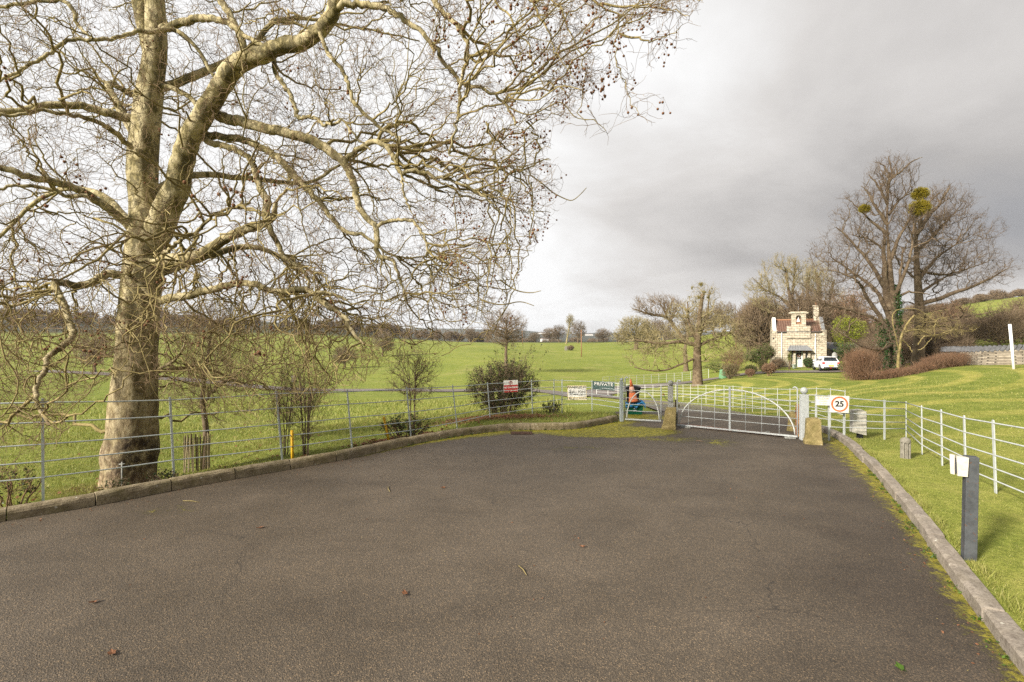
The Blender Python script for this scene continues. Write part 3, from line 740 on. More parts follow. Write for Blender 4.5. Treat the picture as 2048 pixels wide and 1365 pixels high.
def make_tree(seed, h, tr, ells, limbs=None, n=(40, 160, 600, 1600), ln=(.25, .6), bias=.38, up=.25, mats=('bark_brown', 'twig_brown'), rscale=1.0, wig=.06, tw=.006, trunk=None, zig=.0, trunk_only=False, lean=(0, 0), twN=5, flare=1.35, low=None):
    """local coordinates, base at the origin; returns the Tree"""
    t = Tree(seed); rs = t.rs
    if trunk is None:
        trunk = [(0, 0, -.25), (0, 0, h*.08)]+[(lean[0]*k+rs.normal(0, tr*.35), lean[1]*k+rs.normal(0, tr*.35), h*k) for k in (.25, .42, .6, .78)]
    m = len(trunk)
    rr = [tr*flare, tr]+[tr*(1-.16*i-.1*(i/m)) for i in range(1, m-1)]
    rr = [max(x, tr*.12) for x in rr]
    t.limb(trunk, rr, 0, 22)
    if limbs:
        for pts, rads in limbs: t.limb(pts, rads, 0, 14, wig=.03)
    base = np.array(trunk[1])
    S = rscale
    t.reach(in_ell(rs, n[0], ells), 1, 12, lambda L: .013*S*L**1.0+.012*S, wig, bias, base, (0, 0, up), tip=.4)
    t.reach(in_ell(rs, n[1], ells), 2, 9, lambda L: .010*S*L+.006*S, wig, bias*.6, base, (0, 0, up), tip=.4, zig=zig)
    t.reach(in_ell(rs, n[2], ells), 3, 7, lambda L: .007*S*L+.004*S, wig*1.2, bias*.35, base, (0, 0, up), tip=.45, zig=zig)
    t.twigs(n[3], 4, twN, ln, tw*S, tw*S*.45, src=(2, 3), up=up*.6, spread=.75, wig=.06)
    return t
def tree_thing(name, t, loc, label, cat, group=None, mats=('bark_brown', 'bark_brown', 'twig_brown'), sides=(10, 5, 3), lv=((0,), (1, 2), (3, 4)), names=('trunk', 'branches', 'crown'), rz=0, extra=None):
    e = empty(name, loc, rz, label=label, cat=cat, group=group)
    t.parts([(nm, l, sd, M[mt]) for nm, l, sd, mt in zip(names, lv, sides, mats)], e, (0, 0, 0))
    return e

def leaves(name, pts, size, mat, parent, seed=0, aspect=.55, origin=(0, 0, 0), flat=0.0):
    """small diamond leaves with a bend"""
    rs = np.random.default_rng(seed); n = len(pts); pts = np.asarray(pts)-np.asarray(origin)
    d = rs.normal(0, 1, (n, 3)); d[:, 2] *= (1-flat); d = nrm(d); u = rs.normal(0, 1, (n, 3)); u[:, 2] *= (1-flat); u = nrm(np.cross(d, nrm(u)) if flat == 0 else np.cross(d, np.array([0, 0, 1.])+rs.normal(0, .35, (n, 3))))
    w = np.cross(d, u); s = (size*rs.uniform(.6, 1.3, n))[:, None]
    V = np.stack([pts-d*s*.5, pts+u*s*aspect*.5+w*s*.08, pts+d*s*.5, pts-u*s*aspect*.5+w*s*.08], 1).reshape(-1, 3)
    idx = np.arange(n*4).reshape(n, 4)
    return link_mesh(name, np_mesh(name, V, [idx]), mat, parent)

# ------------------------------------------------------------------ the plane tree
def plane_tree():
    D0 = 9.3
    bx, by, bz = -7.15, 9.3, -.33
    T = Tree(11); rs = T.rs
    def L(pts, w, d0=D0, d1=None, lvl=0, n=None, wig=.0):
        """traced limb: px, py, own distance; w = widths in px at start/end"""
        d1 = d0 if d1 is None else d1; m = len(pts)
        P3 = [P(x, y, d0+(d1-d0)*(i/(m-1))**1.1) for i, (x, y) in enumerate(pts)]
        if not isinstance(w, (list, tuple)): w = [w, w*.4]
        R3 = [wi*.86*(d0+(d1-d0)*j/(len(w)-1))/F/2 for j, wi in enumerate(w)]
        T.limb(P3, R3, lvl, n or max(10, m*4), wig)
    # main stem and the second leader
    trunk = [(256, 1010, 150), (256, 975, 122), (258, 935, 112), (260, 900, 112), (264, 850, 104), (267, 797, 98), (271, 740, 92), (274, 690, 88), (278, 620, 86), (286, 560, 86), (293, 510, 88), (297, 470, 84), (293, 435, 70), (289, 400, 62),
             (287, 350, 66), (288, 300, 66), (292, 250, 63), (297, 200, 60), (304, 150, 54), (311, 100, 50), (311, 55, 46), (309, 0, 42), (306, -60, 40), (303, -160, 36), (306, -320, 30), (300, -520, 22), (310, -760, 10)]
    Pt = smooth_line([P(x, y, D0) for x, y, w in trunk], 4); Rd = smooth_line([(w*.80*D0/F/2,) for x, y, w in trunk], 4)[:, 0]
    Pt[:6, 2] = np.linspace(bz-.35, Pt[6, 2], 7)[:6]
    Rd = Rd*(1+rs.normal(0, .012, len(Rd)))
    T.trunkP, T.trunkR = Pt, Rd
    T.add_path(Pt[None], Rd[None], 0)
    L([(302, 500), (325, 440), (340, 405), (353, 380), (362, 340), (369, 310), (380, 275), (395, 250), (415, 215), (432, 190), (450, 160), (465, 140), (483, 124), (505, 116), (530, 108), (560, 94), (600, 88), (625, 72), (645, 55), (660, 35), (668, 8), (672, -40), (690, -120), (720, -240), (730, -400)],
      [60, 58, 52, 48, 46, 44, 46, 42, 36, 34, 34, 30, 24, 18], 9.2, 7.6, n=80, wig=.008)
    L([(668, 22), (679, 15), (705, 8), (737, 10), (765, 16), (791, 29), (820, 48), (846, 68), (870, 98), (894, 130), (928, 171), (960, 176), (990, 190), (1020, 222), (1030, 250)], [17, 15, 11, 8, 5], 7.9, 7.6, wig=.015)
    L([(700, -200), (800, -90), (867, 0), (890, 25), (908, 48), (925, 75), (935, 103), (928, 140), (921, 178), (918, 210), (914, 239), (905, 275), (897, 308)], [16, 12, 9, 7, 5], 7.8, 7.2, wig=.015)
    L([(437, 232), (455, 239), (485, 245), (513, 253), (560, 264), (615, 277), (640, 290), (665, 307), (688, 323), (700, 345), (711, 382), (716, 405), (722, 422), (735, 438), (749, 455), (754, 480), (755, 510), (770, 518), (787, 523), (800, 560), (812, 600)], [25, 24, 22, 20, 16, 14, 13, 9, 5], 9.0, 8.4, wig=.01)
    L([(688, 323), (700, 312), (720, 298), (745, 284), (765, 290), (780, 303), (792, 325), (802, 345), (825, 342), (855, 348), (880, 357), (915, 366), (945, 378), (969, 394), (1000, 430)], [13, 13, 11, 10, 8, 6, 4], 8.85, 8.2, wig=.012)
    L([(749, 455), (762, 448), (776, 443), (800, 440), (817, 441), (832, 450), (846, 467), (853, 485), (855, 502), (849, 517), (862, 540), (868, 570)], [9, 8, 6, 4], 8.6, 8.3, wig=.01)
    L([(392, 258), (412, 268), (437, 273), (475, 278), (513, 290), (550, 312), (581, 342), (608, 372), (632, 396), (660, 430), (683, 458), (700, 466), (725, 470), (760, 495), (800, 520)], [18, 17, 16, 14, 11, 8, 5], 9.1, 8.8, wig=.012)
    L([(390, 268), (420, 284), (444, 292), (470, 300), (495, 314), (508, 335), (513, 359), (522, 380), (533, 400), (533, 420), (530, 435), (538, 452), (547, 468), (556, 490), (567, 513), (590, 530), (612, 547), (618, 575)], [16, 14, 12, 14, 18, 14, 12, 9, 6], 9.0, 8.3, wig=.012)
    L([(322, 530), (345, 520), (370, 518), (393, 513), (420, 498), (444, 482), (478, 465), (505, 455), (533, 444), (548, 432), (552, 405)], [30, 28, 25, 22, 20, 17, 9], 9.1, 7.9, wig=.01)
    L([(318, 600), (340, 596), (376, 591), (410, 583), (444, 574), (470, 568), (495, 567), (520, 573), (547, 581), (580, 582), (612, 578), (625, 588), (632, 598), (650, 608), (666, 619), (690, 636), (700, 655), (709, 672), (730, 690)], [19, 18, 16, 15, 14, 12, 13, 10, 6], 9.2, 7.6, wig=.01)
    L([(622, 590), (640, 585), (660, 588), (680, 594), (694, 601)], [9, 8, 4], 7.9, 7.8)
    L([(262, 552), (240, 552), (219, 547), (200, 556), (185, 566), (165, 571), (150, 571), (128, 567), (109, 567), (118, 590), (130, 612), (137, 640), (147, 668), (135, 684), (120, 697), (105, 706), (95, 716), (92, 737), (83, 750), (75, 765), (72, 796), (80, 820), (100, 850)], [20, 19, 17, 16, 15, 14, 14, 12, 11, 10, 5], 9.2, 6.9, wig=.008)
    L([(270, 238), (240, 233), (222, 229), (190, 219), (164, 212), (125, 210), (85, 212), (40, 222), (0, 226), (-60, 240), (-140, 235), (-240, 260)], [20, 19, 17, 16, 14, 9], 9.2, 7.8, wig=.01)
    L([(262, 296), (248, 282), (236, 270), (218, 257), (198, 246), (168, 235), (137, 229), (85, 222), (30, 232), (-40, 228), (-120, 250)], [13, 12, 10, 8, 5], 9.0, 7.4, wig=.012)
    L([(268, 455), (250, 445), (228, 427), (205, 410), (180, 393), (154, 379), (128, 370), (103, 362), (75, 358), (44, 349), (0, 335), (-60, 330), (-150, 345), (-260, 330)], [20, 19, 17, 16, 14, 9], 9.2, 7.4, wig=.01)
    L([(175, 392), (120, 385), (60, 372), (0, 378), (-80, 390)], [9, 8, 4], 8.4, 7.6, wig=.015)
    L([(352, 62), (325, 60), (301, 64), (273, 63), (250, 70), (232, 76), (191, 80), (137, 80), (113, 99), (75, 125), (34, 147), (0, 158), (-60, 200)], [10, 9, 8, 6], 8.7, 7.6, wig=.012)
    L([(-40, 20), (0, 15), (60, 5), (126, 3), (145, 20), (152, 42), (165, 60), (185, 78)], [7, 8, 9, 5], 8.3, 8.1, wig=.01)
    L([(325, 58), (345, 51), (370, 43), (393, 38), (420, 37), (437, 41), (460, 50), (478, 62), (495, 75), (513, 85), (545, 100)], [19, 17, 14, 11, 8], 9.2, 8.4, wig=.01)
    L([(425, -60), (441, 0), (452, 18), (461, 31), (474, 58), (485, 85), (487, 118)], [16, 15, 15, 16], 8.9, 8.6, wig=.01)
    L([(341, 58), (365, 68), (393, 96), (408, 118), (417, 137), (430, 156), (446, 175)], [9, 8, 6], 9.0, 8.8)
    L([(322, 172), (345, 177), (369, 188), (385, 200), (393, 212), (403, 230)], [12, 11, 9], 9.3, 9.1)
    L([(545, 104), (548, 120), (554, 147), (568, 170), (581, 191), (590, 215), (595, 236), (615, 234), (632, 236), (640, 248), (660, 250), (683, 243), (695, 255), (710, 270), (722, 285), (740, 300)], [11, 10, 8, 6, 4], 8.6, 7.8, wig=.015)
    L([(640, 66), (644, 84), (658, 108), (679, 133), (690, 150), (696, 170), (703, 198), (718, 216), (737, 236), (756, 252), (778, 267), (792, 272), (800, 282), (797, 300), (791, 326), (802, 349), (808, 385), (820, 420)], [9, 9, 8, 7, 5], 8.0, 7.5, wig=.012)
    L([(300, 590), (270, 560), (260, 548), (267, 530), (290, 521), (314, 520), (335, 502), (349, 489), (365, 475), (390, 468), (410, 444), (435, 428), (461, 417), (500, 405)], [8, 9, 9, 8, 6], 8.5, 7.2, wig=.012)
    L([(318, 738), (335, 730), (352, 718), (365, 700), (372, 680)], [7, 6, 3], 8.9, 8.3)
    L([(272, -90), (279, -20), (288, 40), (298, 105), (306, 150)], [40, 40, 36, 26, 16], 9.5, 9.32)
    L([(258, -420), (262, -300), (266, -190), (272, -84)], [10, 20, 30, 40], 9.7, 9.5)
    # unseen upper crown limbs, so the tree stands whole from the side
    for (ax, ay, az, ex, ey, ez) in ((-7, 9.3, 8.5, -11, 13, 12), (-7, 9.3, 7, -2.5, 13.5, 10.5), (-7, 9.3, 6, -12, 14, 8.5), (-6.8, 9.3, 5, -4, 15, 6.5), (-7.2, 9.4, 4.2, -13, 11, 4.5), (-7, 9.3, 9.5, -6, 5.5, 12), (-7, 9.3, 4.4, -9.5, 15, 4.2), (-7, 9.3, 3.5, -4.4, 13.6, 2.6), (-5.1, 8.3, 8.9, .5, 6.8, 9.2), (-4.5, 8.0, 8.6, 1.2, 8.4, 8.2), (-4.8, 8.2, 9.5, -1, 10.8, 10.2)):
        jz = int(np.argmin(np.abs(Pt[:, 2]-az))); lead = T.levels[0][1][0][0]; lr = T.levels[0][1][1][0]; j2 = int(np.argmin(np.abs(lead[:, 2]-(az+.6)))); a = Pt[jz]+0.0 if abs(ax+7) < .4 else lead[j2]+0.0; r_ = .085 if abs(ax+7) < .4 else float(min(.1, lr[j2]*.8)); e = np.array([ex, ey, ez]); k = [a+(e-a)*u+rs.normal(0, .4, 3)*(0 < u < 1)+np.array([0, 0, .8*math.sin(math.pi*u)]) for u in (0, .25, .5, .75, 1)]
        T.limb(k, [r_, r_*.7, r_*.4, r_*.2], 0, 30, .01)
    # ---- crown silhouette as seen, used only to keep growth inside the real crown volume
    EDGE = [(0, 1390), (40, 1370), (70, 1240), (110, 1215), (200, 1180), (235, 1160), (260, 1085), (300, 1105), (350, 1125), (420, 1110), (470, 1085), (540, 1050), (600, 1030), (660, 1000), (700, 930), (760, 760), (800, 700), (850, 600)]
    EY = np.array([e[0] for e in EDGE], float); EX = np.array([e[1] for e in EDGE], float)
    def inside(Pn, slack=0.0):
        px, py = proj(Pn); xm = np.interp(py, EY, EX, left=1400, right=520)+slack
        ymax = np.interp(px, [-400, 0, 100, 200, 340, 450, 600, 700, 760, 900, 1000], [1000, 960, 930, 760, 800, 860, 830, 800, 740, 700, 650])
        return (px < xm) & (py < ymax+slack) & (Pn[:, 1] > 4.2) & (Pn[:, 2] > .35)
    def sample(n):
        out = []; tot = 0
        while tot < n:
            m = 4*n
            d = nrm(rs.normal(0, 1, (m, 3))); r = rs.uniform(.1, 1, (m, 1))**.5
            q = np.array([-6.9, 9.4, 5.0])+d*r*np.array([9.2, 6.6, 8.0])
            px, py = proj(q)
            k = inside(q) & (py > -420) & (px > -420)
            # less growth beyond the frame (not seen), thinner in the low zone
            vis = (py > -25) & (px > -25)
            k &= vis | (rs.random(m) < .16)
            k &= (py < 640) | (rs.random(m) < .9)
            k &= ~((px > 820) & (py < 190)) | (rs.random(m) < .45)
            k &= (q[:, 1] < 12.5) | (rs.random(m) < .6)
            q = q[k]; out.append(q); tot += len(q)
        q = np.concatenate(out)[:n]; return q
    def sample_right(n):
        # right flank: hanging curtain, distances 6-10 m
        m = n*6; px = rs.uniform(860, 1400, m); py = rs.uniform(-60, 660, m)
        Y = np.interp(py, [0, 120, 300, 600], [6.6, 7.0, 8.4, 9.0])+rs.normal(0, .75, m)
        q = np.stack([(px-CX)*Y/F, Y, H-(py-CY)*Y/F], -1); q = q[inside(q)]; return q[:n]
    c0 = np.array([-7, 9.3, 4.5])
    # hanging sprays at the top right
    for pts in ([(867, -60), (960, -40), (1040, -10), (1110, 10), (1140, 60), (1160, 110), (1172, 150), (1165, 190), (1158, 232), (1195, 243), (1212, 262)],
                [(1040, -10), (1120, -20), (1200, 8), (1240, 30), (1235, 75), (1228, 120), (1245, 150), (1258, 195), (1278, 228)],
                [(1200, 8), (1260, 15), (1310, 12), (1345, 22), (1378, 32)], [(1240, 68), (1280, 80), (1312, 78), (1345, 68), (1362, 52)],
                [(1120, -20), (1250, -40), (1330, -20), (1390, -2), (1404, 4)],
                [(1060, 0), (1090, 50), (1105, 95), (1120, 120), (1150, 160)], [(960, -40), (1010, 30), (1050, 90), (1080, 160), (1110, 170), (1138, 195)]):
        L(pts, [6, 2.8, 1.4], 7.4, 6.4, lvl=1, wig=.02)
    # the long stray shoot
    L([(1060, 350), (1085, 368), (1105, 385), (1130, 398), (1145, 401), (1160, 390), (1173, 376)], [3.5, 1.6], 8.2, 8.0, lvl=2)
    for pts in ([(1000, 560), (1030, 580), (1060, 586), (1082, 582)], [(960, 600), (1000, 610), (1040, 604), (1068, 612)], [(1010, 210), (1060, 230), (1120, 205), (1150, 235), (1190, 240)]):
        L(pts, [4, 1.6], 8.6, 8.3, lvl=2)
    # curtain stems hanging from the arching right limbs
    for k in range(9):
        x0 = rs.uniform(950, 1080); y0 = rs.uniform(200, 400); ln = rs.uniform(160, 330); dr = rs.uniform(-10, 70)
        pts = [(x0+dr*u+rs.normal(0, 9), y0+ln*u) for u in np.linspace(0, 1, 7)]
        pts = [(min(x, np.interp(y, EY, EX)-12), y) for x, y in pts]
        L(pts, [4.5, 3, 1.8], 8.2+rs.normal(0, .5), 8.5, lvl=1, wig=.03)
    kr = lambda q: (proj(q)[0] > 1090) & (proj(q)[1] < 300) & (proj(q)[0] < 1415)
    T.twigs(380, 3, 7, (.15, .55), .0038, .002, src=(1,), up=-.1, spread=.9, wig=.12, keep=kr); T.twigs(480, 4, 5, (.08, .28), .0026, .0015, src=(1, 3), up=-.05, spread=.9, wig=.12, keep=kr)
    A = np.concatenate([sample(330), sample_right(45)])
    T.reach(A, 1, 18, lambda l: .009*l+.0075, .022, .12, c0, (0, 0, -.15), tip=.35, zig=.013, mind=.25, rmin=.02)
    B = np.concatenate([sample(1500), sample_right(170)])
    T.reach(B, 2, 12, lambda l: .0062*l+.0045, .035, .06, c0, (0, 0, -.2), tip=.42, zig=.022, mind=.1, curl=.9)
    kl = lambda q: inside(q, 10) & (proj(q)[1] > 590) & (proj(q)[0] > -120) & (proj(q)[0] < 1010)
    lo = T.twigs(1500, 2, 20, (1.0, 2.6), .0125, .0042, src=(0, 1), up=-.10, spread=.9, wig=.125, rmax=.11, droop_end=-.22, keep=kl)
    print('loops', len(lo))
    C = np.concatenate([sample(5300), sample_right(520)])
    T.reach(C, 3, 9, lambda l: .0042*l+.0033, .05, .02, c0, (0, 0, -.1), tip=.5, zig=.03, mind=.05, curl=.9)
    ins = lambda q: inside(q, 14) & ((proj(q)[1] < 560) | (rs.random(len(q)) < .55))
    T.twigs(20000, 4, 6, (.16, .5), .0030, .0016, src=(2, 3), up=.05, spread=.95, wig=.13, keep=ins)
    T.twigs(5500, 5, 4, (.06, .2), .0025, .0015, src=(3, 4), up=.08, spread=.9, wig=.12, reg=False, keep=ins)
    # low tangle behind the fence
    low = []
    while len(low) < 1500:
        px = rs.uniform(-30, 760); py = rs.uniform(600, 900); Y = rs.uniform(7.2, 11.5)
        q = np.array(P(px, py, Y))
        if q[2] > .3 and py < np.interp(px, [0, 100, 200, 340, 450, 600, 700, 760], [980, 940, 760, 790, 850, 820, 800, 740]): low.append(q)
    T.reach(np.array(low), 3, 10, lambda l: .005*l+.0038, .045, 0, None, (0, 0, -.25), tip=.4, zig=.04, mind=.05, curl=1.0, maxd=1.6)
    T.twigs(2600, 4, 6, (.12, .4), .0034, .0018, src=(3,), up=.0, spread=.95, wig=.14, keep=lambda q: inside(q, 14) & (proj(q)[1] > 560))
    # long pendulous shoots screening the field
    n0 = len(T.levels[4]); cand = T.twigs(1500, 4, 11, (.5, 1.35), .0048, .0020, src=(1, 2, 3), up=-.32, spread=.8, wig=.10, droop_end=-.25, keep=lambda q: inside(q, 6) & (proj(q)[1] > 610) & (proj(q)[0] > -40) & (proj(q)[0] < 960))
    print('pendulous', len(cand)); T.twigs(1500, 4, 5, (.08, .3), .0028, .0015, src=(4,), up=0, spread=.95, wig=.14, keep=lambda q: inside(q, 14) & (proj(q)[1] > 600))
    root = empty('plane_tree', (bx, by, bz), label='huge bare plane tree with mottled cream trunk rising behind the kerb', cat='tree')
    og = (bx, by, bz)
    # trunk with a knotty, fluted surface
    Pt, Rd = T.levels[0][0]; T.levels[0] = T.levels[0][1:]
    q = resample(np.concatenate([Pt[0], Rd[0][:, None]], 1), 150); n = 40
    an = 2*np.pi*np.arange(n)/n; cx_, sx_ = np.cos(an), np.sin(an)
    ph = q[:, 2]
    bumpy = 1+.035*np.sin(3*an[None]+ph[:, None]*.6)+.03*np.sin(5*an[None]-ph[:, None]*1.1+1)+.02*np.sin(9*an[None]+ph[:, None]*3.1)
    nz_ = rs.normal(0, 1, (150, n)); nz_ = (nz_+np.roll(nz_, 1, 0)+np.roll(nz_, 1, 1)+np.roll(nz_, -1, 0))/4
    lowz = np.clip(1-(ph-bz)/1.8, 0, 1)[:, None]
    bumpy += nz_*(.012+.05*lowz)
    # swollen collar of burrs low on the stem, hollow above
    bumpy += .055*np.exp(-((ph[:, None]-.35)/.22)**2)*(1+.5*np.sin(4*an[None]))-.05*np.exp(-((ph[:, None]-.75)/.12)**2)*np.clip(np.sin(an[None]-2.6), 0, 1)
    r = q[:, 3:4]*bumpy
    V = np.stack([q[:, 0:1]+r*cx_, q[:, 1:2]+r*sx_, np.repeat(q[:, 2:3], n, 1)], -1).reshape(-1, 3)-np.array(og)
    idx = np.arange(150*n).reshape(150, n); rr = np.roll(idx, -1, 1)
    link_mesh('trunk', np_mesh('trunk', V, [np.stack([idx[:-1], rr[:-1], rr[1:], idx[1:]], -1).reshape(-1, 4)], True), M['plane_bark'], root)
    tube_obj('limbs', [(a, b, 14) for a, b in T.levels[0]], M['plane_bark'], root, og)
    tube_obj('branches', [(a, b, 7) for a, b in T.levels[1]]+[(a, b, 5) for a, b in T.levels[2]], M['plane_branch'], root, og)
    tube_obj('crown', [(a, b, 3) for l in (3, 4, 5) for a, b in T.levels[l]], M['plane_twig'], root, og)
    # seed balls on stalks
    ends = np.concatenate([a[:, -1] for a, b in T.levels[4]])
    px, py = proj(ends)
    w = .10+np.clip((px-820)/180, 0, 1)*1.5+((px < 560) & (py > 330) & (py < 700) & (ends[:, 1] < 8.4))*.55
    w = np.where((px > 1150) & (py < 320), 1.5, w)
    w = np.where((py > 720) | ((py > 640) & (px > 840)), .0, w); w = np.where((px < -20) | (py < -20), .03, w)
    pick = rs.choice(len(ends), 430, False, p=w/w.sum())
    balls = []
    for i in pick:
        for k in range(rs.integers(2, 7)):
            balls.append(ends[i]+np.array([rs.normal(0, .05), rs.normal(0, .05), -rs.uniform(.03, .2)])); 
    balls = np.array(balls); stalk_top = np.repeat(ends[pick], 1, 0)
    # stalk lines
    from mathutils.kdtree import KDTree
    kd = KDTree(len(ends)); [kd.insert(p, i) for i, p in enumerate(ends)]; kd.balance()
    tops = np.array([kd.find(b+np.array([0, 0, .1]))[0] for b in balls])
    st = np.stack([tops, (tops+balls)/2+rs.normal(0, .008, balls.shape), balls], 1)
    tube_obj('stalks', [(st, np.full(st.shape[:2], .0011), 3)], M['plane_twig'], root, og)
    px, py = proj(balls); vis = (px > 0) & (py > 0)
    order = np.argsort(balls[:, 1]+100*(~vis))
    bm = bmesh.new(); bmesh.ops.create_icosphere(bm, subdivisions=2, radius=1); bv = np.array([v.co[:] for v in bm.verts]); bf = np.array([[v.index for v in f.verts] for f in bm.faces]); bm.free()
    one = bpy.data.meshes.new('seed_ball'); one.from_pydata([tuple(v*.0165) for v in bv], [], [tuple(map(int, f)) for f in bf]); one.materials.append(M['seed'])
    one.polygons.foreach_set('use_smooth', np.ones(len(bf), bool))
    for j in order[:100]:
        o = bpy.data.objects.new('seed_ball', one); COL.objects.link(o); o.parent = root; o.location = balls[j]-np.array(og); o.rotation_euler = (j, j*2, 0)
    rest = balls[order[100:]]; sc = rs.uniform(.0135, .0175, len(rest))
    V = (rest[:, None]-np.array(og)+bv[None]*sc[:, None, None]).reshape(-1, 3)
    Fb = (bf[None]+(np.arange(len(rest))*len(bv))[:, None, None]).reshape(-1, 3)
    o = link_mesh('seed_balls', np_mesh('seed_balls', V, [Fb], True), M['seed'], root); o['kind'] = 'stuff'
    return T
# ------------------------------------------------------------------ fences
def bar_post(p0, p1, w, d, yaw, mat, parent, name='post', rounded=True):
    """flat bar post with a rounded head from foot p0 to head p1"""
    p0 = Vector(p0); p1 = Vector(p1); up = (p1-p0); h = up.length; up.normalize()
    a = Vector((math.cos(yaw), math.sin(yaw), 0)); a = (a-up*a.dot(up)).normalized(); b = up.cross(a)
    poly = [(-w/2, -.25), (w/2, -.25), (w/2, h-w*.45)]
    if rounded: poly += [(w/2*math.cos(t), h-w*.45+w*.45*math.sin(t)) for t in np.linspace(.3, math.pi-.3, 6)]
    poly += [(-w/2, h-w*.45)]
    Mx = Matrix((( a.x, b.x, up.x, p0.x), (a.y, b.y, up.y, p0.y), (a.z, b.z, up.z, p0.z), (0, 0, 0, 1)))
    m = MB(); m.prism(poly, d, Mx @ Matrix.Translation((0, -d/2, 0)))
    return m.build(name, mat, parent)
def fence(label, feet, heads, fr, mat, w=.04, d=.012, rr=.010, top_r=None, group='iron estate fences', sag=.0, posts=None, pmat=None, ext=(0, 0)):
    """feet / heads: list of 3D points; fr: rail heights as a fraction of the post"""
    root = empty('estate_fence', tuple(feet[0]), label=label, cat='fence', group=group)
    o = Vector(feet[0]); n = len(feet); rs = np.random.default_rng(len(label))
    for i in range(n):
        if posts is not None and i not in posts: continue
        j = min(i+1, n-1); k = max(i-1, 0)
        yaw = math.atan2(feet[j][1]-feet[k][1], feet[j][0]-feet[k][0])
        bar_post(Vector(feet[i])-o, Vector(heads[i])-o, w, d, yaw, pmat or mat, root)
    for q, f in enumerate(fr):
        pts = []
        for i in range(n):
            p = Vector(feet[i]).lerp(Vector(heads[i]), f)-o
            if pts and sag:
                mid = (pts[-1]+p)/2; mid.z -= sag*rs.uniform(.3, 1.6)
                pts.append(mid)
            pts.append(p)
        m = MB(); m.tube(pts, (top_r or rr) if q == 0 else rr, 6); m.build('rail', mat, root)
    return root
EXTRA = []

def build_fences():
    fr5 = [.962, .775, .57, .41, .262]
    # long fence on the left: top pixel, own distance, foot height
    spec = [(-560, 812, 5.7, .0), (-330, 806, 6.3, .0), (-95, 800, 6.95, -.02), (85, 797, 7.45, -.05), (340, 794, 8.75, -.08), (552, 782, 9.9, -.12), (694, 779, 11.2, -.16), (813, 774, 12.3, -.18), (905, 770, 13.75, -.2), (975, 765, 15.3, -.2), (1063, 760, 16.9, -.22), (1108, 758, 17.7, -.24)]
    heads = [P(x, y, Y) for x, y, Y, z in spec]; lean = [0, 0, .0, .01, .075, .14, .13, .13, .15, .1, .04, 0]
    feet = [(h[0]+l, h[1]+.0, s[3]) for h, s, l in zip(heads, spec, lean)]
    fence('long galvanised five-rail fence on leaning posts beside the plane tree', feet, heads, fr5, M['paint_fence'], w=.034, rr=.0105, sag=.006)
    # corner to gate
    spec = [(1108, 758, 17.75, -.24), (1124, 759, 18.4, -.25), (1184, 761, 17.6, -.1), (1241, 764, 15.05, .1)]
    heads = [P(x, y, Y) for x, y, Y, z in spec]; feet = [(h[0], h[1], s[3]) for h, s in zip(heads, spec)]
    fence('short grey fence run carrying the warning and private signs', feet, heads, fr5, M['paint_fence'], w=.034, rr=.010, posts=(1, 2))
    # gate-line fence right of the stone-footed pillar
    gp = [(1616, 787, 12.15, .1), (1632, 788, 12.1, .1), (1658, 790, 12.05, .06), (1688, 793, 12.0, .06), (1769, 800, 12.0, .05), (1812, 803, 12.1, .05)]
    heads = [P(x, y, Y) for x, y, Y, z in gp]; feet = [(h[0], h[1], s[3]) for h, s in zip(heads, gp)]
    fence('pale fence between the right gate pillar and the concrete bollard', feet, heads, [.965, .79, .60, .43, .26], M['paint_pale'], w=.045, rr=.011, posts=(1, 2, 3, 4))
    # lawn fence to the right
    gp = [(1812, 803, 12.1, .1), (1843, 811, 10.2, .12), (1882, 819, 9.2, .12), (1928, 831, 8.24, .13), (1986, 840, 7.45, .14), (2070, 853, 6.55, .15), (2190, 872, 5.6, .15), (2400, 905, 4.5, .15)]
    heads = [P(x, y, Y) for x, y, Y, z in gp]; feet = [(h[0]+.01*i, h[1], s[3]) for i, (h, s) in enumerate(zip(heads, gp))]
    fence('pale fence with round-headed flat posts crossing the near lawn', feet, heads, [.955, .735, .515, .33, .165], M['paint_pale'], w=.052, rr=.0115, d=.014)
    # drive fence
    A = [(1690, 13.0), (1661, 14.3), (1633, 16.4), (1607, 17.6), (1580, 18.7), (1555, 20.2), (1530, 21.6), (1505, 23), (1484, 24.4), (1466, 25.8), (1448, 27.2), (1430, 28.8), (1412, 30.4), (1396, 32), (1381, 33.5), (1366, 35), (1351, 36.6), (1337, 38), (1322, 39.3), (1306, 40.5), (1290, 41.5), (1272, 42.4), (1254, 43.2), (1236, 44), (1216, 44.7), (1193, 45.2)]
    feet = []; heads = []
    for px, Y in A:
        x = (px-CX)*Y/F; z = gz1(x, Y); feet.append((x, Y, z)); heads.append((x, Y, z+1.14))
    fence('long white fence curving away beside the lawn edge of the drive', feet, heads, [.965, .78, .60, .42, .24], M['paint_white'], w=.036, rr=.0105)
    # far fence on the upper side of the cottage drive
    L = BRANCH[7:21]; off = offset_line(L, 3.2)
    off = resample(off, 15); feet = [(float(x), float(y), gz1(x, y)) for x, y in off]; heads = [(a, b, c+1.15) for a, b, c in feet]
    fence('distant thin white fence on the far side of the cottage drive', feet, heads, [.96, .7, .45, .22], M['paint_white'], w=.055, rr=.010)
EXTRA.append(build_fences)

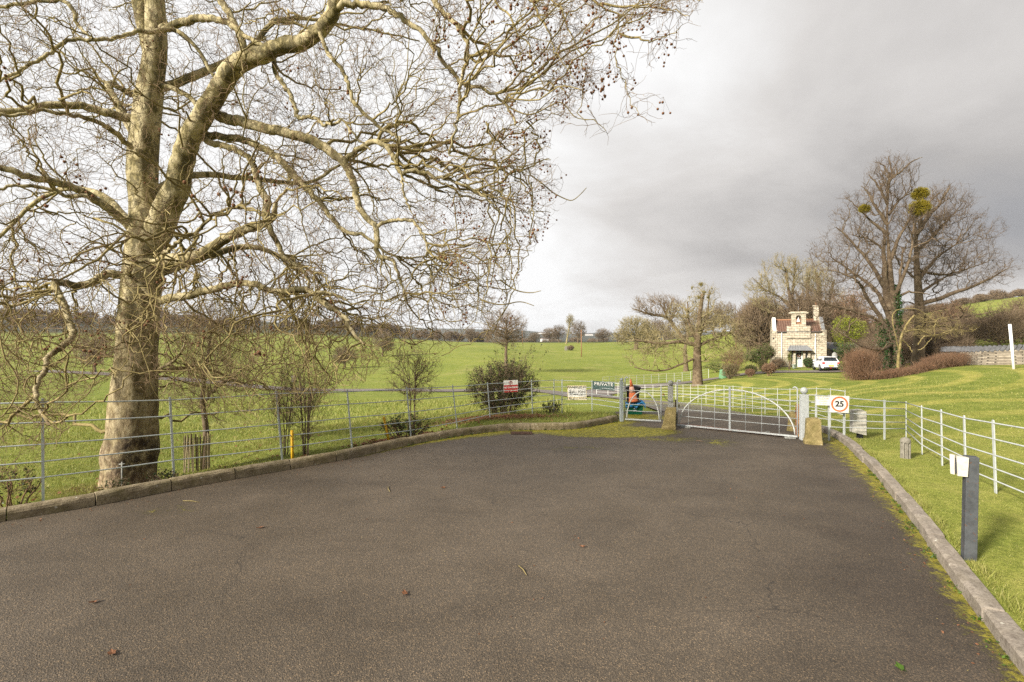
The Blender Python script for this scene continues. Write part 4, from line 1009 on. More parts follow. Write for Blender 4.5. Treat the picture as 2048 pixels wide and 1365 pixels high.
# ------------------------------------------------------------------ gates
PL = Vector(P(1243, 843, 14.95)); PM = Vector(P(1341, 853, 14.08)); PRp = Vector(P(1608, 880, 12.15))
def ball_post(label, foot, w, z1, ball_r, mat, yaw, bmat=None):
    r = empty('gate_post', (foot[0], foot[1], 0), yaw, label=label, cat='gate post')
    m = MB(); m.box((0, 0, z1/2-.1), (w, w, z1+.2), bev=.008); m.build('post', mat, r)
    b = MB(); b.lathe([(.02, z1-.004), (ball_r*.45, z1+.0), (ball_r*.4, z1+.02)], 12)
    b.ball((0, 0, z1+.012+ball_r*.93), ball_r, 18, 12); b.build('ball_finial', bmat or mat, r)
    return r
def stone_block(label, x, y, wb, wt, db, dt, h, yaw, lean=(0, 0), mat=None):
    m = MB(); n = 5; vs = []; rs = np.random.default_rng(int(abs(x)*100))
    # stepped foot, tapered body, chamfered head
    prof = [(1.0, -.1), (1.0, .07), (.93, .10), (.86, .25), (.75, h-.05), (.62, h)]
    for k, (s, z) in enumerate(prof):
        for a, b in ((-1, -1), (0, -1.04), (1, -1), (1.04, 0), (1, 1), (0, 1.04), (-1, 1), (-1.04, 0)):
            j = rs.normal(0, .006, 3)
            vs.append((a*wb/2*s+lean[0]*z+j[0], b*db/2*s+lean[1]*z+j[1], z+(j[2] if k > 0 else 0)))
    fs = []
    for k in range(len(prof)-1):
        for i in range(8): fs.append((k*8+i, k*8+(i+1) % 8, (k+1)*8+(i+1) % 8, (k+1)*8+i))
    fs.append(tuple((len(prof)-1)*8+i for i in range(8))); fs.append(tuple(reversed(range(8))))
    m.add(vs, fs); o = m.build('guard_stone', mat or M['golden_stone']); o.location = (x, y, 0); o.rotation_euler = (0, 0, yaw)
    tag(o, label, 'guard stone'); return o

def gate(name, label, A, B, rails, rods, arch_h, stile_top, hook, mid=None, track=False):
    """A, B: ground points of the two stiles"""
    A = Vector((A.x, A.y, 0)); B = Vector((B.x, B.y, 0)); D = B-A; Lg = D.length; yaw = math.atan2(D.y, D.x)
    r = empty(name, tuple(A), yaw, label=label, cat='gate')
    mp = M['paint_pale']
    f = MB()
    for s, x, top in ((0, 0, stile_top[0]), (1, Lg, stile_top[1])):
        sg = 1 if hook[s] > 0 else -1
        pts = [(x, 0, .05), (x, 0, top-.05)]
        if hook[s]:
            pts += [(x+sg*.05*(1-math.cos(t)), 0, top-.05+.05*math.sin(t)) for t in (.5, 1.0, 1.57, 2.2, 2.8)]
        m = MB(); m.tube(pts, .019 if s == 0 else .017, 8); m.build('stile', mp, r)
    for z in rails:
        m = MB(); m.tube([(0, 0, z), (Lg*.5, 0, z-.004), (Lg, 0, z)], .0095, 6); m.build('rail', mp, r)
    ins = .05
    pts = [(ins+(Lg-2*ins)*(.5-.5*math.cos(t)), .022, .06+arch_h*math.sin(t)) for t in np.linspace(.04, math.pi-.04, 28)]
    m = MB(); m.tube(pts, .031, 8, flat=(.6, 1)); m.build('arch', M['paint_white'], r)
    for q in rods:
        c = (q-.5)/(.5); zt = .06+arch_h*math.sqrt(max(0, 1-c*c))
        m = MB(); m.tube([(q*Lg, 0, .05), (q*Lg, 0, zt)], .007, 6); m.build('rod', mp, r)
    if mid:
        m = MB(); m.box((mid*Lg, -.004, .62), (.05, .03, 1.14), bev=.004); m.build('centre_stile', mp, r)
    m = MB(); m.box((Lg/2, 0, .065), (Lg, .05, .035)); m.build('bottom_rail', mp, r)
    return r
def build_gates():
    ball_post('slim pale post with ball finial at the left side gate', PL, .10, 1.19, .05, M['paint_post'], .1)
    ball_post('lichened grey post with ball finial between the two gates', PM, .145, 1.13, .078, M['paint_lichen'], -.3)
    ball_post('widest pale gate post with smooth round ball, beside the SLOW sign', PRp, .165, 1.105, .083, M['paint_pale'], -.15)
    stone_block('leaning golden guard stone at the middle gate post', *(P(1337, 858, 13.68)[:2]), .36, .25, .30, .22, .58, -.35, lean=(.13, .0))
    stone_block('upright golden guard stone against the right gate post', *(P(1626, 888, 11.72)[:2]), .37, .24, .34, .26, .60, -.45)
    stone_block('far golden guard stone behind the hinge end of main gate', *(P(1588, 858, 13.4)[:2]), .30, .2, .3, .2, .50, -.6)
    d = (PRp-PM).normalized()
    A = PM+d*.19; B = PRp-d*.14
    rods = [.105, .225, .34, .60, .73, .865]
    g = gate('main_gate', 'wide closed vehicle gate with one tall iron arch and thin rods', A, B, [.92, .685, .50, .31], rods, 1.06, (1.30, 1.27), (1, -1), mid=.47)
    rust = MB(); rust.box(((B-A).length-.02, .03, .42), (.035, .02, .7)); rust.build('rusty_strip', M['rust'], g)
    A2 = PL+Vector((.11, .02, 0)); B2 = Vector((4.36, 14.62, 0))
    gate('side_gate', 'narrow pedestrian gate with a low iron arch beside the bins', A2, B2, [.93, .70, .51, .32], [], .84, (1.32, 1.12), (1, 0))
    # sill plates and stops in the road
    for px, py, Y, w, lab in ((1372, 856, 13.82, .26, 'twisted pale gate catch plate by the leaning guard stone'), (1411, 855.5, 13.75, .12, 'small square gate stop plate near the left end'), (1470, 861, 13.25, .15, 'rusty gate stop plate under the gate centre stile'), (1532, 866, 12.9, .18, 'tilted flat gate stop plate right of the centre stile'), (1580, 876, 12.3, .24, 'broad chipped gate plate beside the right gate post')):
        x, y = P(px, py, Y)[:2]
        m = MB(); m.box((0, 0, .02), (w, .11, .03), bev=.004); m.box((w*.2, .06, .035), (w*.35, .05, .05), rz=.4)
        m.tube([(-w*.3, -.03, .035), (w*.25, .05, .05)], .014, 6)
        o = m.build('gate_plate', M['paint_lichen']); o.location = (x, y, 0); o.rotation_euler = (0, 0, -.6 if 'tilted' in lab or 'twisted' in lab else -.35)
        tag(o, lab, 'gate plate', 'metal plates on the road under the main gate')
    # rusty beam lying behind the gate
    m = MB(); a = A+Vector((.1, .22, 0)); b = B+Vector((-.05, .2, 0)); m.box((0, 0, .035), ((b-a).length, .06, .05)); o = m.build('rusty_beam', M['rust']); c = (a+b)/2; o.location = (c.x, c.y, 0)
    o.rotation_euler = (0, 0, math.atan2((b-a).y, (b-a).x)); tag(o, 'long rusty steel beam lying just behind the main gate', 'beam')
    # timber gate stop posts
    x, y = P(1596, 868, 12.62)[:2]
    r = empty('gate_stop_post', (x, y, 0), -.2, label='orange-brown timber post with a black latch behind the gate', cat='post')
    m = MB(); m.box((0, 0, .38), (.085, .085, .85), bev=.006); m.build('post', M['wood_orange'], r)
    m = MB(); m.box((.06, -.01, .40), (.02, .08, .82)); m.build('rust_angle', M['rust'], r)
    m = MB(); m.box((-.055, -.02, .62), (.025, .03, .10)); m.build('latch', M['black_plastic'], r)
    x, y = P(1352, 851, 14.25)[:2]
    r = empty('gate_stop_post', (x, y, 0), -.2, label='slim timber post behind the leaning guard stone', cat='post')
    m = MB(); m.box((0, 0, .33), (.06, .07, .80), bev=.005); m.build('post', M['wood'], r)
    m = MB(); m.box((.075, -.06, .56), (.03, .03, .09), bev=.004); m.build('latch', M['black_plastic'], r)
    # chain on the middle post
    m = MB(); pts = [Vector(P(1328, 789, 14.3)), Vector(P(1331, 797, 14.2)), Vector(P(1337, 802, 14.0)), Vector(P(1343, 803.5, 13.95)), Vector(P(1350, 802, 14.0))]
    q = resample(smooth_line([tuple(p) for p in pts], 5), 22)
    for i, p in enumerate(q[:-1]):
        t = Vector(q[i+1])-Vector(p); c = (Vector(q[i+1])+Vector(p))/2
        rot = t.to_track_quat('X', 'Z').to_matrix().to_4x4() @ Matrix.Rotation(math.pi/2*(i % 2), 4, 'X')
        ring = [(.013*math.cos(a), .008*math.sin(a), 0) for a in np.linspace(0, 2*math.pi, 9)]
        Mx = Matrix.Translation(c) @ rot
        m.tube([Mx @ Vector(v) for v in ring], .0035, 5, caps=False)
    o = m.build('chain', M['steel']); tag(o, 'short steel chain slung round the middle gate post', 'chain')
    m = MB(); m.box((0, 0, 0), (.05, .022, .045), bev=.006); m.tube([(-.015, 0, .02), (-.015, 0, .045), (0, 0, .06), (.015, 0, .045), (.015, 0, .02)], .004, 6)
    o = m.build('padlock', M['rust']); o.location = P(1327, 790, 14.25); tag(o, 'brass-brown padlock on the side gate end', 'padlock')
EXTRA.append(build_gates)

# ------------------------------------------------------------------ signs
def sign(name, label, x0, y0, x1, y1, Y, yaw, mat, tilt=0.0, group=None, dz=0.0, thick=.006):
    w = (x1-x0)*Y/F/max(.6, math.cos(yaw)-math.sin(yaw)*((x0+x1)/2-CX)/F*1.0); h = (y1-y0)*Y/F
    c = P((x0+x1)/2, (y0+y1)/2, Y)
    r = empty(name, c, 0, label=label, cat='sign', group=group); r.rotation_euler = (0, tilt, yaw)
    m = MB(); m.box((0, 0, 0), (w, thick, h), bev=.0015); m.build('panel', mat, r)
    return r, w, h
def put(r, txt, x, z, size, mat, sx=1.0, bold=0.0, y=-.0045, spacing=1.0, name='lettering'):
    return text_obj(txt, name, mat, r, (x, y, z), size, (math.pi/2, 0, 0), bold=bold, sx=sx, spacing=spacing)
def ring_mb(cx, cz, ro, ri, y=-.0045, n=48, t=.0015, sx=1.0):
    m = MB(); vs = []; fs = []
    for k in range(n):
        a = 2*math.pi*k/n
        for r in (ro, ri):
            for yy in (y, y-t): vs.append((cx+r*sx*math.cos(a), yy, cz+r*math.sin(a)))
    for k in range(n):
        a = k*4; b = ((k+1) % n)*4
        fs += [(a+1, b+1, b+3, a+3), (a, a+1, b+1, b)[::-1], (a+2, a+3, b+3, b+2)]
    m.add(vs, fs); return m
def build_signs():
    W, K, R, O = M['sign_white'], M['ink'], M['sign_red'], M['sign_orange']
    r, w, h = sign('no_parking_sign', 'white and red NO PARKING sign on the fence by the holly bush', 1007.5, 761, 1036, 785, 16.05, .2, W, tilt=-.03)
    m = MB(); m.box((0, -.0045, -h*.19), (w*.97, .003, h*.60)); m.build('red_field', R, r)
    ring_mb(0, h*.305, h*.145, h*.112).build('prohibition_ring', R, r)
    put(r, 'P', 0, h*.305, h*.27, K, bold=.003)
    m = MB(); m.box((0, -.0065, h*.305), (h*.25, .001, h*.022), tilt=(0, R_(45))); m.build('slash', R, r)
    put(r, 'NO PARKING', 0, -h*.10, h*.20, W, sx=1.02, bold=.003, y=-.0068); put(r, 'Private property', 0, -h*.34, h*.165, W, sx=1.06, bold=.002, y=-.0068)
    r, w, h = sign('warning_sign', 'cream WARNING security sign with a compass emblem', 1135, 771.5, 1173, 800.5, 18.1, -.32, M['sign_cream'], tilt=-.03)
    m = MB(); m.box((0, -.0042, .01), (w*.94, .002, h*.60)); m.build('white_field', W, r)
    put(r, 'WARNING', 0, h*.385, h*.22, K, sx=1.32, bold=.002, y=-.0065)
    put(r, 'ALL POINT', w*.13, h*.05, h*.25, K, sx=.80, bold=.002, y=-.0065)
    put(r, 'SECURITY SERVICES', w*.15, -h*.13, h*.10, K, sx=.95, bold=.001, y=-.0065)
    put(r, 'CALL 0117 9779274', 0, -h*.385, h*.17, K, sx=.98, bold=.001, y=-.0065)
    ring_mb(-w*.345, .005, h*.135, h*.115, y=-.0055).build('compass_ring', K, r)
    m = MB()
    for k in range(4):
        a = k*math.pi/2; c, s = math.cos(a), math.sin(a); cx_, cz_ = -w*.345, .005; L_ = h*.2; q = h*.025
        m.add([(cx_+c*L_, -.007, cz_+s*L_), (cx_-s*q, -.007, cz_+c*q), (cx_, -.0062, cz_), (cx_+s*q, -.007, cz_-c*q)], [(0, 1, 2), (0, 2, 3)])
    m.build('compass_star', K, r, recalc=False)
    r, w, h = sign('private_sign', 'dark green PRIVATE sign with white letters on the fence', 1185, 763.5, 1229, 780.5, 16.6, -.5, M['sign_green'], tilt=.02)
    ring = MB(); 
    for z in (h*.46, -h*.46): ring.box((0, -.0045, z), (w*.985, .002, .006))
    for x in (-w*.49, w*.49): ring.box((x, -.0045, 0), (.006, .002, h*.90))
    ring.build('border', M['sign_mute'], r)
    put(r, 'PRIVATE', 0, h*.17, h*.50, W, sx=1.12, bold=.004, spacing=1.12)
    put(r, 'NO UNAUTHORISED PARKING', 0, -h*.15, h*.13, M['sign_mute'], sx=1.1); put(r, 'NO ADMITTANCE', 0, -h*.33, h*.14, M['sign_mute'], sx=1.1)
    r, w, h = sign('slow_sign', 'faded white SLOW sign beside the right gate post', 1632, 793.5, 1660, 811, 11.98, -.1, W, tilt=.03)
    put(r, 'SLOW', 0, h*.27, h*.36, M['sign_faint'], sx=1.15, bold=.002, spacing=1.15); put(r, 'CHILDREN', 0, -h*.04, h*.2, M['sign_faint'], sx=.95); put(r, 'PLAYING', 0, -h*.30, h*.2, M['sign_faint'], sx=.95)
    r, w, h = sign('speed_limit_sign', 'square white 25 speed limit sign with an orange-red ring', 1660, 792, 1698, 825.5, 11.85, -.12, W, tilt=.035)
    ring_mb(0, 0, h*.46, h*.365, sx=1.03).build('ring', O, r); put(r, '25', 0, 0, h*.46, K, bold=.006, sx=1.05)
EXTRA.append(build_signs)

# ------------------------------------------------------------------ loose things
def build_props():
    # right-hand box behind the fence
    x, y, _ = P(1716, 880, 12.25)
    r = empty('control_box', (x, y, .03), -.12, label='cream weathered metal control box behind the pale fence', cat='control box')
    w, h, d = .29, .62, .18
    m = MB(); m.prism([(-w/2, .06), (w/2, 0), (w/2, h-.05), (w*.18, h), (-w/2, h-.02)], d, Matrix.Translation((0, -d/2, .08))); m.build('cabinet', M['white_plastic'], r)
    m = MB(); m.box((.03, -d/2-.004, .08+h*.48), (w*.78, .008, h*.80), bev=.004); m.build('door', M['white_plastic'], r)
    m = MB(); m.box((.04, 0, .0), (.10, .1, .20)); m.build('pedestal', M['black_plastic'], r)
    m = MB(); m.box((w/2+.006, 0, .08+h*.45), (.012, d*.9, h*.88)); m.build('side_flange', M['steel'], r)
    # concrete bollard
    x, y, _ = P(1811, 914, 9.85)
    n = 48; m = MB(); vs = []; zs = [0-.1, .265, .285, .33, .36, .378]; rs_ = [.088, .088, .09, .085, .062, .02]
    for z, rad in zip(zs, rs_):
        for k in range(n):
            a = 2*math.pi*k/n; groove = (.72 if (k % 6) in (0, 1, 2) else 1.0) if z < .27 else 1.0
            vs.append((rad*groove*math.cos(a), rad*groove*math.sin(a), z))
    fs = [(i*n+k, i*n+(k+1) % n, (i+1)*n+(k+1) % n, (i+1)*n+k) for i in range(len(zs)-1) for k in range(n)]+[tuple((len(zs)-1)*n+k for k in range(n))]
    m.add(vs, fs); o = m.build('bollard', M['concrete'], smooth=False); o.location = (x, y, .125); tag(o, 'short ribbed concrete bollard light with a domed cap on the lawn', 'bollard')
    # intercom post
    x, y, _ = P(1944, 1117, 5.2)
    r = empty('intercom_post', (x+.02, y+.06, .12), R_(-25), label='dark grey square steel post with a pale keypad on the near lawn', cat='intercom post')
    m = MB(); m.box((.01, 0, .5), (.105, .105, 1.14), bev=.005, tilt=(0, .017)); m.build('post', M['steel'], r)
    k = empty('keypad', (-.085, -.045, .965), parent=None) if False else None
    T_ = Matrix.Translation((-.066, -.045, .965)) @ Matrix.Rotation(-.12, 4, 'Z')
    m = MB(); m.prism([(-.042, -.10), (.038, -.10), (.048, .10), (-.05, .105)], .06, T_ @ Matrix.Translation((0, -.03, 0))); kp = m.build('keypad', M['white_plastic'], r)
    m = MB(); m.prism([(-.035, -.1), (.0, -.105), (.0, .10), (-.042, .105)], .04, Matrix.Translation((-.118, -.01, .968)) @ Matrix.Rotation(-.5, 4, 'Z')); m.build('keypad_side', M['white_plastic'], r)
    m = MB(); m.box((-.108, -.03, .965), (.012, .05, .16)); 
    for q in range(7): m.box((-.112, -.056, .905+q*.02), (.012, .01, .008))
    m.build('grille', M['steel'], r)
    # yellow marker stakes
    for (a, b, Yd, la) in (((584, 861), (585, 930), 10.1, 'upright yellow marker stake behind the left kerb'), ((767, 834), (780, 892), 12.2, 'leaning yellow marker stake near the shrub')):
        p0 = Vector(P(b[0], b[1], Yd)); p1 = Vector(P(a[0], a[1], Yd)); m = MB(); m.tube([p0-p0, (p1-p0)*.5, (p1-p0)], .028, 8); o = m.build('marker_stake', M['yellow']); o.location = p0
        tag(o, la, 'stake', 'yellow marker stakes')
    # small stake with a cap by the trunk
    p0 = Vector(P(244, 985, 8.35)); m = MB(); m.tube([(0, 0, 0), (0, 0, .48)], .012, 6); m.tube([(-.05, 0, .44), (.05, 0, .45)], .009, 6); o = m.build('iron_stake', M['paint_lichen']); o.location = (p0.x, p0.y, -.1); tag(o, 'short iron stake in front of the plane trunk', 'stake')
    # tree guard
    c = Vector((P(394, 945, 12.3)[0], 12.3, 0)); zb = gz1(c.x, c.y)
    r = empty('tree_guard', (c.x, c.y, zb), .1, label='slatted weathered wooden guard round the small dark-stemmed tree', cat='tree guard')
    rs = np.random.default_rng(5)
    for i in range(18):
        a = 2*math.pi*i/18; rad = .27; m = MB(); m.box((rad*math.cos(a), rad*math.sin(a), .42+rs.normal(0, .012)), (.035, .014, .98), rz=a+math.pi/2, tilt=(rs.normal(0, .02), rs.normal(0, .03)+.05)); m.build('slat', M['wood'], r)
    for z in (.18, .78):
        m = MB(); m.tube([(.262*math.cos(a), .262*math.sin(a), z) for a in np.linspace(0, 2*math.pi, 25)], .006, 5, caps=False); m.build('wire_hoop', M['steel'], r)
    # wheelie bin
    x, y = P(1266, 825, 17.1)[:2]
    r = empty('wheelie_bin', (x, y, 0), -.25, label='black wheelie bin with a bulging lid behind the side gate', cat='wheelie bin')
    s = .80
    m = MB(); m.box((0, 0, .50*s), (.50*s, .56*s, .90*s), taper=1.0, bev=.02); 
    vs = [(-.21*s, -.24*s, .04*s), (.21*s, -.24*s, .04*s), (.21*s, .24*s, .04*s), (-.21*s, .24*s, .04*s), (-.28*s, -.31*s, .97*s), (.28*s, -.31*s, .97*s), (.28*s, .31*s, .97*s), (-.28*s, .31*s, .97*s)]
    m = MB(); m.add(vs, ((3, 2, 1, 0), (4, 5, 6, 7), (0, 1, 5, 4), (1, 2, 6, 5), (2, 3, 7, 6), (3, 0, 4, 7))); m.box((0, 0, .95*s), (.60*s, .66*s, .04), bev=.01); m.build('body', M['black_plastic'], r)
    m = MB(); m.prism([(-.31*s, .98*s), (.31*s, .98*s), (.33*s, 1.01*s), (.25*s, 1.05*s), (.1*s, 1.10*s), (-.1*s, 1.10*s), (-.25*s, 1.05*s), (-.33*s, 1.01*s)], .66*s, Matrix.Translation((0, -.34*s, 0)) @ Matrix.Rotation(0, 4, 'Z')); m.build('lid', M['black_plastic'], r)
    for sx_ in (-1, 1):
        m = MB(); m.lathe([(.02, -.02), (.1*s, -.02), (.1*s, .02), (.02, .02)], 16, M=Matrix.Translation((sx_*.24*s, .30*s, .1*s)) @ Matrix.Rotation(math.pi/2, 4, 'Y')); m.build('wheel', M['tyre'], r)
    m = MB(); m.tube([(-.22*s, .38*s, .98*s), (.22*s, .38*s, .98*s)], .014, 8); m.build('handle', M['black_plastic'], r)
    # green recycling box with blue bag and cone on top
    x, y = P(1271, 828, 16.35)[:2]
    r = empty('recycling_box', (x, y+.15, 0), -.12, label='dark green recycling box in front of the black bin', cat='recycling box')
    m = MB(); vs = [(-.22, -.16, 0), (.22, -.16, 0), (.22, .16, 0), (-.22, .16, 0), (-.27, -.2, .31), (.27, -.2, .31), (.27, .2, .31), (-.27, .2, .31)]
    m.add(vs, ((3, 2, 1, 0), (4, 5, 6, 7), (0, 1, 5, 4), (1, 2, 6, 5), (2, 3, 7, 6), (3, 0, 4, 7))); m.build('tub', M['green_plastic'], r)
    m = MB(); 
    for q in ((0, -.205, .30, .56, .025, .04), (0, .205, .30, .56, .025, .04), (-.275, 0, .30, .025, .42, .04), (.275, 0, .30, .025, .42, .04)): m.box(q[:3], q[3:])
    m.build('rim', M['green_plastic'], r)
    m = MB()
    for a in (-.045, .045):
        for b in (.13, .20): m.box((a*.6, -.183-(b-.1)*.13, b), (.045, .004, .045))
    m.build('recycling_emblem', M['paint_post'], r)
    rs = np.random.default_rng(3); n = 26; X, Yg = np.meshgrid(np.linspace(-.30, .33, n), np.linspace(-.26, .22, n))
    Z = .335+.07*np.exp(-((X-.22)/.13)**2)+.02*np.sin(X*24+Yg*9)+rs.normal(0, .010, X.shape)+.022*np.sin(Yg*31-X*17); Z[np.abs(X) > .29] -= .03; Z[Yg < -.215] -= .06
    idx = np.arange(n*n).reshape(n, n); Q = np.stack([idx[:-1, :-1], idx[:-1, 1:], idx[1:, 1:], idx[1:, :-1]], -1).reshape(-1, 4)
    V = np.stack([X.ravel(), Yg.ravel(), Z.ravel()], -1); V2 = V-np.array([0, 0, .03])
    o = link_mesh('plastic_bag', np_mesh('plastic_bag', np.concatenate([V, V2]), [Q, Q[:, ::-1]+n*n], False), M['blue_bag']); o.location = (x, y+.15, .0); o.rotation_euler = (0, 0, -.12)
    tag(o, 'crumpled bright blue bag spread over the green box', 'plastic bag')
    x2, y2 = P(1267, 800, 16.5)[:2]
    r = empty('traffic_cone', (x2, y2, .375), .3, label='faded orange traffic cone standing on top of the green box', cat='traffic cone'); r.rotation_euler = (0, -.13, .1)
    m = MB(); m.box((0, 0, .02), (.40, .40, .035), bev=.01); m.build('base', M['black_plastic'], r)
    def cr(z): return .150-.128*(z-.035)/.735
    m = MB(); m.lathe([(cr(.035)+.01, .035), (cr(.06), .06), (cr(.33), .33)], 24); m.lathe([(cr(.53), .53), (cr(.77), .77), (.008, .775)], 24); m.build('cone', M['orange'], r)
    m = MB(); m.lathe([(cr(.33)+.001, .331), (cr(.53)+.001, .529)], 24); m.build('sleeve', M['orange_pale'], r)
    # road gully grate
    x, y = P(1043, 866, 13.0)[:2]
    m = MB()
    for i in range(10): m.box((i*.05-.225, 0, .012), (.022, .30, .016), tilt=None, rz=.5)
    m.box((0, .16, .011), (.56, .03, .014)); m.box((0, -.16, .011), (.56, .03, .014)); m.box((0, 0, .004), (.54, .30, .004))
    o = m.build('drain_grate', M['grate']); o.location = (x, y, .003); o.rotation_euler = (0, 0, -.02); tag(o, 'rusty slotted drain grate set in the moss by the kerb', 'drain grate')
    # leaning white pole on the lawn
    b = Vector(P(2028, 738, 30)); t_ = Vector(P(2019.5, 649, 30)); m = MB(); m.tube([(0, 0, -.2), (t_-b)*.5, t_-b], .075, 10); o = m.build('white_pole', M['white_paint_lit_coping']); o.location = b; tag(o, 'leaning white painted pole on the lawn before the stone wall', 'pole')
    # fallen twigs and single leaves on the tarmac
    rs = np.random.default_rng(12)
    for (a, b, lab) in (((366, 1003), (399, 1006), 'pale curved twig lying on tarmac near the left kerb'), ((1037, 1133), (1053, 1152), 'pale broken twig lying mid tarmac'), ((1392, 882), (1406, 884), 'dark reddish twig lying near the gate'), ((776, 974), (780, 985), 'small bent twig on the tarmac left of centre')):
        A_ = Vector((*G(*a), .008)); B_ = Vector((*G(*b), .008)); mid = (A_+B_)/2+Vector((rs.normal(0, .01), rs.normal(0, .015), .004)); m = MB(); m.tube([A_-A_, mid-A_, B_-A_], [.005, .006, .003], 6); o = m.build('fallen_twig', M['plane_branch'] if 'pale' in lab or 'small' in lab else M['twig_red']); o.location = A_
        tag(o, lab, 'twig', 'twigs fallen on the tarmac')
    lf = [(520, 1057, 'M', 'curled brown leaf left of centre, farthest from the fence'), (810, 1190, 'D', 'dark red leaf lying mid tarmac'), (224, 1309, 'M', 'orange-brown leaf at the lower left'), (1801, 1340, 'G', 'green leaf on tarmac at the lower right'), (549, 941, 'D', 'tiny leaf near the left kerb joint'), (886, 977, 'M', 'small curled brown leaf past the middle'), (1164, 1095, 'M', 'pale brown leaf right of the broken twig'), (187, 1207, 'M', 'small red-brown leaf toward the left')]
    for px, py, k, lab in lf:
        x, y = G(px, py); sz = .035+.012*rs.random(); m = MB(); n = 10; vs = [(0, 0, .004)]
        for q in range(n):
            a = 2*math.pi*q/n; rr = sz*(1 if q % 2 == 0 else .62); vs.append((rr*math.cos(a)*1.3, rr*math.sin(a)*.7, .004+.012*rs.random()+.01*abs(math.cos(a))))
        m.add(vs, [(0, q+1, (q+1) % n+1) for q in range(n)]); o = m.build('fallen_leaf', M['leaf_green'] if k == 'G' else M['leaf_dead'], recalc=False); o.location = (x, y, .003); o.rotation_euler = (0, 0, rs.random()*3); tag(o, lab, 'leaf', 'single leaves on the tarmac')
EXTRA.append(build_props)
# ------------------------------------------------------------------ cottage
def build_cottage():
    Yd = 64.0; k = Yd/F
    x0 = (1545-CX)*k; Wd = 5.85; z0 = H-(737-CY)*k; zr = lambda py: H-(py-CY)*k-z0; yaw = R_(-25)
    def xr(px): u = (px-CX)/F; return (u*Yd-x0)/(math.cos(yaw)-u*math.sin(yaw))
    depth = 6.2
    r = empty('cottage', (x0, Yd, z0), yaw, label='small golden stone cottage with a bell turret and tiled roof', cat='house')
    A = M['ashlar']; eave = zr(663); ridge = eave+.55
    # main walls: front with real openings, sides, back
    xl, xr_ = 0.0, Wd; f = MB()
    dL, dR, dT = xr(1590), xr(1606), zr(699); wl0, wl1 = xr(1580.5), xr(1586.5); wr0, wr1 = xr(1609.5), xr(1615.5); wB, wT = zr(722), zr(700.5)
    th = .45
    xs = [0, wl0, wl1, dL, dR, wr0, wr1, Wd]
    for i in range(7):
        a, b = xs[i], xs[i+1]
        if i == 3: f.box(((a+b)/2, th/2, (dT+eave)/2), (b-a, th, eave-dT))
        elif i in (1, 5):
            f.box(((a+b)/2, th/2, (wT+eave)/2), (b-a, th, eave-wT)); f.box(((a+b)/2, th/2, wB/2-.3), (b-a, th, wB+.6))
        else: f.box(((a+b)/2, th/2, eave/2-.3), (b-a, th, eave+.6))
    f.box((th/2, depth/2+th/2, eave/2-.3), (th, depth-th, eave+.6)); f.box((Wd-th/2, depth/2+th/2, eave/2-.3), (th, depth-th, eave+.6)); f.box((Wd/2, depth+th/2, eave/2-.3), (Wd, th, eave+.6))
    f.build('wall', A, r)
    # rusticated quoins
    for s, xq in ((-1, 0), (1, Wd)):
        z = 0; i = 0; q = MB()
        while z < eave-.1:
            h_ = .27; w_ = .62 if i % 2 else .40
            q.box((xq-s*(w_/2)+s*.06, .10, z+h_/2), (w_, .34, h_+.004), bev=.02); z += h_; i += 1
        q.build('quoins', A, r)
    # raised parapet gables
    for s, xq, nm in ((-1, .25, 'l'), (1, Wd-.25, 'r')):
        m = MB(); m.add([(xq-.25, -.03, eave-.2), (xq-.25, depth+.3, eave-.2), (xq-.25, depth/2, ridge+1.2), (xq-.25, depth/2-.6, ridge+1.2), (xq+.2, -.03, eave-.2), (xq+.2, depth+.3, eave-.2), (xq+.2, depth/2, ridge+1.2), (xq+.2, depth/2-.6, ridge+1.2)], ((0, 1, 2, 3), (7, 6, 5, 4), (0, 4, 5, 1), (1, 5, 6, 2), (2, 6, 7, 3), (3, 7, 4, 0))); m.build('parapet', A, r)
        m = MB(); m.tube([(xq, -.06, eave-.12), (xq, depth/2-.55, ridge+1.26)], .27, 4, flat=(1, .25)); m.build('parapet_coping', M['white_paint_lit_coping'] if s < 0 else M['lead'], r)  # left coping's white puts its sunlit look into the colour; right is lead
    m = MB(); yb = depth/2
    m.add([(.45, -.12, eave-.02), (Wd-.45, -.12, eave-.02), (Wd-.45, yb, ridge+.95), (.45, yb, ridge+.95), (.45, depth+.4, eave-.02), (Wd-.45, depth+.4, eave-.02), (.45, -.12, eave-.16), (Wd-.45, -.12, eave-.16)], ((0, 1, 2, 3), (3, 2, 5, 4), (6, 7, 1, 0)))
    roof = m.build('roof', M['tiles'], r)
    m = MB(); m.tube([(.45, yb, ridge+.98), (Wd-.45, yb, ridge+.98)], .11, 6); m.build('ridge_tiles', M['terracotta'], roof)
    m = MB(); m.box((Wd/2, -.16, eave-.1), (Wd-1.0, .10, .09)); m.build('gutter', M['steel'], r)
    # chimney
    cx_ = xr(1638.5); m = MB(); ct = zr(616)+.25; m.box((cx_, yb, (ridge+ct)/2), (.58, .6, ct-ridge)); m.build('chimney', M['ashlar'], roof)
    m = MB(); m.box((cx_, yb, ct+.05), (.74, .76, .14)); m.build('chimney_cap', A, roof)
    m = MB(); m.lathe([(.11, 0), (.14, .06), (.1, .34), (.12, .4)], 12, (cx_, yb, ct+.12)); m.build('chimney_pot', M['terracotta'], roof)
    # bell turret: central gable bay with arched opening
    bx0, bx1 = xr(1582.5), xr(1611.5); tz0, tz1 = zr(653), zr(629); bc = (bx0+bx1)/2
    m = MB(); m.box((bc, .12, (eave-.9+tz0)/2), (bx1-bx0+1.0, .62, tz0-eave+.9)); m.add([], []); m.build('turret_base', A, r)
    ow = .30; zo0 = tz0+.25; zo1 = tz0+1.05
    m = MB(); w2 = (bx1-bx0)/2
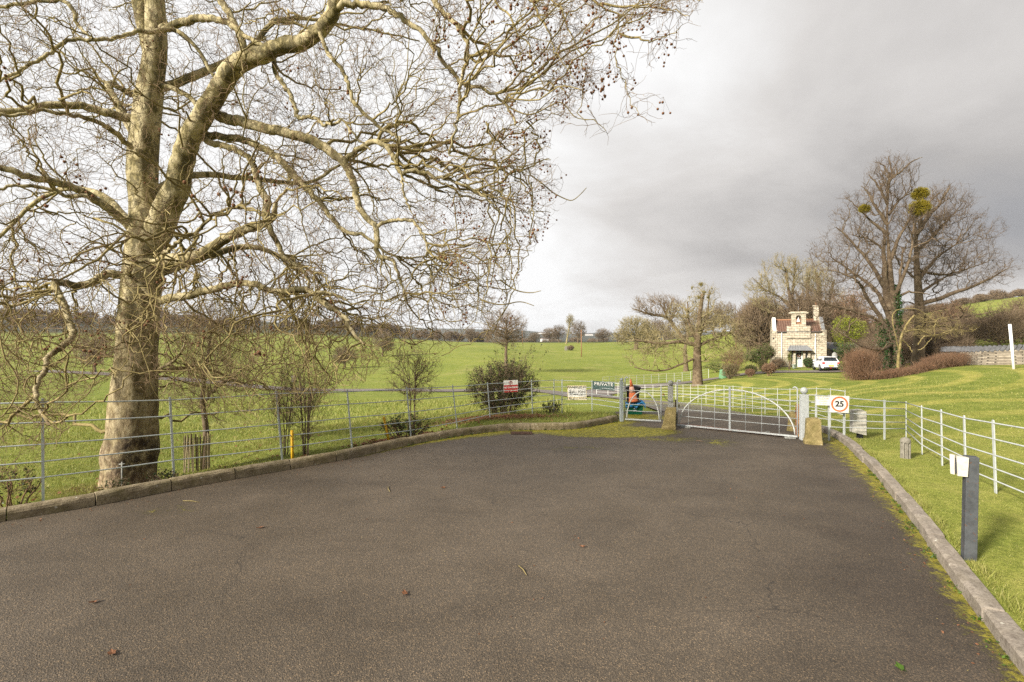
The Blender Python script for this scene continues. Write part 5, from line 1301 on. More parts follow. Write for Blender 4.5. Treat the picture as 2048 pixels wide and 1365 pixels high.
    m.box((bc-(w2+ow)/2, .14, (tz0+tz1)/2), (w2-ow, .56, tz1-tz0)); m.box((bc+(w2+ow)/2, .14, (tz0+tz1)/2), (w2-ow, .56, tz1-tz0))
    m.box((bc, .14, (tz0+zo0)/2), (2*ow, .555, zo0-tz0))
    arc = [(bc-ow, tz1), (bc-ow, zo1)]+[(bc-ow*math.cos(a), zo1+ow*math.sin(a)) for a in np.linspace(.0, math.pi, 9)]+[(bc+ow, tz1)]
    # spandrel block over the arch in two halves
    for s in (-1, 1):
        pl = [(bc+s*ow, tz1), (bc+s*ow, zo1)]+[(bc+s*ow*math.cos(a), zo1+ow*math.sin(a)) for a in np.linspace(.2, math.pi/2, 6)]+[(bc, tz1)]
        m.prism(pl, .555, Matrix.Translation((0, -.138, 0)))
    m.build('bell_turret', A, r)
    m = MB(); m.box((bc, .14, tz1+.09), (bx1-bx0+.55, .86, .18), bev=.02); m.box((bc, .14, tz1+.22), (bx1-bx0+.15, .7, .1)); m.build('turret_cornice', A, r)
    m = MB(); m.lathe([(.24, 0), (.20, .06), (.13, .22), (.10, .36), (.03, .42), (.02, .6)], 16, (bc, .14, zo0+.28)); m.build('bell', M['white_paint_lit_coping'], r)
    m = MB(); m.tube([(bc, .14, tz1+.2), (bc, .14, tz1+.95)], .02, 6); m.build('finial_rod', M['lead'], r)
    m = MB(); m.box((bc, .14, zo0+.12), (2*ow, .2, .22)); m.build('bell_ledge', M['terracotta'], r)
    # canopy, columns, door, windows
    ca, cb = xr(1574), xr(1623); cz0, cz1 = zr(699), zr(691)
    m = MB(); m.add([(ca, -1.0, cz0), (cb, -1.0, cz0), (cb-.45, .0, cz1), (ca+.3, 0, cz1), (ca, -1.0, cz0-.12), (cb, -1.0, cz0-.12), (cb, 0, cz0-.12), (ca, 0, cz0-.12)], ((0, 1, 2, 3), (4, 5, 1, 0), (5, 6, 2, 1), (4, 0, 3, 7), (4, 7, 6, 5)))
    cnp = m.build('door_canopy', M['lead'], r)
    for i in range(8):
        u = (i+.5)/8; m = MB(); m.tube([(ca+(cb-ca)*u, -1.0, cz0+.02), (ca+.3+(cb-.45-ca-.3)*u, 0, cz1+.02)], .025, 5); m.build('lead_roll', M['lead'], cnp)
    for px in (1579, 1588.4, 1608, 1618):
        m = MB(); m.box((xr(px), -.18, (cz0-.35)/2), (.24, .30, cz0-.30)); m.build('column', M['ashlar'], r)
        m = MB(); m.box((xr(px), -.22, cz0-.22), (.34, .42, .22), bev=.03); m.build('corbel', M['terracotta'] if px != 1579 else M['ashlar'], r)
    d = MB(); dw = dR-dL; d.box((dL+dw/2, .18, dT*.24), (dw-.1, .06, dT*.48)); 
    for xx in (dL+.1, dR-.1): d.box((xx, .18, dT*.5), (.12, .062, dT))
    d.box((dL+dw/2, .18, dT-.06), (dw-.1, .064, .12))
    door = d.build('door', M['door'], r)
    g = MB(); g.box((dL+dw/2, .2, dT*.72), (dw-.3, .02, dT*.46)); g.build('glazing', M['glass'], door)
    g = MB()
    for u in (.33, .66): g.box((dL+.16+(dw-.32)*u, .17, dT*.72), (.028, .03, dT*.46))
    for u in (.25, .5, .75): g.box((dL+dw/2, .168, dT*(.49+.46*u)), (dw-.3, .03, .028))
    g.build('glazing_bars', M['white_paint_lit_coping'], door)
    wr = MB(); wr.tube([(dL+dw/2+.17*math.cos(a), .12, dT*.70+.17*math.sin(a)) for a in np.linspace(0, 2*math.pi, 17)], .055, 7, caps=False); wr.build('wreath', M['leaf_dead'], door)
    for a, b in ((wl0, wl1), (wr0, wr1)):
        m = MB(); m.box(((a+b)/2, .2, (wB+wT)/2), (b-a, .02, wT-wB)); wn = m.build('window', M['glass'], r)
        m = MB(); m.box(((a+b)/2, .17, (wB+wT)/2), (.03, .04, wT-wB))
        for u in (.2, .4, .6, .8): m.box(((a+b)/2, .168, wB+(wT-wB)*u), (b-a, .04, .03))
        for xx in (a+.02, b-.02): m.box((xx, .166, (wB+wT)/2), (.05, .05, wT-wB))
        m.build('frame', M['white_paint_lit_coping'], wn)
    # white architrave beside the door
    for px in (1607.3,):
        m = MB(); m.box((xr(px), -.02, dT/2), (.10, .08, dT)); m.build('door_frame', M['white_paint_lit_coping'], r)
    for px, z1 in ((1563.3, eave-.1), (1630.6, eave-.35)):
        m = MB(); m.tube([(xr(px), -.10, -.2), (xr(px), -.10, z1)], .055, 8); m.build('downpipe', M['gutter'], r)
    m = MB(); m.box((dL+dw/2, -.5, .05), (1.9, 1.0, .22), bev=.02); m.box((dL+dw/2, -.2, .2), (1.5, .6, .12), bev=.02); m.build('doorstep', A, r)
    m = MB(); m.box((.12, -.05, zr(677)), (.14, .1, .2)); m.build('wall_lamp', M['black_plastic'], r)
    m = MB(); m.box((-.0+.06, -.06, zr(676)), (.05, .05, .05)); 
    # extension roof glimpsed on the right
    e = empty('garden_shed', P(1690, 742, 68), 0, label='low slate-roofed outbuilding behind the white car', cat='shed')
    m = MB(); m.box((0, 0, 1.3), (5, 3, 3.0)); m.build('wall', M['rubble'], e)
    m = MB(); m.add([(-2.8, -1.9, 2.8), (2.8, -1.9, 2.8), (2.8, 1.9, 3.9), (-2.8, 1.9, 3.9), (-2.8, -1.9, 2.65), (2.8, -1.9, 2.65), (2.8, 1.9, 3.75), (-2.8, 1.9, 3.75)], ((0, 1, 2, 3), (7, 6, 5, 4), (0, 4, 5, 1), (1, 5, 6, 2), (2, 6, 7, 3), (3, 7, 4, 0))); m.build('roof', M['slate'], e)
    # garden pot and palm
    def sp(px, py, Y): p = P(px, py, Y); return (p[0], p[1], gz1(p[0], p[1]))
    pt = sp(1589, 740, 60.5); m = MB(); m.lathe([(.16, 0), (.2, .1), (.27, .45), (.31, .5), (.27, .5)], 16); o = m.build('plant_pot', M['door']); o.location = pt; tag(o, 'pale green glazed pot beside the cottage door', 'plant pot')
    rs = np.random.default_rng(8)
    b = sp(1578.5, 740, 59); pr = empty('cabbage_palm', b, label='small cabbage palm with drooping straw leaves by the cottage', cat='palm')
    m = MB(); m.tube([(0, 0, -.2), (.05, 0, .7), (0, 0, 1.55)], [.12, .09, .08], 8); m.build('trunk', M['bark_brown'], pr)
    V = []; Q = []
    for i in range(130):
        a = rs.random()*6.28; el = rs.uniform(-1.0, 1.4); L_ = rs.uniform(.6, 1.0); p = np.array([0, 0, 1.5]); dd = np.array([math.cos(a)*math.cos(el), math.sin(a)*math.cos(el), math.sin(el)]); sd = np.array([-math.sin(a), math.cos(a), 0])*.035; st = len(V)
        for j in range(5):
            w_ = 1-j/4.2; V += [p-sd*w_, p+sd*w_]; p = p+dd*L_/4; dd = dd+np.array([0, 0, -.28]); dd /= np.linalg.norm(dd)
        for j in range(4): Q.append((st+2*j, st+2*j+1, st+2*j+3, st+2*j+2))
    link_mesh('fronds', np_mesh('fronds', np.array(V), [np.array(Q)]), M['leaf_palm'], pr)
    # standing garden statue/cover beside the car
    s = sp(1669, 744, 54); m = MB(); m.lathe([(.20, 0), (.22, .5), (.24, 1.0), (.27, 1.35), (.27, 1.6), (.22, 1.8), (.12, 1.93), (.02, 1.96)], 14, sx=1, sy=.8)
    rs = np.random.default_rng(4); m.v = [tuple(np.array(v)+rs.normal(0, .02, 3)) for v in m.v]; o = m.build('covered_statue', M['paint_lichen']); o.location = s; tag(o, 'pale wrapped garden ornament standing behind the white car', 'ornament')
    # wooden telegraph pole group
    for px, top, bot, Y, lab, hgt, wdt in ((1472, 646, 697, 110, 'telegraph pole with crossbar and stays on the slope by the cottage', 0, .3), (1163, 660, 714, 130, 'lone wooden telegraph pole standing in the green field', 0, .26), (1045, 662, 690, 250, 'slim far telegraph pole beside the field tree', 0, .35)):
        b = Vector(P(px, bot, Y)); b.z = gz1(b.x, b.y)-.3; tz = P(px, top, Y)[2]; e = empty('telegraph_pole', b, label=lab, cat='telegraph pole', group='wooden telegraph poles'); hh = tz-b.z
        m = MB(); m.tube([(0, 0, 0), (-hh*.01, 0, hh)], [wdt/2, wdt/2.8], 8); m.build('pole', M['pole_wood'], e)
        if Y != 250:
            m = MB(); m.box((-.05, 0, hh-.15 if px > 1300 else hh-1.0), (2.4 if px > 1300 else 1.1, .12, .12)); m.build('crossbar', M['steel'], e)
        if px > 1300:
            m = MB(); m.lathe([(.05, 0), (.28, .05), (.28, .6), (.05, .65)], 10, (-.5, 0, hh*.52)); m.build('transformer', M['paint_pale'], e)
            m = MB(); m.tube([(0, 0, hh*.95), (hh*.58, 0, hh*.02)], .035, 4); m.build('stay_wire', M['wood'], e); m = MB(); m.tube([(0, 0, hh*.74), (hh*.36, -.3, hh*.1)], .035, 4); m.build('stay_wire', M['wood'], e)
EXTRA.append(build_cottage)

def build_car():
    # small white hatchback seen from its rear left quarter; x forward
    c = P(1651, 745, 55); z = gz1(c[0], c[1])
    r = empty('parked_car', (c[0], c[1], z+.04), R_(73), label='white hatchback parked on the cottage drive, tail toward the lawn', cat='car')
    # side profile with width per station
    st = [(-1.88, .30, .62, .62, .80), (-1.93, .42, .95, .80, .84), (-1.80, .25, 1.02, .84, .86), (-1.2, .2, 1.0, .86, .88), (0, .2, .95, .86, .88), (1.0, .2, .92, .86, .88), (1.5, .22, .86, .82, .86), (1.86, .28, .72, .70, .78), (1.94, .35, .6, .6, .7)]
    m = MB(); vs = []; n = 10
    for x, zb, zt, wt, wm in st:
        mid = (zb+zt)/2
        ring = [(-wm*.9, zb), (-wm, zb+.12), (-wm, mid), (-wm*.99, zt-.08), (-wt*.92, zt), (wt*.92, zt), (wm*.99, zt-.08), (wm, mid), (wm, zb+.12), (wm*.9, zb)]
        vs += [(x, y, z_) for y, z_ in ring]
    fs = [(i*n+k, i*n+(k+1) % n, (i+1)*n+(k+1) % n, (i+1)*n+k) for i in range(len(st)-1) for k in range(n)]+[tuple(range(n)), tuple((len(st)-1)*n+k for k in reversed(range(n)))]
    m.add(vs, fs, smooth=True)
    # cabin
    cb = [(-1.78, 1.0, 1.02), (-1.45, 1.0, 1.42), (-1.1, 1.0, 1.50), (-.2, 1.0, 1.52), (.35, .98, 1.44), (1.05, .94, .96)]
    vs = []; 
    for x, zb, zt in cb: vs += [(x, -.80, zb-.05), (x, -.60 if zt > 1.1 else -.78, zt), (x, .60 if zt > 1.1 else .78, zt), (x, .80, zb-.05)]
    fs = [(i*4+k, i*4+(k+1) % 4, (i+1)*4+(k+1) % 4, (i+1)*4+k) for i in range(len(cb)-1) for k in range(4)]+[(0, 1, 2, 3), (23, 22, 21, 20)]
    m.add(vs, fs); m.box((-1.52, 0, 1.47), (.34, 1.15, .04), bev=.01); m.build('body', M['car_white'], r, smooth=False)
    def quad(name, q, mat, parent=r):
        m = MB(); m.add(q, [(0, 1, 2, 3)] if len(q) == 4 else [tuple(range(len(q)))]); return m.build(name, mat, parent)
    quad('rear_window', [(-1.785, -.66, 1.04), (-1.785, .66, 1.04), (-1.475, .54, 1.40), (-1.475, -.54, 1.40)], M['glass'])
    for s in (-1, 1):
        yy = lambda zz: s*(.80-(zz-.95)/.5*.20+.012)
        quad('side_window', [(-1.42, yy(1.04), 1.04), (-.45, yy(1.03), 1.03), (-.45, yy(1.42), 1.42), (-1.22, yy(1.40), 1.40)], M['glass'])
        quad('side_window', [(-.38, yy(1.03), 1.03), (.72, yy(1.0), 1.0), (.28, yy(1.36), 1.36), (-.38, yy(1.42), 1.42)], M['glass'])
        m = MB(); m.box((-1.90, s*.70, .84), (.12, .26, .20), bev=.03); m.build('tail_lamp', M['lamp_red'], r)
        m = MB(); m.box((.75, s*.95, 1.0), (.12, .16, .13), bev=.03); m.build('door_mirror', M['car_white'], r)
        m = MB(); m.lathe([(.03, -.08), (.045, -.08), (.045, .05)], 10, M=Matrix.Translation((-1.93, s*.52, .33)) @ Matrix.Rotation(math.pi/2, 4, 'Y')); m.build('exhaust', M['alloy'], r)
        for x in (-1.22, 1.22):
            Tm = Matrix.Translation((x, s*.80, .31)) @ Matrix.Rotation(math.pi/2, 4, 'X')
            m = MB(); m.lathe([(.2, -.1), (.30, -.09), (.31, 0), (.30, .09), (.2, .1)], 22, M=Tm); w = m.build('wheel', M['tyre'], r)
            m = MB(); m.lathe([(.02, -.115), (.21, -.105), (.21, .105), (.02, .115)], 14, M=Tm); m.build('rim', M['alloy'], w)
            m = MB(); m.lathe([(.36, -.095), (.37, .095)], 22, M=Tm); m.build('wheel_arch', M['black_plastic'], r)
    m = MB(); m.box((-1.955, 0, .34), (.06, 1.35, .16), bev=.02); m.build('lower_bumper', M['black_plastic'], r)
    m = MB(); m.box((-1.965, 0, .56), (.02, .52, .12)); m.build('number_plate', M['plate_yellow'], r)
    m = MB(); m.box((-1.975, .05, .32), (.02, .16, .09)); m.build('fog_lamp', M['lamp_red'], r)
    m = MB(); m.box((-1.945, 0, .78), (.01, .1, .07)); m.build('boot_badge', M['alloy'], r)
EXTRA.append(build_car)

def build_walls():
    # stone boundary wall behind the big trees
    pts = [(1845, 716, 52), (1880, 724, 48), (1920, 728.5, 45), (1960, 729, 43.5), (2005, 728, 42.3), (2048, 727, 41.5), (2110, 725, 41), (2300, 723, 40)]
    line = [np.array(P(a, b, Y)) for a, b, Y in pts]; line = resample(np.array(line), 40)
    line[:, 2] = gz(line[:, 0], line[:, 1])
    e = empty('boundary_wall', tuple(line[0]), label='long rubble stone wall with dark slate coping beyond the lawn', cat='wall')
    o = line[0]; dx = line[-1]-line[0]; nr = np.array([-dx[1], dx[0], 0]); nr /= np.linalg.norm(nr)
    h = 1.30; m = MB(); n = len(line); vs = []; fs = []
    for p in line:
        q = p-o; vs += [tuple(q-nr*.22-[0, 0, .4]), tuple(q-nr*.20+[0, 0, h]), tuple(q+nr*.20+[0, 0, h]), tuple(q+nr*.22-[0, 0, .4])]
    for i in range(n-1):
        for k in range(3): fs.append((i*4+k, i*4+k+1, (i+1)*4+k+1, (i+1)*4+k))
    fs += [(0, 1, 2, 3), tuple((n-1)*4+k for k in (3, 2, 1, 0))]
    m.add(vs, fs); m.build('wall', M['rubble'], e)
    rs = np.random.default_rng(9); m = MB(); L_ = np.linalg.norm(dx[:2]); nn = int(L_/.22)
    for i in range(nn):
        p = np.array([np.interp(i/nn, np.linspace(0, 1, n), line[:, k]) for k in range(3)])-o; a = math.atan2(dx[1], dx[0])
        m.box((p[0], p[1], p[2]+h+.10+rs.normal(0, .012)), (.25, .52, .50+rs.normal(0, .02)), rz=a, tilt=(.0, .55+rs.normal(0, .05)))
    m.build('coping', M['slate'], e)
    # far buildings in the valley
    for px, py, Y, w, hh, d, lab in ((1088, 678, 900, 11, 2.5, 8, 'white farmhouse at the far field edge below the trees'), (1178, 677, 2300, 36, 5, 20, 'large pale factory shed in the distant town'), (1240, 680, 1900, 24, 4, 14, 'long pale terrace in the distant town'), (1205, 678, 2100, 16, 4, 12, 'cream houses left of the lone round tree in the town'), (1100, 679, 950, 7, 2, 6, 'small white outbuilding beside the far farmhouse'), (1084, 671.5, 2600, 40, 5, 20, 'pale buildings on the distant wooded hillside')):
        p = P(px, py, Y); z = gz1(p[0], p[1]); e = empty('distant_house', (p[0], p[1], z), rs.uniform(-.4, .4), label=lab, cat='building', group='buildings in the distant valley')
        zz = max(hh, p[2]-z); m = MB(); m.box((0, 0, zz/2), (w, d, zz)); m.build('wall', M['far_white'], e)
        m = MB(); m.add([(-w/2-.5, -d/2-.5, zz), (w/2+.5, -d/2-.5, zz), (w/2+.5, d/2+.5, zz), (-w/2-.5, d/2+.5, zz), (-w/2, 0, zz+hh*.45), (w/2, 0, zz+hh*.45)], ((0, 1, 5, 4), (2, 3, 4, 5), (1, 2, 5), (3, 0, 4), (3, 2, 1, 0))); m.build('roof', M['far_roof'], e)
    # compost bin, field stone
    p = P(1446, 755, 58); z = gz1(p[0], p[1]); m = MB(); m.lathe([(.45, 0), (.46, .05), (.36, .9), (.37, .95), (.30, 1.02), (.05, 1.06)], 16); o = m.build('compost_bin', M['door']); o.location = (p[0], p[1], z); tag(o, 'pale green compost bin at the end of the far fence', 'compost bin')
    o.data.materials.clear(); o.data.materials.append(simple('compost_green', (.16, .33, .18), .5))
    p = P(1132, 700, 178); z = gz1(p[0], p[1]); m = MB(); m.box((0, 0, .7), (1.0, 1, 1.7), taper=.85, bev=.1); o = m.build('field_trough', M['concrete']); o.location = (p[0], p[1], z); tag(o, 'pale block beside the round bush in the field', 'stone block')
    p = P(588, 738, 62); z = gz1(p[0], p[1]); m = MB(); m.box((0, 0, .35), (.5, .5, .9), taper=.9, bev=.05); o = m.build('field_marker', M['concrete']); o.location = (p[0], p[1], z); tag(o, 'small pale marker block beyond the park road', 'stone block')
EXTRA.append(build_walls)
# ------------------------------------------------------------------ planting
def at(px, Y, dz=0.0):
    x = (px-CX)*Y/F; return (x, Y, gz1(x, Y)+dz)
def bush(seed, w, d, h, stems, n=(60, 260, 900), up=.5, rs0=1.0, z0=.0, box=False, spread=.35, tw=.004, tip_r=None, bias=.3):
    """many-stemmed shrub in local coordinates"""
    t = Tree(seed); rs = t.rs
    for i in range(stems):
        a = rs.random()*6.28; b = rs.random()**.5; x, y = b*w*spread*math.cos(a), b*d*spread*math.sin(a)
        t.limb([(x*.4, y*.4, -.1), (x*.7, y*.7, h*.25), (x*1.2, y*1.2, h*.6)], [.014*rs0, .008*rs0], 0, 8, .01)
    def samp(k):
        if box: 
            q = rs.uniform(-1, 1, (k, 3)); return np.stack([q[:, 0]*w/2, q[:, 1]*d/2, z0+(q[:, 2]*.5+.5)*(h-z0)], -1)
        return in_ell(rs, k, [(0, 0, z0+(h-z0)*.5, w/2, d/2, (h-z0)/2)])
    t.reach(samp(n[0]), 1, 8, lambda L: .006*rs0*L+.003*rs0, .06, bias, (0, 0, 0), (0, 0, up), tip=.5)
    t.reach(samp(n[1]), 2, 6, lambda L: .004*rs0*L+.0025*rs0, .08, bias*.5, (0, 0, 0), (0, 0, up), tip=.5)
    t.twigs(n[2], 3, 4, (h*.05, h*.14), tw*rs0, tw*rs0*.5, src=(1, 2), up=up*.8, spread=.8, wig=.1)
    return t
def bush_thing(name, t, loc, label, cat, mat, group=None, leaf=None, rz=0, mat2=None):
    e = empty(name, loc, rz, label=label, cat=cat, group=group)
    t.parts([('stems', (0,), 5, M[mat]), ('twigs', (1, 2, 3), 3, M[mat2 or mat])], e, (0, 0, 0))
    if leaf:
        nm, cnt, size, lm = leaf; ends = np.concatenate([a[:, 1:].reshape(-1, 3) for l in (2, 3) for a, b in t.levels[l]])
        k = t.rs.integers(0, len(ends), cnt); leaves(nm, ends[k]+t.rs.normal(0, size*.4, (cnt, 3)), size, M[lm], e, 3)
    return e
def mistletoe(parent, c, r, seed, n=700):
    rs = np.random.default_rng(seed); d = nrm(rs.normal(0, 1, (n, 3))); t = np.linspace(.05, 1, 5)[None, :, None]
    Pt = np.array(c)+d[:, None]*t*r*rs.uniform(.8, 1.05, (n, 1, 1))*np.array([1, 1, .85])+rs.normal(0, r*.03, (n, 5, 3))
    b = tube_obj('mistletoe', [(Pt, np.full((n, 5), r*.012), 3)], M['mistletoe'], parent)
    e = Pt[:, 2:].reshape(-1, 3); V = []
    lv = leaves('mistletoe_leaves', e+rs.normal(0, r*.03, e.shape), r*.10, M['mistletoe'], b, seed, .4); return b

def build_field_trees():
    # --- oak-like tree with mistletoe beside the gate
    Y = 50; b = at(1395, Y); s = Y/F
    ells = [(0, 0, 6.6, 3.6, 3.4, 2.6, 2.2), (-3.2, .3, 4.6, 4.6, 3.2, 1.7, 1.3), (2.2, 0, 5.2, 3.4, 3, 2.3, 1.1), (-4.2, -.5, 3.0, 3.6, 2.4, 1.5, .9), (3.0, 0, 3.6, 3.0, 2.2, 1.3, .6), (.6, 0, 9.2, 1.6, 1.4, 1.3, .35)]
    t = make_tree(21, 10.2, .52, ells, limbs=[([(0, 0, 4.1), (-1.6, 0, 4.4), (-3.6, -.2, 4.2), (-6.4, -.3, 4.6)], [.24, .16, .07]), ([(0, 0, 3.9), (1.6, .2, 4.7), (3.2, 0, 5.2)], [.2, .1, .05]), ([(0, 0, 2.9), (-1.6, -.4, 2.2), (-4.0, -.6, 1.5), (-6.5, -.6, 1.9)], [.12, .09, .04]), ([(0, 0, 4.5), (-.8, .3, 6.5), (-1.0, 0, 8.4)], [.24, .12, .05]), ([(0, 0, 4.5), (1.0, .2, 7.0), (1.2, 0, 9.6)], [.2, .1, .04])],
                  n=(120, 520, 1900, 4600), ln=(.2, .6), bias=.12, up=.08, zig=.05, wig=.10, tw=.008, rscale=1.35, trunk=[(0, 0, -.3), (0, 0, .5), (-.03, 0, 2.2), (0, 0, 4.4), (.2, 0, 6.8), (.5, 0, 9.2)], flare=1.2)
    e = tree_thing('mistletoe_tree', t, b, 'stout twiggy tree with mistletoe tufts behind the main gate', 'tree', mats=('bark_brown', 'twig_olive', 'twig_olive'))
    for k, (px, py, r) in enumerate(((1402, 569, 6), (1407, 584, 4.5), (1398, 595, 5), (1416, 595, 4), (1384, 575, 3), (1384, 578, 2.4), (1378, 594, 2.4), (1424, 578, 2.2), (1410.5, 585, 3))):
        p = np.array(P(px, py, Y))-np.array(b); mistletoe(e, p, r*s, k, 220)
    # --- broad flat-topped oak behind it
    b = at(1372, 78); t = make_tree(22, 9, .36, [(-4.6, 0, 10.3, 4.3, 3.5, 2.1, 1.3), (-.8, 0, 9.4, 3.0, 3, 2.0, .6)], limbs=[([(0, 0, 4.5), (-1.6, 0, 6.6), (-3, 0, 8.4), (-6.0, 0, 9.0), (-8.4, 0, 9.8)], [.34, .28, .18, .06]), ([(-2.4, 0, 7.6), (-3.4, 0, 9.4), (-3.2, 0, 11)], [.2, .06])], n=(60, 240, 700, 1500), ln=(.35, .8), bias=.15, up=.3, tw=.011, rscale=1.4, zig=.03)
    tree_thing('oak_tree', t, b, 'flat-topped bare oak reaching left behind the mistletoe tree', 'tree', mats=('bark_brown', 'twig_brown', 'twig_brown'))
    # --- round tree left of it
    b = at(1272, 165); t = make_tree(23, 9, .7, [(0, 0, 7.2, 6.2, 6, 4.2, 1), (-4.5, 0, 4.2, 3.8, 4, 3.0, .35), (4.5, 0, 4.5, 4, 4, 3.2, .35)], limbs=[([(0, 0, 3), (-2, 0, 5), (-5, 0, 6)], [.4, .15]), ([(0, 0, 3), (2, 0, 6), (4, 0, 8)], [.4, .15])], n=(80, 300, 1100, 2800), ln=(.7, 1.5), bias=.3, up=.3, tw=.024, rscale=2.1)
    tree_thing('round_tree', t, b, 'round-headed bare tree on the skyline left of the flat-topped oak', 'tree', mats=('bark_brown', 'twig_olive', 'twig_olive'))
    # --- tree in the field left of the pole
    b = at(1012, 76); t = make_tree(24, 7.5, .27, [(0, 0, 6.8, 3.6, 3.4, 3.0, 1)], n=(70, 260, 800, 2200), ln=(.35, .8), bias=.2, up=.2, tw=.011, rscale=1.4, zig=.03, trunk=[(0, 0, -.3), (0, 0, 1), (0, 0, 3.2), (.1, 0, 5), (0, 0, 8)], flare=1.1)
    tree_thing('field_tree', t, b, 'round twiggy tree standing in the field above the fence bush', 'tree', mats=('bark_brown', 'twig_brown', 'twig_brown'))
    # --- slim leaning poplar with rooks nests
    b = at(1134, 248); t = make_tree(25, 15, .42, [(1.5, 0, 11.6, 2.3, 2.2, 3.6, 1), (.8, 0, 6.4, 1.8, 1.6, 2.2, .3)], n=(60, 160, 420, 700), ln=(.5, 1.1), bias=.1, up=.3, tw=.022, rscale=2, trunk=[(-.3, 0, -.3), (-.2, 0, 1), (.5, 0, 5), (1.2, 0, 9), (1.7, 0, 13.5)])
    e = tree_thing('slim_tree', t, b, 'tall slim leaning tree with dark nests at the field edge', 'tree', mats=('twig_olive', 'twig_olive', 'twig_olive'))
    for k, (x, z) in enumerate(((1.6, 11.9), (2.6, 12.8), (2.5, 11.9), (3.2, 9.8))): mistletoe(e, (x, 0, z), .42, 40+k, 90)
    # --- distant copies along the field edge and the valley
    pro = []
    for k, (hh, ww) in enumerate(((9, 4.2), (11, 4.8), (8, 5.0))):
        t = make_tree(30+k, hh*.8, .3, [(0, 0, hh*.62, ww, ww, hh*.40, 1), (ww*.5, 0, hh*.4, ww*.6, ww*.6, hh*.25, .3)], n=(50, 170, 560, 1300), ln=(.6, 1.3), bias=.25, up=.3, tw=.022, rscale=2.1)
        pro.append(t)
    spots = [(1156, 262, 1, 1.08, 'rounded bare tree just right of the slim nest tree'), (1207, 275, 2, .98, 'lone rounded bare tree before the distant town'), (1100, 300, 2, 1.1, 'low spreading tree above the white farmhouse'), (1118, 290, 0, 1.15, 'bare tree left of the slim nest tree'), (1306, 200, 0, 1.2, 'reddish bare tree right of the round-headed tree'), (1330, 190, 1, .9, 'bare tree in the gap behind the flat-topped oak'), (1450, 175, 1, 1.0, 'pale bare tree on the slope right of the mistletoe tree'), (1428, 165, 0, 1.1, 'tall bare tree behind the right side of mistletoe tree'), (1470, 200, 2, .9, 'bare tree at the hill crest behind telegraph pole'),
             (975, 270, 0, .9, 'bare tree at the field edge left of the field tree'), (1070, 285, 2, .75, 'small bare tree at the field edge near the far pole'), (940, 285, 1, .8, 'bare tree at the field edge further left of the field tree'), (1400, 210, 1, 1.0, 'bare tree on the ridge behind the mistletoe crown'), (1375, 220, 0, 1.0, 'bare tree on the ridge behind the oak trunk'),
             (190, 72, 0, .62, 'twiggy tree in the field left of the plane trunk'), (690, 92, 2, .5, 'bushy thorn tree in the field right of the plane'), (765, 130, 0, .75, 'bare field tree seen through the right branches')]
    protos = {}
    for px, Y, k, sc, lab in spots:
        if k not in protos:
            o = tree_thing('bare_tree', pro[k], at(px, Y), lab, 'tree', 'bare trees across the fields', mats=('bark_brown', 'twig_far', 'twig_far'), sides=(6, 3, 3)); protos[k] = o
        else:
            o = copy_tree(protos[k]); o.location = at(px, Y); o['label'] = lab
        o.scale = (sc, sc, sc); o.rotation_euler = (0, 0, px*1.7)
    # round bush in the field
    t = bush(60, 2.9, 2.6, 1.9, 20, (60, 300, 1400), tw=.02, rs0=3); bush_thing('round_bush', t, at(1141, 178), 'dark round bush in the middle of the green field', 'bush', 'twig_brown')
EXTRA.append(build_field_trees)

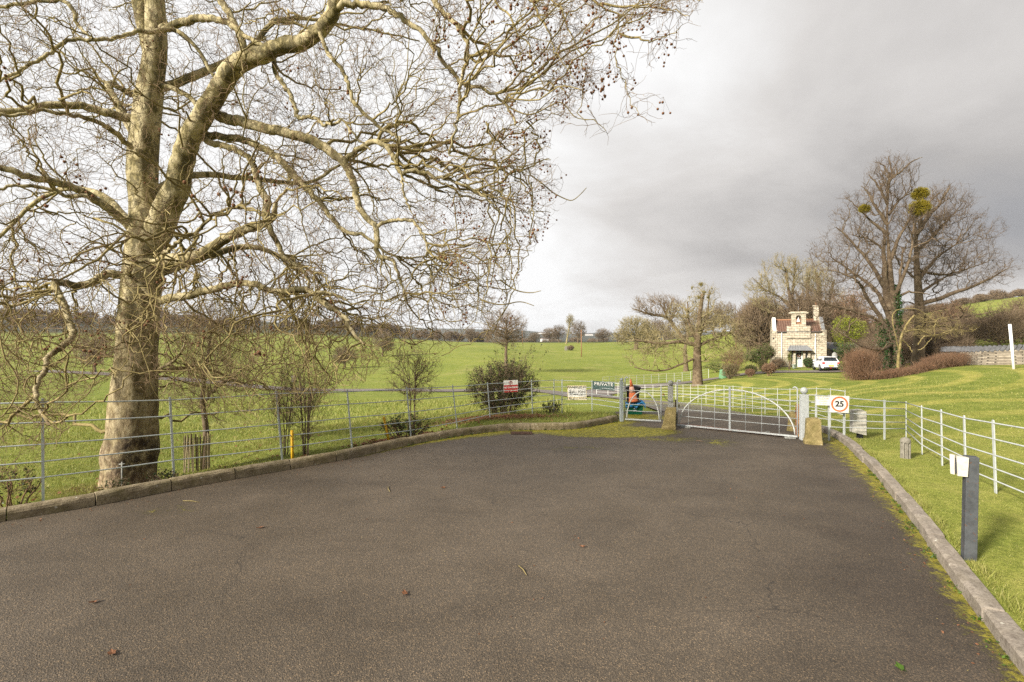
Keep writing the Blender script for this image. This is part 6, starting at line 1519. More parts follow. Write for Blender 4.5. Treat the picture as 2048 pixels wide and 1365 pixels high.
def merged_wood(name, label, places, seeds, mat, hh, ww, n=(22, 70, 260, 520), kind='stuff', tw=.05, rsc=3.4):
    """a far wood read as one mass: many crowns in one object"""
    T_ = [make_tree(s, hh*.8, .3, [(0, 0, hh*.58, ww, ww, hh*.42, 1)], n=n, ln=(1.0, 2.4), bias=.35, up=.4, tw=tw, rscale=rsc) for s in seeds]
    G_ = []
    for i, (x, y, z, sc, a) in enumerate(places):
        t = T_[i % len(T_)]; c, s = math.cos(a), math.sin(a); R = np.array([[c, -s, 0], [s, c, 0], [0, 0, 1]])
        for l in range(len(t.levels)):
            for Pt, Rd in t.levels[l]: G_.append(((Pt@R.T)*sc+np.array([x, y, z]), Rd*sc, 3))
    o = tube_obj(name, G_, M[mat], None, (0, 0, 0), False); tag(o, label, 'trees', kind=kind); return o
def build_woods():
    rs = np.random.default_rng(77)
    pl = []
    for i in range(120):
        px = rs.uniform(-80, 960); Y = rs.uniform(365, 460) if px < 700 else rs.uniform(320, 400); x = (px-CX)*Y/F; z = gz1(x, Y); sc = rs.uniform(.5, .95)*(1.35 if px < 400 else .8 if px > 800 else 1.0)
        pl.append((x, Y, z-.6, sc, rs.random()*6.3))
    merged_wood('far_woods', 'long brown wood along the far top of the left field', pl, (101, 102, 103), 'twig_far', 11, 5.5)
    pl = []
    for i in range(46):
        px = rs.uniform(930, 1480); Y = rs.uniform(300, 420); x = (px-CX)*Y/F; pl.append((x, Y, gz1(x, Y)-1.5, rs.uniform(.3, .55), rs.random()*6.3))
    merged_wood('far_hedgerow', 'low brown hedgerow along the far field edge', pl, (104, 105), 'twig_far', 9, 7)
    # hedge on the right hilltop
    pl = []
    for i in range(80):
        px = rs.uniform(1790, 2200); Y = rs.uniform(196, 214); x = (px-CX)*Y/F; pl.append((x, Y, gz1(x, Y)-.5, rs.uniform(.18, .42)*(1.6 if rs.random() < .1 else 1), rs.random()*6.3))
    merged_wood('hilltop_hedge', 'ragged hedge along the green hilltop at the right', pl, (106, 107), 'twig_brown', 9, 5.5, tw=.04)
    # reddish scrub beyond the wall and behind the cottage
    pl = []
    for i in range(46):
        px = rs.uniform(1640, 2300); Y = rs.uniform(54, 84) if px > 1850 else rs.uniform(66, 95); x = (px-CX)*Y/F; pl.append((x, Y, gz1(x, Y)-.3, rs.uniform(.34, .6)*(1 if px > 1850 else 1.25), rs.random()*6.3))
    for i in range(30):
        px = rs.uniform(1725, 1925); Y = rs.uniform(47, 60); x = (px-CX)*Y/F; pl.append((x, Y, gz1(x, Y)-.3, rs.uniform(.26, .42), rs.random()*6.3))
    merged_wood('hazel_scrub', 'reddish hazel scrub on the bank beyond the wall', pl, (108, 109, 110), 'twig_brown', 7.5, 3.4, n=(50, 200, 700, 1300), tw=.013, rsc=2.0)
    pl = []
    for i in range(20):
        px = rs.uniform(1478, 1720); Y = rs.uniform(80, 130); x = (px-CX)*Y/F; pl.append((x, Y, gz1(x, Y)-.3, rs.uniform(.6, 1.05), rs.random()*6.3))
    merged_wood('cottage_thicket', 'russet thicket rising behind the cottage roof', pl, (111, 112), 'twig_brown', 11, 4, n=(50, 180, 600, 1000), tw=.018, rsc=2.2)
EXTRA.append(build_woods)

def build_big_trees():
    # the tall pair at the right
    Y = 42; b = at(1786, Y); b = (b[0], b[1], b[2]); s = Y/F
    def q(px, py, dy=0): return ((px-1786)*s*(1+dy/Y)+0, dy, H-(py-CY)*s*(1+dy/Y)-b[2])
    tr = [q(1790, 752), q(1788, 735), q(1790, 700), q(1786, 650), q(1783, 600), q(1780, 540), q(1776, 480), q(1774, 430), q(1777, 380), (q(1778, 345))]
    limbs = [([q(1778, 620), q(1772, 580), q(1768, 520), q(1768, 470)], [.30, .2, .08]), ([q(1783, 690), q(1765, 640), q(1735, 600), q(1700, 565, -1), q(1660, 545, -1)], [.22, .14, .05]), ([q(1780, 640), q(1750, 580), q(1715, 540, 1), (q(1680, 515, 1))], [.2, .1, .04]), ([q(1776, 470), q(1740, 440), q(1705, 405)], [.18, .08, .03]),
             ([q(1777, 370), q(1783, 340), q(1776, 312)], [.14, .07, .02]), ([q(1778, 360), q(1800, 345), q(1822, 325), q(1845, 315)], [.12, .07, .02]), ([q(1785, 690), q(1720, 700, -2), q(1660, 690, -3), q(1615, 660, -3)], [.15, .1, .04]), ([q(1786, 600), q(1800, 520, -1), q(1810, 430, -1)], [.18, .1, .04])]
    e = lambda px, py, rx, ry, rz, w, dy=0: (*q(px, py, dy), rx, ry, rz, w)
    ells = [e(1780, 355, 2.1, 2, 2.2, .7), e(1740, 430, 3.2, 3, 2.6, 1), e(1700, 510, 3.6, 3.5, 2.4, 1.1), e(1690, 590, 4.2, 4, 2.0, 1.1), e(1820, 470, 2.6, 3, 3.4, .8), e(1690, 660, 3.8, 3.6, 1.5, .6, -1)]
    limbs += [([q(*v) for v in l], r) for l, r in ((((1784, 610), (1760, 560), (1735, 520), (1700, 480), (1672, 455)), [.2, .12, .03]), (((1776, 450), (1752, 415), (1735, 385), (1722, 372)), [.16, .07, .02]), (((1776, 410), (1755, 370), (1738, 350)), [.12, .02]), (((1780, 520), (1800, 470), (1822, 440), (1850, 425)), [.18, .08, .02]), (((1778, 430), (1800, 400), (1822, 385)), [.12, .03]), (((1784, 660), (1755, 640), (1715, 625), (1660, 610), (1625, 600)), [.18, .1, .02]), (((1784, 600), (1820, 585), (1860, 590)), [.14, .03]), (((1768, 500), (1740, 480), (1700, 470)), [.1, .02]), (((1776, 345), (1765, 330), (1750, 325)), [.07, .015]), (((1790, 640), (1800, 560), (1806, 500)), [.16, .05]))]
    t = make_tree(50, 17, .62, ells, limbs, n=(160, 700, 2700, 6500), ln=(.2, .65), bias=.08, up=.04, tw=.0062, rscale=1.4, wig=.06, zig=.015, trunk=tr, flare=1.35)
    ro = tree_thing('tall_tree', t, b, 'tallest bare tree with an ivy-clad trunk and mistletoe', 'tree', 'pair of tall bare trees on the lawn', mats=('bark_dark', 'bark_dark', 'twig_dark'), sides=(12, 5, 3))
    for k, (px, py, r) in enumerate(((1829, 388, 18), (1828, 416, 22), (1718, 418, 13))): mistletoe(ro, q(px, py, -.6), r*s*.86, 70+k, 1300)
    rs = np.random.default_rng(3); pts = []
    for i in range(4200):
        py = rs.uniform(570, 745); c = np.array(q(1787 if py > 650 else 1790, py)); w = np.interp(py, [570, 620, 680, 745], [.3, .55, .5, .75]); a = rs.random()*6.28; rr = w*rs.uniform(.55, 1.05); pts.append(c+np.array([rr*math.cos(a), rr*math.sin(a), 0]))
    for i in range(900):
        pts.append(np.array(q(rs.normal(1770, 8), rs.uniform(640, 700)))+rs.normal(0, .2, 3))
    leaves('ivy', np.array(pts), .13, M['leaf_ivy'], ro, 5, .8)
    # second of the pair
    Y2 = 46; b2 = at(1832, Y2); s2 = Y2/F
    def q2(px, py, dy=0): return ((px-1832)*s2, dy, H-(py-CY)*s2-b2[2])
    tr = [q2(1838, 740), q2(1836, 720), q2(1840, 660), q2(1838, 600), q2(1834, 540), q2(1832, 490), q2(1830, 450), q2(1838, 425)]
    limbs = [([q2(1832, 470), q2(1860, 430), q2(1885, 400), q2(1900, 372)], [.22, .12, .04]), ([q2(1836, 560), q2(1880, 510), q2(1930, 480)], [.2, .1, .03]), ([q2(1838, 610), q2(1900, 585, -1), q2(1960, 560, -1), q2(1995, 540, -1)], [.22, .12, .03]), ([q2(1838, 650), q2(1890, 640, -1), q2(1950, 625, -2)], [.16, .08, .03])]
    e = lambda px, py, rx, ry, rz, w, dy=0: (*q2(px, py, dy), rx, ry, rz, w)
    ells = [e(1885, 410, 2.6, 2.5, 2.2, .8), e(1910, 470, 3.8, 3.4, 2.4, 1.1), e(1935, 540, 4.0, 3.6, 2.2, 1.2), e(1840, 520, 2.5, 3, 3, .7), e(1890, 620, 4.4, 3.6, 1.9, 1), e(1850, 440, 1.8, 2, 1.6, .4)]
    limbs += [([q2(*v) for v in l], r) for l, r in ((((1834, 500), (1860, 480), (1890, 445), (1930, 410)), [.16, .08, .02]), (((1836, 540), (1880, 550), (1930, 540), (1985, 520)), [.16, .08, .02]), (((1838, 590), (1880, 560), (1925, 545)), [.15, .03]), (((1832, 480), (1845, 430), (1862, 400), (1880, 385)), [.13, .03]), (((1838, 620), (1870, 650), (1920, 655)), [.12, .02]), (((1836, 560), (1800, 530), (1790, 500)), [.12, .03]))]
    t = make_tree(51, 14, .52, ells, limbs, n=(160, 720, 2900, 7000), ln=(.2, .7), bias=.08, up=.03, tw=.0062, rscale=1.4, wig=.06, zig=.015, trunk=tr)
    tree_thing('tall_tree', t, b2, 'wide right-hand tree of the tall pair, spreading over the wall', 'tree', 'pair of tall bare trees on the lawn', mats=('bark_dark', 'bark_dark', 'twig_dark'), sides=(12, 5, 3))
    # pale low dead branches in front
    bl = at(1796, 40.5); s3 = 40.5/F
    def q3(px, py, dy=0): return ((px-1796)*s3, dy, H-(py-CY)*s3-bl[2])
    t = Tree(52)
    for pts, r in (([q3(1796, 738), q3(1798, 700), q3(1806, 665), q3(1816, 645), q3(1828, 632)], [.11, .09, .06]), ([q3(1806, 665), q3(1840, 660), q3(1868, 672), q3(1900, 662), q3(1945, 664)], [.06, .04, .012]), ([q3(1836, 690), q3(1848, 674), q3(1868, 673)], [.05, .04]), ([q3(1803, 680), q3(1816, 690), q3(1824, 705)], [.05, .03]), ([q3(1836, 700), q3(1844, 698), q3(1864, 676)], [.04, .02]), ([q3(1798, 700), q3(1786, 650), q3(1790, 622), q3(1830, 618), q3(1860, 634)], [.05, .04, .015]), ([q3(1868, 672), q3(1872, 642), q3(1886, 636)], [.03, .015])): t.limb(pts, r, 0, 14, .02)
    rs3 = t.rs; t.reach(in_ell(rs3, 160, [(*q3(1870, 655), 3.2, 1.2, 1.2)]), 1, 9, lambda L: .012*L+.006, .07, .1, None, (0, 0, .1), tip=.4, zig=.03); t.twigs(500, 2, 5, (.2, .6), .008, .004, src=(1,), up=.1, spread=.8)
    o = empty('dead_branch', bl, label='pale barkless dead branches sprawling in front of the ivy trunk', cat='branch'); t.parts([('limbs', (0,), 7, M['plane_branch']), ('twigs', (1, 2), 3, M['plane_branch'])], o, (0, 0, 0)); 
    # trees behind the cottage
    def big(seed, px, Y, base_py, tops, ells_px, lab, mats, sub=(90, 360, 1200, 2800), tw=.012, rscale=1.7, up=.4):
        b = at(px, Y); s = Y/F
        qq = lambda a, c, dy=0: ((a-px)*s, dy, H-(c-CY)*s-b[2])
        t = make_tree(seed, 10, .5, [(*qq(a, c), rx*s, rx*s*.8, rz*s, w) for a, c, rx, rz, w in ells_px], [([qq(*v) for v in l], r) for l, r in tops[1:]], n=sub, ln=(.3, .9), bias=.12, up=up*.3, tw=tw, rscale=rscale, trunk=[qq(*v) for v in tops[0]], wig=.06, zig=.02)
        return tree_thing('cottage_tree', t, b, lab, 'tree', 'bare trees behind the cottage', mats=mats)
    big(53, 1608, 82, 0, [[(1610, 715), (1606, 690), (1600, 650), (1588, 620), (1578, 585), (1572, 545)], ([(1600, 650), (1612, 600), (1618, 560)], [.3, .1]), ([(1588, 620), (1560, 595), (1530, 580), (1505, 555)], [.28, .12, .04]), ([(1584, 600), (1588, 560), (1592, 520)], [.2, .06]), ([(1598, 640), (1575, 625), (1540, 625)], [.15, .05])],
        [(1560, 545, 44, 40, 1), (1595, 550, 36, 44, .8), (1520, 580, 34, 30, .6), (1545, 610, 40, 26, .4), (1615, 590, 34, 44, .6)], 'crooked pale-limbed tree behind the bell turret', ('bark_brown', 'twig_olive', 'twig_olive'))
    big(54, 1648, 88, 0, [[(1648, 720), (1646, 690), (1640, 630), (1638, 580), (1632, 545)], ([(1644, 660), (1660, 600), (1668, 560)], [.3, .08]), ([(1642, 650), (1620, 600), (1612, 560)], [.25, .08])], [(1635, 565, 34, 45, 1.2), (1672, 610, 30, 40, .8), (1640, 640, 40, 30, .6)], 'dense upright tree behind the cottage chimney', ('bark_brown', 'twig_olive', 'twig_olive'), up=.7)
    big(55, 1520, 95, 0, [[(1520, 720), (1520, 690), (1518, 650), (1516, 620)], ([(1520, 690), (1500, 640)], [.2, .06])], [(1510, 630, 34, 34, 1), (1540, 660, 30, 34, .7)], 'russet bushy tree left of the cottage roof', ('bark_brown', 'twig_brown', 'twig_brown'), up=.6)
    big(56, 1700, 80, 0, [[(1700, 720), (1700, 690), (1704, 640), (1706, 590)], ([(1700, 690), (1720, 630)], [.2, .06])], [(1700, 620, 40, 44, 1), (1735, 660, 36, 30, .7)], 'brown branching tree between the cottage and tall pair', ('bark_brown', 'twig_red', 'twig_red'), up=.4)
    big(57, 1900, 72, 0, [[(1900, 690), (1900, 670), (1902, 640), (1904, 610)]], [(1900, 640, 40, 34, 1)], 'low brown tree on the bank behind the tall pair', ('bark_brown', 'twig_red', 'twig_red'), up=.4)
    big(58, 2040, 70, 0, [[(2036, 690), (2036, 670), (2030, 640), (2032, 610)], ([(2036, 670), (2060, 620)], [.14, .05])], [(2045, 632, 48, 38, 1), (1990, 650, 24, 22, .3)], 'brown tree on the bank at the right picture edge', ('bark_brown', 'twig_olive', 'twig_brown'), up=.4)
    # hedge ring round the tall trees
    rs = np.random.default_rng(66); G1 = []; 
    ring = [(1735, 764, 35.5, .5, 2.4), (1716, 757, 37, 1, 2.5), (1712, 752, 39.5, 1, 2.4), (1722, 748, 42, 1, 2.4), (1760, 765, 35.0, 1, .75), (1790, 763, 35.2, 1, .7), (1830, 757, 36.2, 1, .75), (1862, 748, 38, 1, 1.2), (1890, 741, 40, 1, 1.35), (1912, 733, 42.5, 1, 1.35), (1915, 730, 45, 1, 1.3)]
    base = at(1780, 39); e = empty('garden_hedge', base, label='brown leafless hedge ringing the foot of the tall trees', cat='hedge')
    L_ = smooth_line([((a-CX)*Yq/F, Yq, hh) for a, _, Yq, _, hh in ring[:]], 6)
    order = np.concatenate([L_[::-1][-19:][::-1], L_[19:]]) if False else L_
    m_ = 13500; tt = rs.uniform(0, 1, m_)*(len(L_)-1); i0 = tt.astype(int); fr = (tt-i0)[:, None]; B = L_[i0]*(1-fr)+L_[np.minimum(i0+1, len(L_)-1)]*fr
    x = B[:, 0]+rs.normal(0, .38, m_); y = B[:, 1]+rs.normal(0, .38, m_); z = gz(x, y); hh = B[:, 2]
    N = 6; Pt = np.zeros((m_, N, 3)); z0 = rs.uniform(0, .7, m_)*hh; Pt[:, 0] = np.stack([x, y, z+z0-.05], -1); d = nrm(np.stack([rs.normal(0, .45, m_), rs.normal(0, .45, m_), np.ones(m_)*.9], -1)); ln = np.minimum(rs.uniform(.25, .7, m_)*np.maximum(hh, .8)*.6, (hh-z0)*1.05+.03)
    for i in range(1, N): d = nrm(d+rs.normal(0, .22, (m_, 3))); Pt[:, i] = Pt[:, i-1]+d*(ln/(N-1))[:, None]
    Rd = np.linspace(.010, .004, N)[None]*np.ones((m_, 1)); tube_obj('twigs', [(Pt, Rd, 3)], M['twig_hedge'], e, base)
    k = rs.integers(0, m_, 2600); leaves('dead_leaves', Pt[k, 3]+rs.normal(0, .08, (2600, 3)), .07, M['leaf_dead'], e, 9, .6, base)
EXTRA.append(build_big_trees)

def build_shrubs():
    # clipped shrubs by the cottage drive
    Y = 48
    def clipped(seed, px, w, h, lab, mat, leaf, Yq=Y, box=False, n=(90, 420, 2600), z0=.25):
        t = bush(seed, w, w*.9, h, 16, n, up=.4, rs0=1.5, z0=z0, box=box, tw=.007); return bush_thing('clipped_shrub', t, at(px, Yq), lab, 'shrub', mat, 'clipped shrubs beside the cottage drive', leaf)
    clipped(1, 1461, 1.35, 1.4, 'straw-coloured flat-topped shrub, leftmost by the cottage drive', 'twig_brown', ('foliage', 3200, .05, 'leaf_palm'), box=True)
    clipped(2, 1502, 1.3, 1.1, 'rounded yellow-green shrub behind the small red one', 'twig_olive', ('foliage', 5200, .06, 'leaf_green'), Yq=52)
    clipped(3, 1500, .95, .80, 'small dome of dark red twigs by the cottage drive', 'twig_red', ('foliage', 1600, .045, 'leaf_dead'), Yq=47.5, z0=.1)
    clipped(4, 1538.5, 1.35, 1.25, 'purple-brown rounded shrub nearest the cottage', 'twig_red', None, Yq=48, n=(110, 700, 4200))
    def garden(seed, px, Yq, w, d, h, lab, mat, leaf, n=(60, 300, 1500), z0=.1):
        t = bush(seed, w, d, h, 14, n, up=.35, rs0=1.7, z0=z0, tw=.008); return bush_thing('garden_shrub', t, at(px, Yq), lab, 'shrub', mat, 'loose shrubs round the cottage', leaf)
    garden(5, 1470, 66, 3.6, 3, 3.4, 'tall russet shrub behind the straw-coloured one', 'twig_red', ('foliage', 900, .08, 'leaf_dead'))
    garden(6, 1512, 62, 3.0, 2.4, 2.7, 'dark green spreading evergreen left of the cottage', 'twig_brown', ('foliage', 5200, .10, 'leaf_green'), z0=1.0)
    garden(7, 1532, 61.5, 2.3, 2, 3.2, 'green bush tight against the cottage corner', 'twig_brown', ('foliage', 4200, .10, 'leaf_green'), z0=1.2)
    garden(8, 1555, 60.5, 2.2, 1.4, 1.3, 'brown low shrub in front of cottage left corner', 'twig_brown', ('foliage', 700, .06, 'leaf_dead'))
    garden(9, 1617, 60, 1.2, 1.1, 1.25, 'glossy green bush right of the cottage door', 'twig_brown', ('foliage', 3400, .11, 'leaf_ivy'))
    garden(10, 1640, 62.3, 1.9, .8, 3.4, 'bare climbing shrub on the cottage wall by the downpipe', 'twig_brown', None, n=(60, 260, 1200))
    garden(11, 1697, 60, 3.4, 2.6, 2.6, 'dark laurel bush behind the car bonnet', 'twig_brown', ('foliage', 6000, .12, 'leaf_ivy'))
    garden(12, 1697, 48.5, 1.9, 1.6, 1.2, 'low green shrub at the lawn edge right of the car', 'twig_olive', ('foliage', 4200, .09, 'leaf_green'))
    garden(13, 1440, 70, 5.5, 2, 1.3, 'low green undergrowth right of the mistletoe trunk', 'twig_olive', ('foliage', 2800, .10, 'leaf_green'))
    garden(14, 1527, 57, 1.0, .9, 1.5, 'straw-pale pampas clump between the green shrubs', 'twig_olive', ('foliage', 1500, .10, 'leaf_palm'))
    # yellow-green conifer
    b = at(1690, 64); rs = np.random.default_rng(31); e = empty('golden_conifer', b, label='bright yellow-green conifer right of the cottage chimney', cat='tree')
    t = Tree(33); t.limb([(0, 0, -.2), (0, 0, 2), (0, 0, 5)], [.16, .1], 0, 10); t.reach(in_ell(t.rs, 180, [(-.1, 0, 3.6, 1.6, 1.4, 2.1), (1.6, .3, 3.9, 1.3, 1.2, 1.4)]), 1, 6, lambda L: .02*L+.01, .05, .2, None, (0, 0, .5)); t.parts([('trunk', (0,), 7, M['bark_brown']), ('branches', (1,), 3, M['twig_brown'])], e, (0, 0, 0))
    pts = in_ell(rs, 9000, [(-.1, 0, 3.6, 1.7, 1.5, 2.3, 1), (1.7, .3, 4.0, 1.4, 1.3, 1.5, .5)]); k = np.sin(pts[:, 0]*3.2+pts[:, 2]*2.1)+np.sin(pts[:, 1]*4+pts[:, 2]*3.3) > -.9; leaves('crown', pts[k], .16, M['leaf_yellow'], e, 4, .5)
    # ---- near shrubs along the left fence
    def near(name, seed, px, Yq, w, d, h, stems, lab, mat, n, leaf=None, spread=.12, up=.45, z0=.3, rs0=1.3, tw=.0035, cat='shrub', bias=.35, grp=None):
        t = bush(seed, w, d, h, stems, n, up=up, rs0=rs0, z0=z0, spread=spread, tw=tw, bias=bias); return bush_thing(name, t, at(px, Yq), lab, cat, mat, grp, leaf)
    near('bare_shrub', 71, 612, 10.9, 1.25, 1.1, 2.35, 9, 'leafless multi-stemmed shrub right of the upright yellow stake', 'bark_brown', (50, 200, 800), None, spread=.16, bias=.36, rs0=1.0, tw=.0024)
    near('bare_shrub', 72, 568, 11.2, .7, .6, 2.2, 4, 'thin pair of bare stems left of the upright yellow stake', 'bark_brown', (24, 90, 380), None, spread=.3, bias=.4, rs0=1.0, tw=.0028)
    near('thorn_shrub', 73, 826, 13.3, 1.6, 1.5, 2.5, 3, 'thorn shrub with twiggy head and dead leaves at fence', 'twig_brown', (60, 240, 900), ('dead_leaves', 60, .06, 'leaf_dead'), spread=.08, z0=.9, rs0=1.25, up=.15, tw=.0028, bias=.2)
    near('ivy_clump', 74, 812, 12.7, 1.5, .9, .75, 12, 'ivy and bramble clump at the foot of thorn shrub', 'twig_red', (40, 200, 700), ('foliage', 900, .055, 'leaf_ivy'), spread=.4, z0=.0)
    # holly / bramble bush by the NO PARKING sign
    b = at(1006, 17.7); t = bush(75, 2.7, 1.6, 2.0, 26, (130, 640, 3000), up=.25, rs0=1.5, z0=.05, spread=.35, tw=.0042); rs = t.rs
    tg = np.stack([rs.normal(.35, .5, 46), rs.normal(0, .3, 46), rs.uniform(1.7, 2.75, 46)], -1); tg[:, 0] += (tg[:, 2]-1.7)*.35
    t.reach(tg, 1, 10, lambda L: .006*L+.004, .05, .5, (0, 0, 0), (.5, 0, .8), tip=.3); t.twigs(1100, 3, 4, (.1, .3), .004, .002, src=(1,), up=.6, spread=.6)
    bush_thing('holly_bush', t, b, 'tangled dark-leaved bush with upswept bare shoots behind NO PARKING sign', 'bush', 'twig_brown', None, ('foliage', 6500, .062, 'leaf_dark'))
    near('bramble', 76, 1104, 17.8, .8, .6, .5, 8, 'small bramble clump under the fence corner post', 'twig_brown', (30, 120, 400), ('foliage', 700, .05, 'leaf_dark'), spread=.4, z0=0)
    near('bramble', 77, 18, 7.6, 1.2, .8, .75, 8, 'bramble sprays behind the kerb at the far left', 'twig_red', (30, 130, 420), ('foliage', 340, .05, 'leaf_dark'), spread=.4, z0=0, rs0=1.0)
    near('bramble', 78, 335, 8.45, .7, .35, .36, 8, 'leafy sprig clump at the right foot of plane trunk', 'twig_brown', (24, 90, 260), ('foliage', 300, .05, 'leaf_dark'), spread=.4, z0=0, rs0=1.0)
    near('bramble', 79, 230, 8.25, .6, .3, .3, 6, 'sparse sprigs against the front of plane trunk', 'twig_brown', (16, 60, 160), ('foliage', 130, .045, 'leaf_dark'), spread=.4, z0=0, rs0=1.0)
    # guarded young tree
    b = at(408, 12.6); s = 12.6/F; q = lambda px, py, dy=0: ((px-408)*s, dy, H-(py-CY)*s-b[2])
    t = make_tree(80, 3.5, .085, [(*q(420, 660), 1.1, 1, .9, 1), (*q(440, 740), 1.0, 1, .7, .7), (*q(380, 790), .8, .8, .5, .4)], [([q(412, 800), q(440, 770), q(470, 745)], [.04, .02])], n=(60, 300, 1300, 3200), ln=(.1, .35), bias=.2, up=.1, tw=.003, rscale=.55, zig=.05, wig=.09, trunk=[q(412, 952), q(412, 940), q(412, 860), q(405, 800), q(412, 740), q(420, 680), q(425, 640)], flare=1.1)
    tree_thing('young_tree', t, b, 'small dark-stemmed tree growing out of the wooden guard', 'tree', mats=('bark_brown', 'twig_olive', 'twig_brown'))
    # leaf litter
    rs = np.random.default_rng(14); n = 3000; x = rs.normal(-.5, .8, n); y = 15.75+rs.normal(0, .45, n); x2 = rs.normal(-2.9, .5, 420); y2 = 12.95+(x2+2.9)*.85+rs.normal(0, .18, 420); x = np.concatenate([x, x2]); y = np.concatenate([y, y2])
    k = seg_sdf(LOT, x, y) > .25; x, y = x[k], y[k]; o = leaves('leaf_litter', np.stack([x, y, gz(x, y)+rs.uniform(.01, .07, len(x))], -1), .095, M['leaf_dead'], None, 6, .8, flat=.7); tag(o, 'heap of fallen red-brown leaves under the fence bush', 'leaves', kind='stuff')
    x = rs.uniform(-12, 2.5, 900); y = rs.uniform(5, 22, 900); k = seg_sdf(LOT, x, y) > .2; x, y = x[k], y[k]; o = leaves('scattered_leaves', np.stack([x, y, gz(x, y)+.03], -1), .075, M['leaf_dead'], None, 16, .8, flat=.7); tag(o, 'dead leaves scattered over the grass behind the left kerb', 'leaves', kind='stuff')
    # grit and leaf crumbs gathered on the tarmac
    pts = []
    for line, sgn, n_, wd in ((LKs, 1, 520, .22), (RKs, 1, 620, .16)):
        L_ = resample(line, 500); t_ = np.gradient(L_, axis=0); t_ /= np.linalg.norm(t_, axis=1)[:, None]; nr = -np.stack([-t_[:, 1], t_[:, 0]], -1); k = rs.integers(0, 500, n_); q = L_[k]+nr[k]*np.abs(rs.normal(.05, wd, n_))[:, None]; pts.append(q)
    q = np.stack([rs.uniform(-9, 7, 420), rs.uniform(1.6, 14, 420)], -1); pts.append(q); q = np.concatenate(pts); q = q[seg_sdf(LOT, q[:, 0], q[:, 1]) < -.01]
    k = rs.random(len(q)) < .5
    for nm, sel, mt, sz, lab in (('road_grit', k, 'plane_branch', .014, 'pale grit and bark crumbs on the tarmac'), ('leaf_crumbs', ~k, 'leaf_dead', .026, 'crumbled brown leaf bits on the tarmac by the kerbs')):
        o = leaves(nm, np.concatenate([q[sel], np.full((sel.sum(), 1), .008)], 1), sz, M[mt], None, 21, .6, flat=.8); tag(o, lab, 'debris', kind='stuff')
EXTRA.append(build_shrubs)

def build_grass():
    rs = np.random.default_rng(90)
    def batch(x, y, h, w, z=None):
        n = len(x); z = gz(x, y)-.01 if z is None else z; a = rs.random(n)*6.28; lean = rs.normal(0, .45, (n, 2))*h[:, None]
        c = np.stack([np.cos(a), np.sin(a), np.zeros(n)], -1)*w[:, None]; p = np.stack([x, y, z], -1)
        tip = p+np.stack([lean[:, 0], lean[:, 1], h], -1); return p-c, p+c, tip, rs.random(n)
    P1, P2, P3, Rn = [], [], [], []
    def add(x, y, h, w, z=None):
        a, b, c, r = batch(x, y, h, w, z); P1.append(a); P2.append(b); P3.append(c); Rn.append(r)
    def region(n, poly_fn, xr, yr, h0, h1, w0, dens=None):
        x = rs.uniform(*xr, n); y = rs.uniform(*yr, n); d = np.hypot(x, y); k = poly_fn(x, y)&(np.abs(x) < y*1.1+1.2); x, y, d = x[k], y[k], d[k]
        keep = rs.random(len(x)) < np.clip((6.0/d)**1.6, 0, 1); x, y, d = x[keep], y[keep], d[keep]
        h = rs.uniform(h0, h1, len(x))*(1+.25*np.clip(d-8, 0, 20)/8); add(x, y, h, np.full(len(x), w0)*(1+np.clip(d-5, 0, 30)/7))
    lotf = lambda x, y: seg_sdf(LOT, x, y) > .19
    right = lambda x, y: lotf(x, y) & (x > 2.5+.0*y)
    region(520000, lambda x, y: right(x, y), (2.8, 13), (2.2, 13), .012, .034, .0022)
    region(260000, lambda x, y: right(x, y) & (y < 30), (6, 30), (11, 30), .02, .04, .004)
    left = lambda x, y: lotf(x, y) & (x < 3)
    region(420000, left, (-16, 3), (6, 20), .025, .075, .003)
    region(260000, left, (-30, 4), (14, 34), .05, .12, .005)
    # longer tufts along kerbs
    for line, off, n in ((LKs[16:], .22, 9000), (RKs[2:54], .19, 9000)):
        L_ = resample(line, 400); t = np.gradient(L_, axis=0); t /= np.linalg.norm(t, axis=1)[:, None]; nr = np.stack([-t[:, 1], t[:, 0]], -1); k = rs.integers(0, 400, n); o = off+np.abs(rs.normal(0, .05, n))
        q = L_[k]+nr[k]*o[:, None]+rs.normal(0, .02, (n, 2)); s = seg_sdf(LOT, q[:, 0], q[:, 1]); q = q[s > .16]
        add(q[:, 0], q[:, 1], rs.uniform(.03, .075, len(q))*(.6+.8*(np.sin(q[:, 0]*5+q[:, 1]*7) > .3)), np.full(len(q), .0032), np.maximum(gz(q[:, 0], q[:, 1]), .02))
    a = np.concatenate(P1); b = np.concatenate(P2); c = np.concatenate(P3); r = np.concatenate(Rn); n = len(a)
    V = np.stack([a, b, c], 1).reshape(-1, 3); me = np_mesh('grass', V, [np.arange(n*3).reshape(n, 3)], False, {'rnd': np.repeat(r, 3)}); print('blades', n)
    o = link_mesh('grass', me, M['grass']); tag(o, 'short green grass of the lawn and field edge', 'grass', kind='stuff')
    # moss cushions and small weeds in the kerb foot
    for line, n, sd, mt, lab in ((RKs[4:52], 46, 1, 'leaf_green', 'tiny green weeds along the foot of the right kerb'), (LKs[30:], 40, 2, 'leaf_green', 'tiny green weeds along the foot of the left kerb')):
        L_ = resample(line, 300); t = np.gradient(L_, axis=0); t /= np.linalg.norm(t, axis=1)[:, None]; nr = -np.stack([-t[:, 1], t[:, 0]], -1); pts = []
        for i in range(n):
            k = rs.integers(0, 300); c = L_[k]+nr[k]*abs(rs.normal(.03, .04)); m_ = rs.integers(5, 30); rr = rs.uniform(.01, .045); pts.append(np.stack([c[0]+rs.normal(0, rr, m_), c[1]+rs.normal(0, rr, m_), np.abs(rs.normal(.012, .015, m_))+.006], -1))
        o = leaves('kerb_weeds', np.concatenate(pts), .03, M[mt], None, sd, .5, flat=.4); tag(o, lab, 'weeds', kind='stuff')
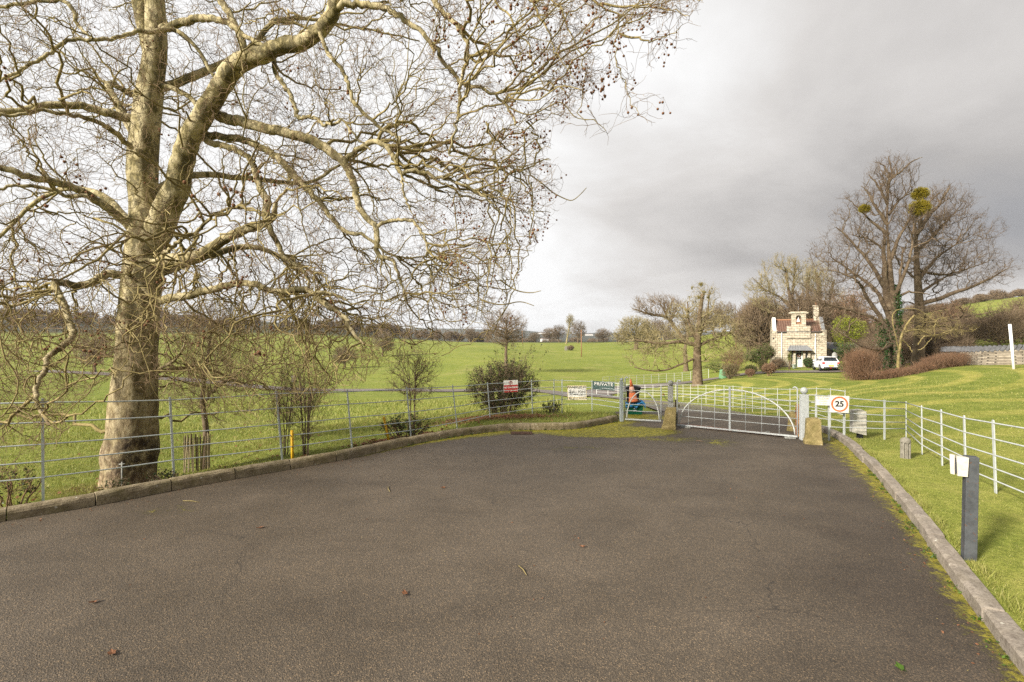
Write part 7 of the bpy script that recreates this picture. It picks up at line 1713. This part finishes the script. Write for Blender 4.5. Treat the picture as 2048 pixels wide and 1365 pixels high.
EXTRA.append(build_grass)
def build_world():
    w = bpy.data.worlds.new('World'); scene.world = w; w.use_nodes = True
    nt = w.node_tree; n = nt.nodes; l = nt.links; n.clear()
    out = n.new('ShaderNodeOutputWorld'); bg = n.new('ShaderNodeBackground'); l.new(bg.outputs[0], out.inputs[0])
    el = R_(SUN_EL); az = math.atan2(SUN_FROM[0], SUN_FROM[1])
    sky = n.new('ShaderNodeTexSky'); sky.sky_type = 'NISHITA'; sky.sun_disc = False; sky.sun_elevation = el; sky.sun_rotation = az
    sky.air_density = 1.2; sky.dust_density = 2.5
    tc = n.new('ShaderNodeTexCoord')
    def mth(op, a, b=0.0, clamp=False):
        m = n.new('ShaderNodeMath'); m.operation = op; m.use_clamp = clamp
        for s, v in ((m.inputs[0], a), (m.inputs[1], b)):
            if isinstance(v, (int, float)): s.default_value = v
            else: l.new(v, s)
        return m.outputs[0]
    def ramp(f, stops):
        r = n.new('ShaderNodeValToRGB'); cr = r.color_ramp
        while len(cr.elements) < len(stops): cr.elements.new(.5)
        for e, (p, c) in zip(cr.elements, stops): e.position = p; e.color = (c, c, c, 1) if isinstance(c, (int, float)) else (*c, 1)
        l.new(f, r.inputs[0]); return r.outputs[0]
    def mix(a, b, f, mode='MIX'):
        m = n.new('ShaderNodeMix'); m.data_type = 'RGBA'; m.blend_type = mode
        for s, v in ((m.inputs[6], a), (m.inputs[7], b)):
            if isinstance(v, (tuple, list)): s.default_value = (*v, 1)
            else: l.new(v, s)
        if isinstance(f, (int, float)): m.inputs[0].default_value = f
        else: l.new(f, m.inputs[0])
        return m.outputs[2]
    vec = tc.outputs['Generated']
    sx = n.new('ShaderNodeSeparateXYZ'); l.new(vec, sx.inputs[0]); x, y, z = sx.outputs
    zc = mth('MAXIMUM', z, .0)
    # cloud deck seen in perspective: project on a plane overhead
    iz = mth('ADD', zc, .42)
    u = mth('DIVIDE', x, iz); v = mth('DIVIDE', y, iz)
    cb = n.new('ShaderNodeCombineXYZ'); l.new(u, cb.inputs[0]); l.new(v, cb.inputs[1])
    def noise(vc, sc, det, ro, dist=0, loc=(0, 0, 0), scl=(1, 1, 1), rot=0):
        mp = n.new('ShaderNodeMapping'); mp.inputs['Location'].default_value = loc; mp.inputs['Scale'].default_value = scl; mp.inputs['Rotation'].default_value = (0, 0, rot); l.new(vc, mp.inputs[0])
        t = n.new('ShaderNodeTexNoise'); t.inputs['Scale'].default_value = sc; t.inputs['Detail'].default_value = det; t.inputs['Roughness'].default_value = ro; t.inputs['Distortion'].default_value = dist
        l.new(mp.outputs[0], t.inputs['Vector']); return t.outputs[0]
    n1 = noise(cb.outputs[0], .95, 5, .5, .5, (3.1, 1.7, 0), (.7, 1.0, 1), .5)
    n2 = noise(cb.outputs[0], 2.6, 5, .6, .4, (7, 2, 0), (.7, 1.1, 1), .3)
    # directional brightness of the deck: bright and thin toward the west-north, heavy bank to the right
    yr = mth('MAXIMUM', y, .05); tx = mth('DIVIDE', x, yr)      # azimuth-like, world based
    azr = ramp(mth('MULTIPLY', mth('ADD', tx, 1.1), .42), [(.0, 1.0), (.44, .98), (.56, .62), (.75, .30), (1.0, .18)])
    # height dependence: bright strip near the horizon, dark bank, lighter above
    zt = mth('DIVIDE', zc, yr)
    hr = ramp(zt, [(.0, .80), (.06, .82), (.10, .62), (.16, .30), (.25, .26), (.38, .40), (.55, .50), (.8, .42)])
    side = mth('SUBTRACT', 1.0, azr)
    base = mth('ADD', azr, mth('MULTIPLY', mth('MULTIPLY', side, hr), 1.0))
    base = mth('ADD', base, mth('MULTIPLY', mth('SUBTRACT', n1, .5), .65)); base = mth('ADD', base, mth('MULTIPLY', mth('SUBTRACT', n2, .5), .34))
    cloud = ramp(base, [(.12, (.27, .28, .30)), (.36, (.39, .39, .405)), (.52, (.50, .482, .472)), (.70, (.74, .715, .695)), (.88, (1.0, 1.0, 1.0))])
    sk = mix(sky.outputs[0], (.1, .1, .1), 1.0, 'MULTIPLY')
    cover = ramp(noise(cb.outputs[0], 1.1, 5, .6, .3, (1, 9, 0)), [(.22, .93), (.36, 1.0)])
    m = mix(mix(sk, (1.3, 1.3, 1.3), 1.0, 'MULTIPLY'), cloud, cover)
    l.new(m, bg.inputs[0]); bg.inputs[1].default_value = SKY_STR
    s = bpy.data.lights.new('sun', 'SUN'); s.energy = SUN_E; s.angle = R_(SUN_ANG); s.color = (1.0, .93, .82)
    so = bpy.data.objects.new('sun', s); COL.objects.link(so)
    d = Vector((SUN_FROM[0]*math.cos(el), SUN_FROM[1]*math.cos(el), math.sin(el)))
    so.rotation_euler = (-d).to_track_quat('-Z', 'Y').to_euler(); so.location = d*50
    c = bpy.data.cameras.new('camera'); c.sensor_width = 36; c.lens = F/2048*36; c.clip_end = 30000; c.clip_start = .05
    co = bpy.data.objects.new('camera', c); COL.objects.link(co); co.location = (0, 0, H); co.rotation_euler = (math.pi/2, 0, 0); scene.camera = co
    scene.view_settings.view_transform = 'Standard'; scene.view_settings.look = 'None'; scene.view_settings.gamma = 1; scene.view_settings.exposure = EXPO
    scene.render.engine = 'CYCLES'; scene.cycles.max_bounces = 5; scene.cycles.diffuse_bounces = 2; scene.cycles.transparent_max_bounces = 4; scene.cycles.sample_clamp_indirect = 2.5; scene.cycles.sample_clamp_direct = 6; scene.cycles.caustics_reflective = False; scene.cycles.caustics_refractive = False
    scene.cycles.use_denoising = False if NODENOISE else True
SUN_EL = 27; SUN_FROM = (-.80, -.60); SUN_E = 4.7; SUN_ANG = 8.0; SKY_STR = .50; EXPO = 1.0; NODENOISE = True

def build_haze():
    m = bpy.data.materials.new('haze_air'); m.use_nodes = True; n = m.node_tree.nodes; l = m.node_tree.links; n.clear()
    o_ = n.new('ShaderNodeOutputMaterial'); v = n.new('ShaderNodeVolumePrincipled'); v.inputs['Color'].default_value = (.86, .92, 1.0, 1); v.inputs['Density'].default_value = HAZE; v.inputs['Anisotropy'].default_value = .2
    l.new(v.outputs[0], o_.inputs['Volume'])
    b = MB(); b.box((0, 0, 33), (18100, 18100, 74.4)); o = b.build('haze', m); o.location = (0, 0, 0); tag(o, 'thin pale haze over the far valley', 'haze', kind='stuff')
HAZE = .00012
import time as _t; _t0 = _t.time()
build_materials(); build_world()
build_ground(); build_roads()
PR = [(0, -.12), (0, .10), (.012, .135), (.035, .16), (.07, .175), (.12, .175), (.155, .16), (.18, .13), (.18, -.2)]
kerb('kerb', LKs, PR, M['kerb_l'], 3, side=1, zfun=lambda x, y: 0)
PR2 = [(0, -.12), (0, .115), (.018, .132), (.05, .14), (.145, .14), (.15, .12), (.15, -.2)]
kerb('kerb', RKs, PR2, M['kerb_r'], 5, side=1, zfun=lambda x, y: 0)
print('ground', _t.time()-_t0)
plane_tree()
print('plane', _t.time()-_t0)
if HAZE: build_haze()
for fn in EXTRA: fn(); print(fn.__name__, _t.time()-_t0)
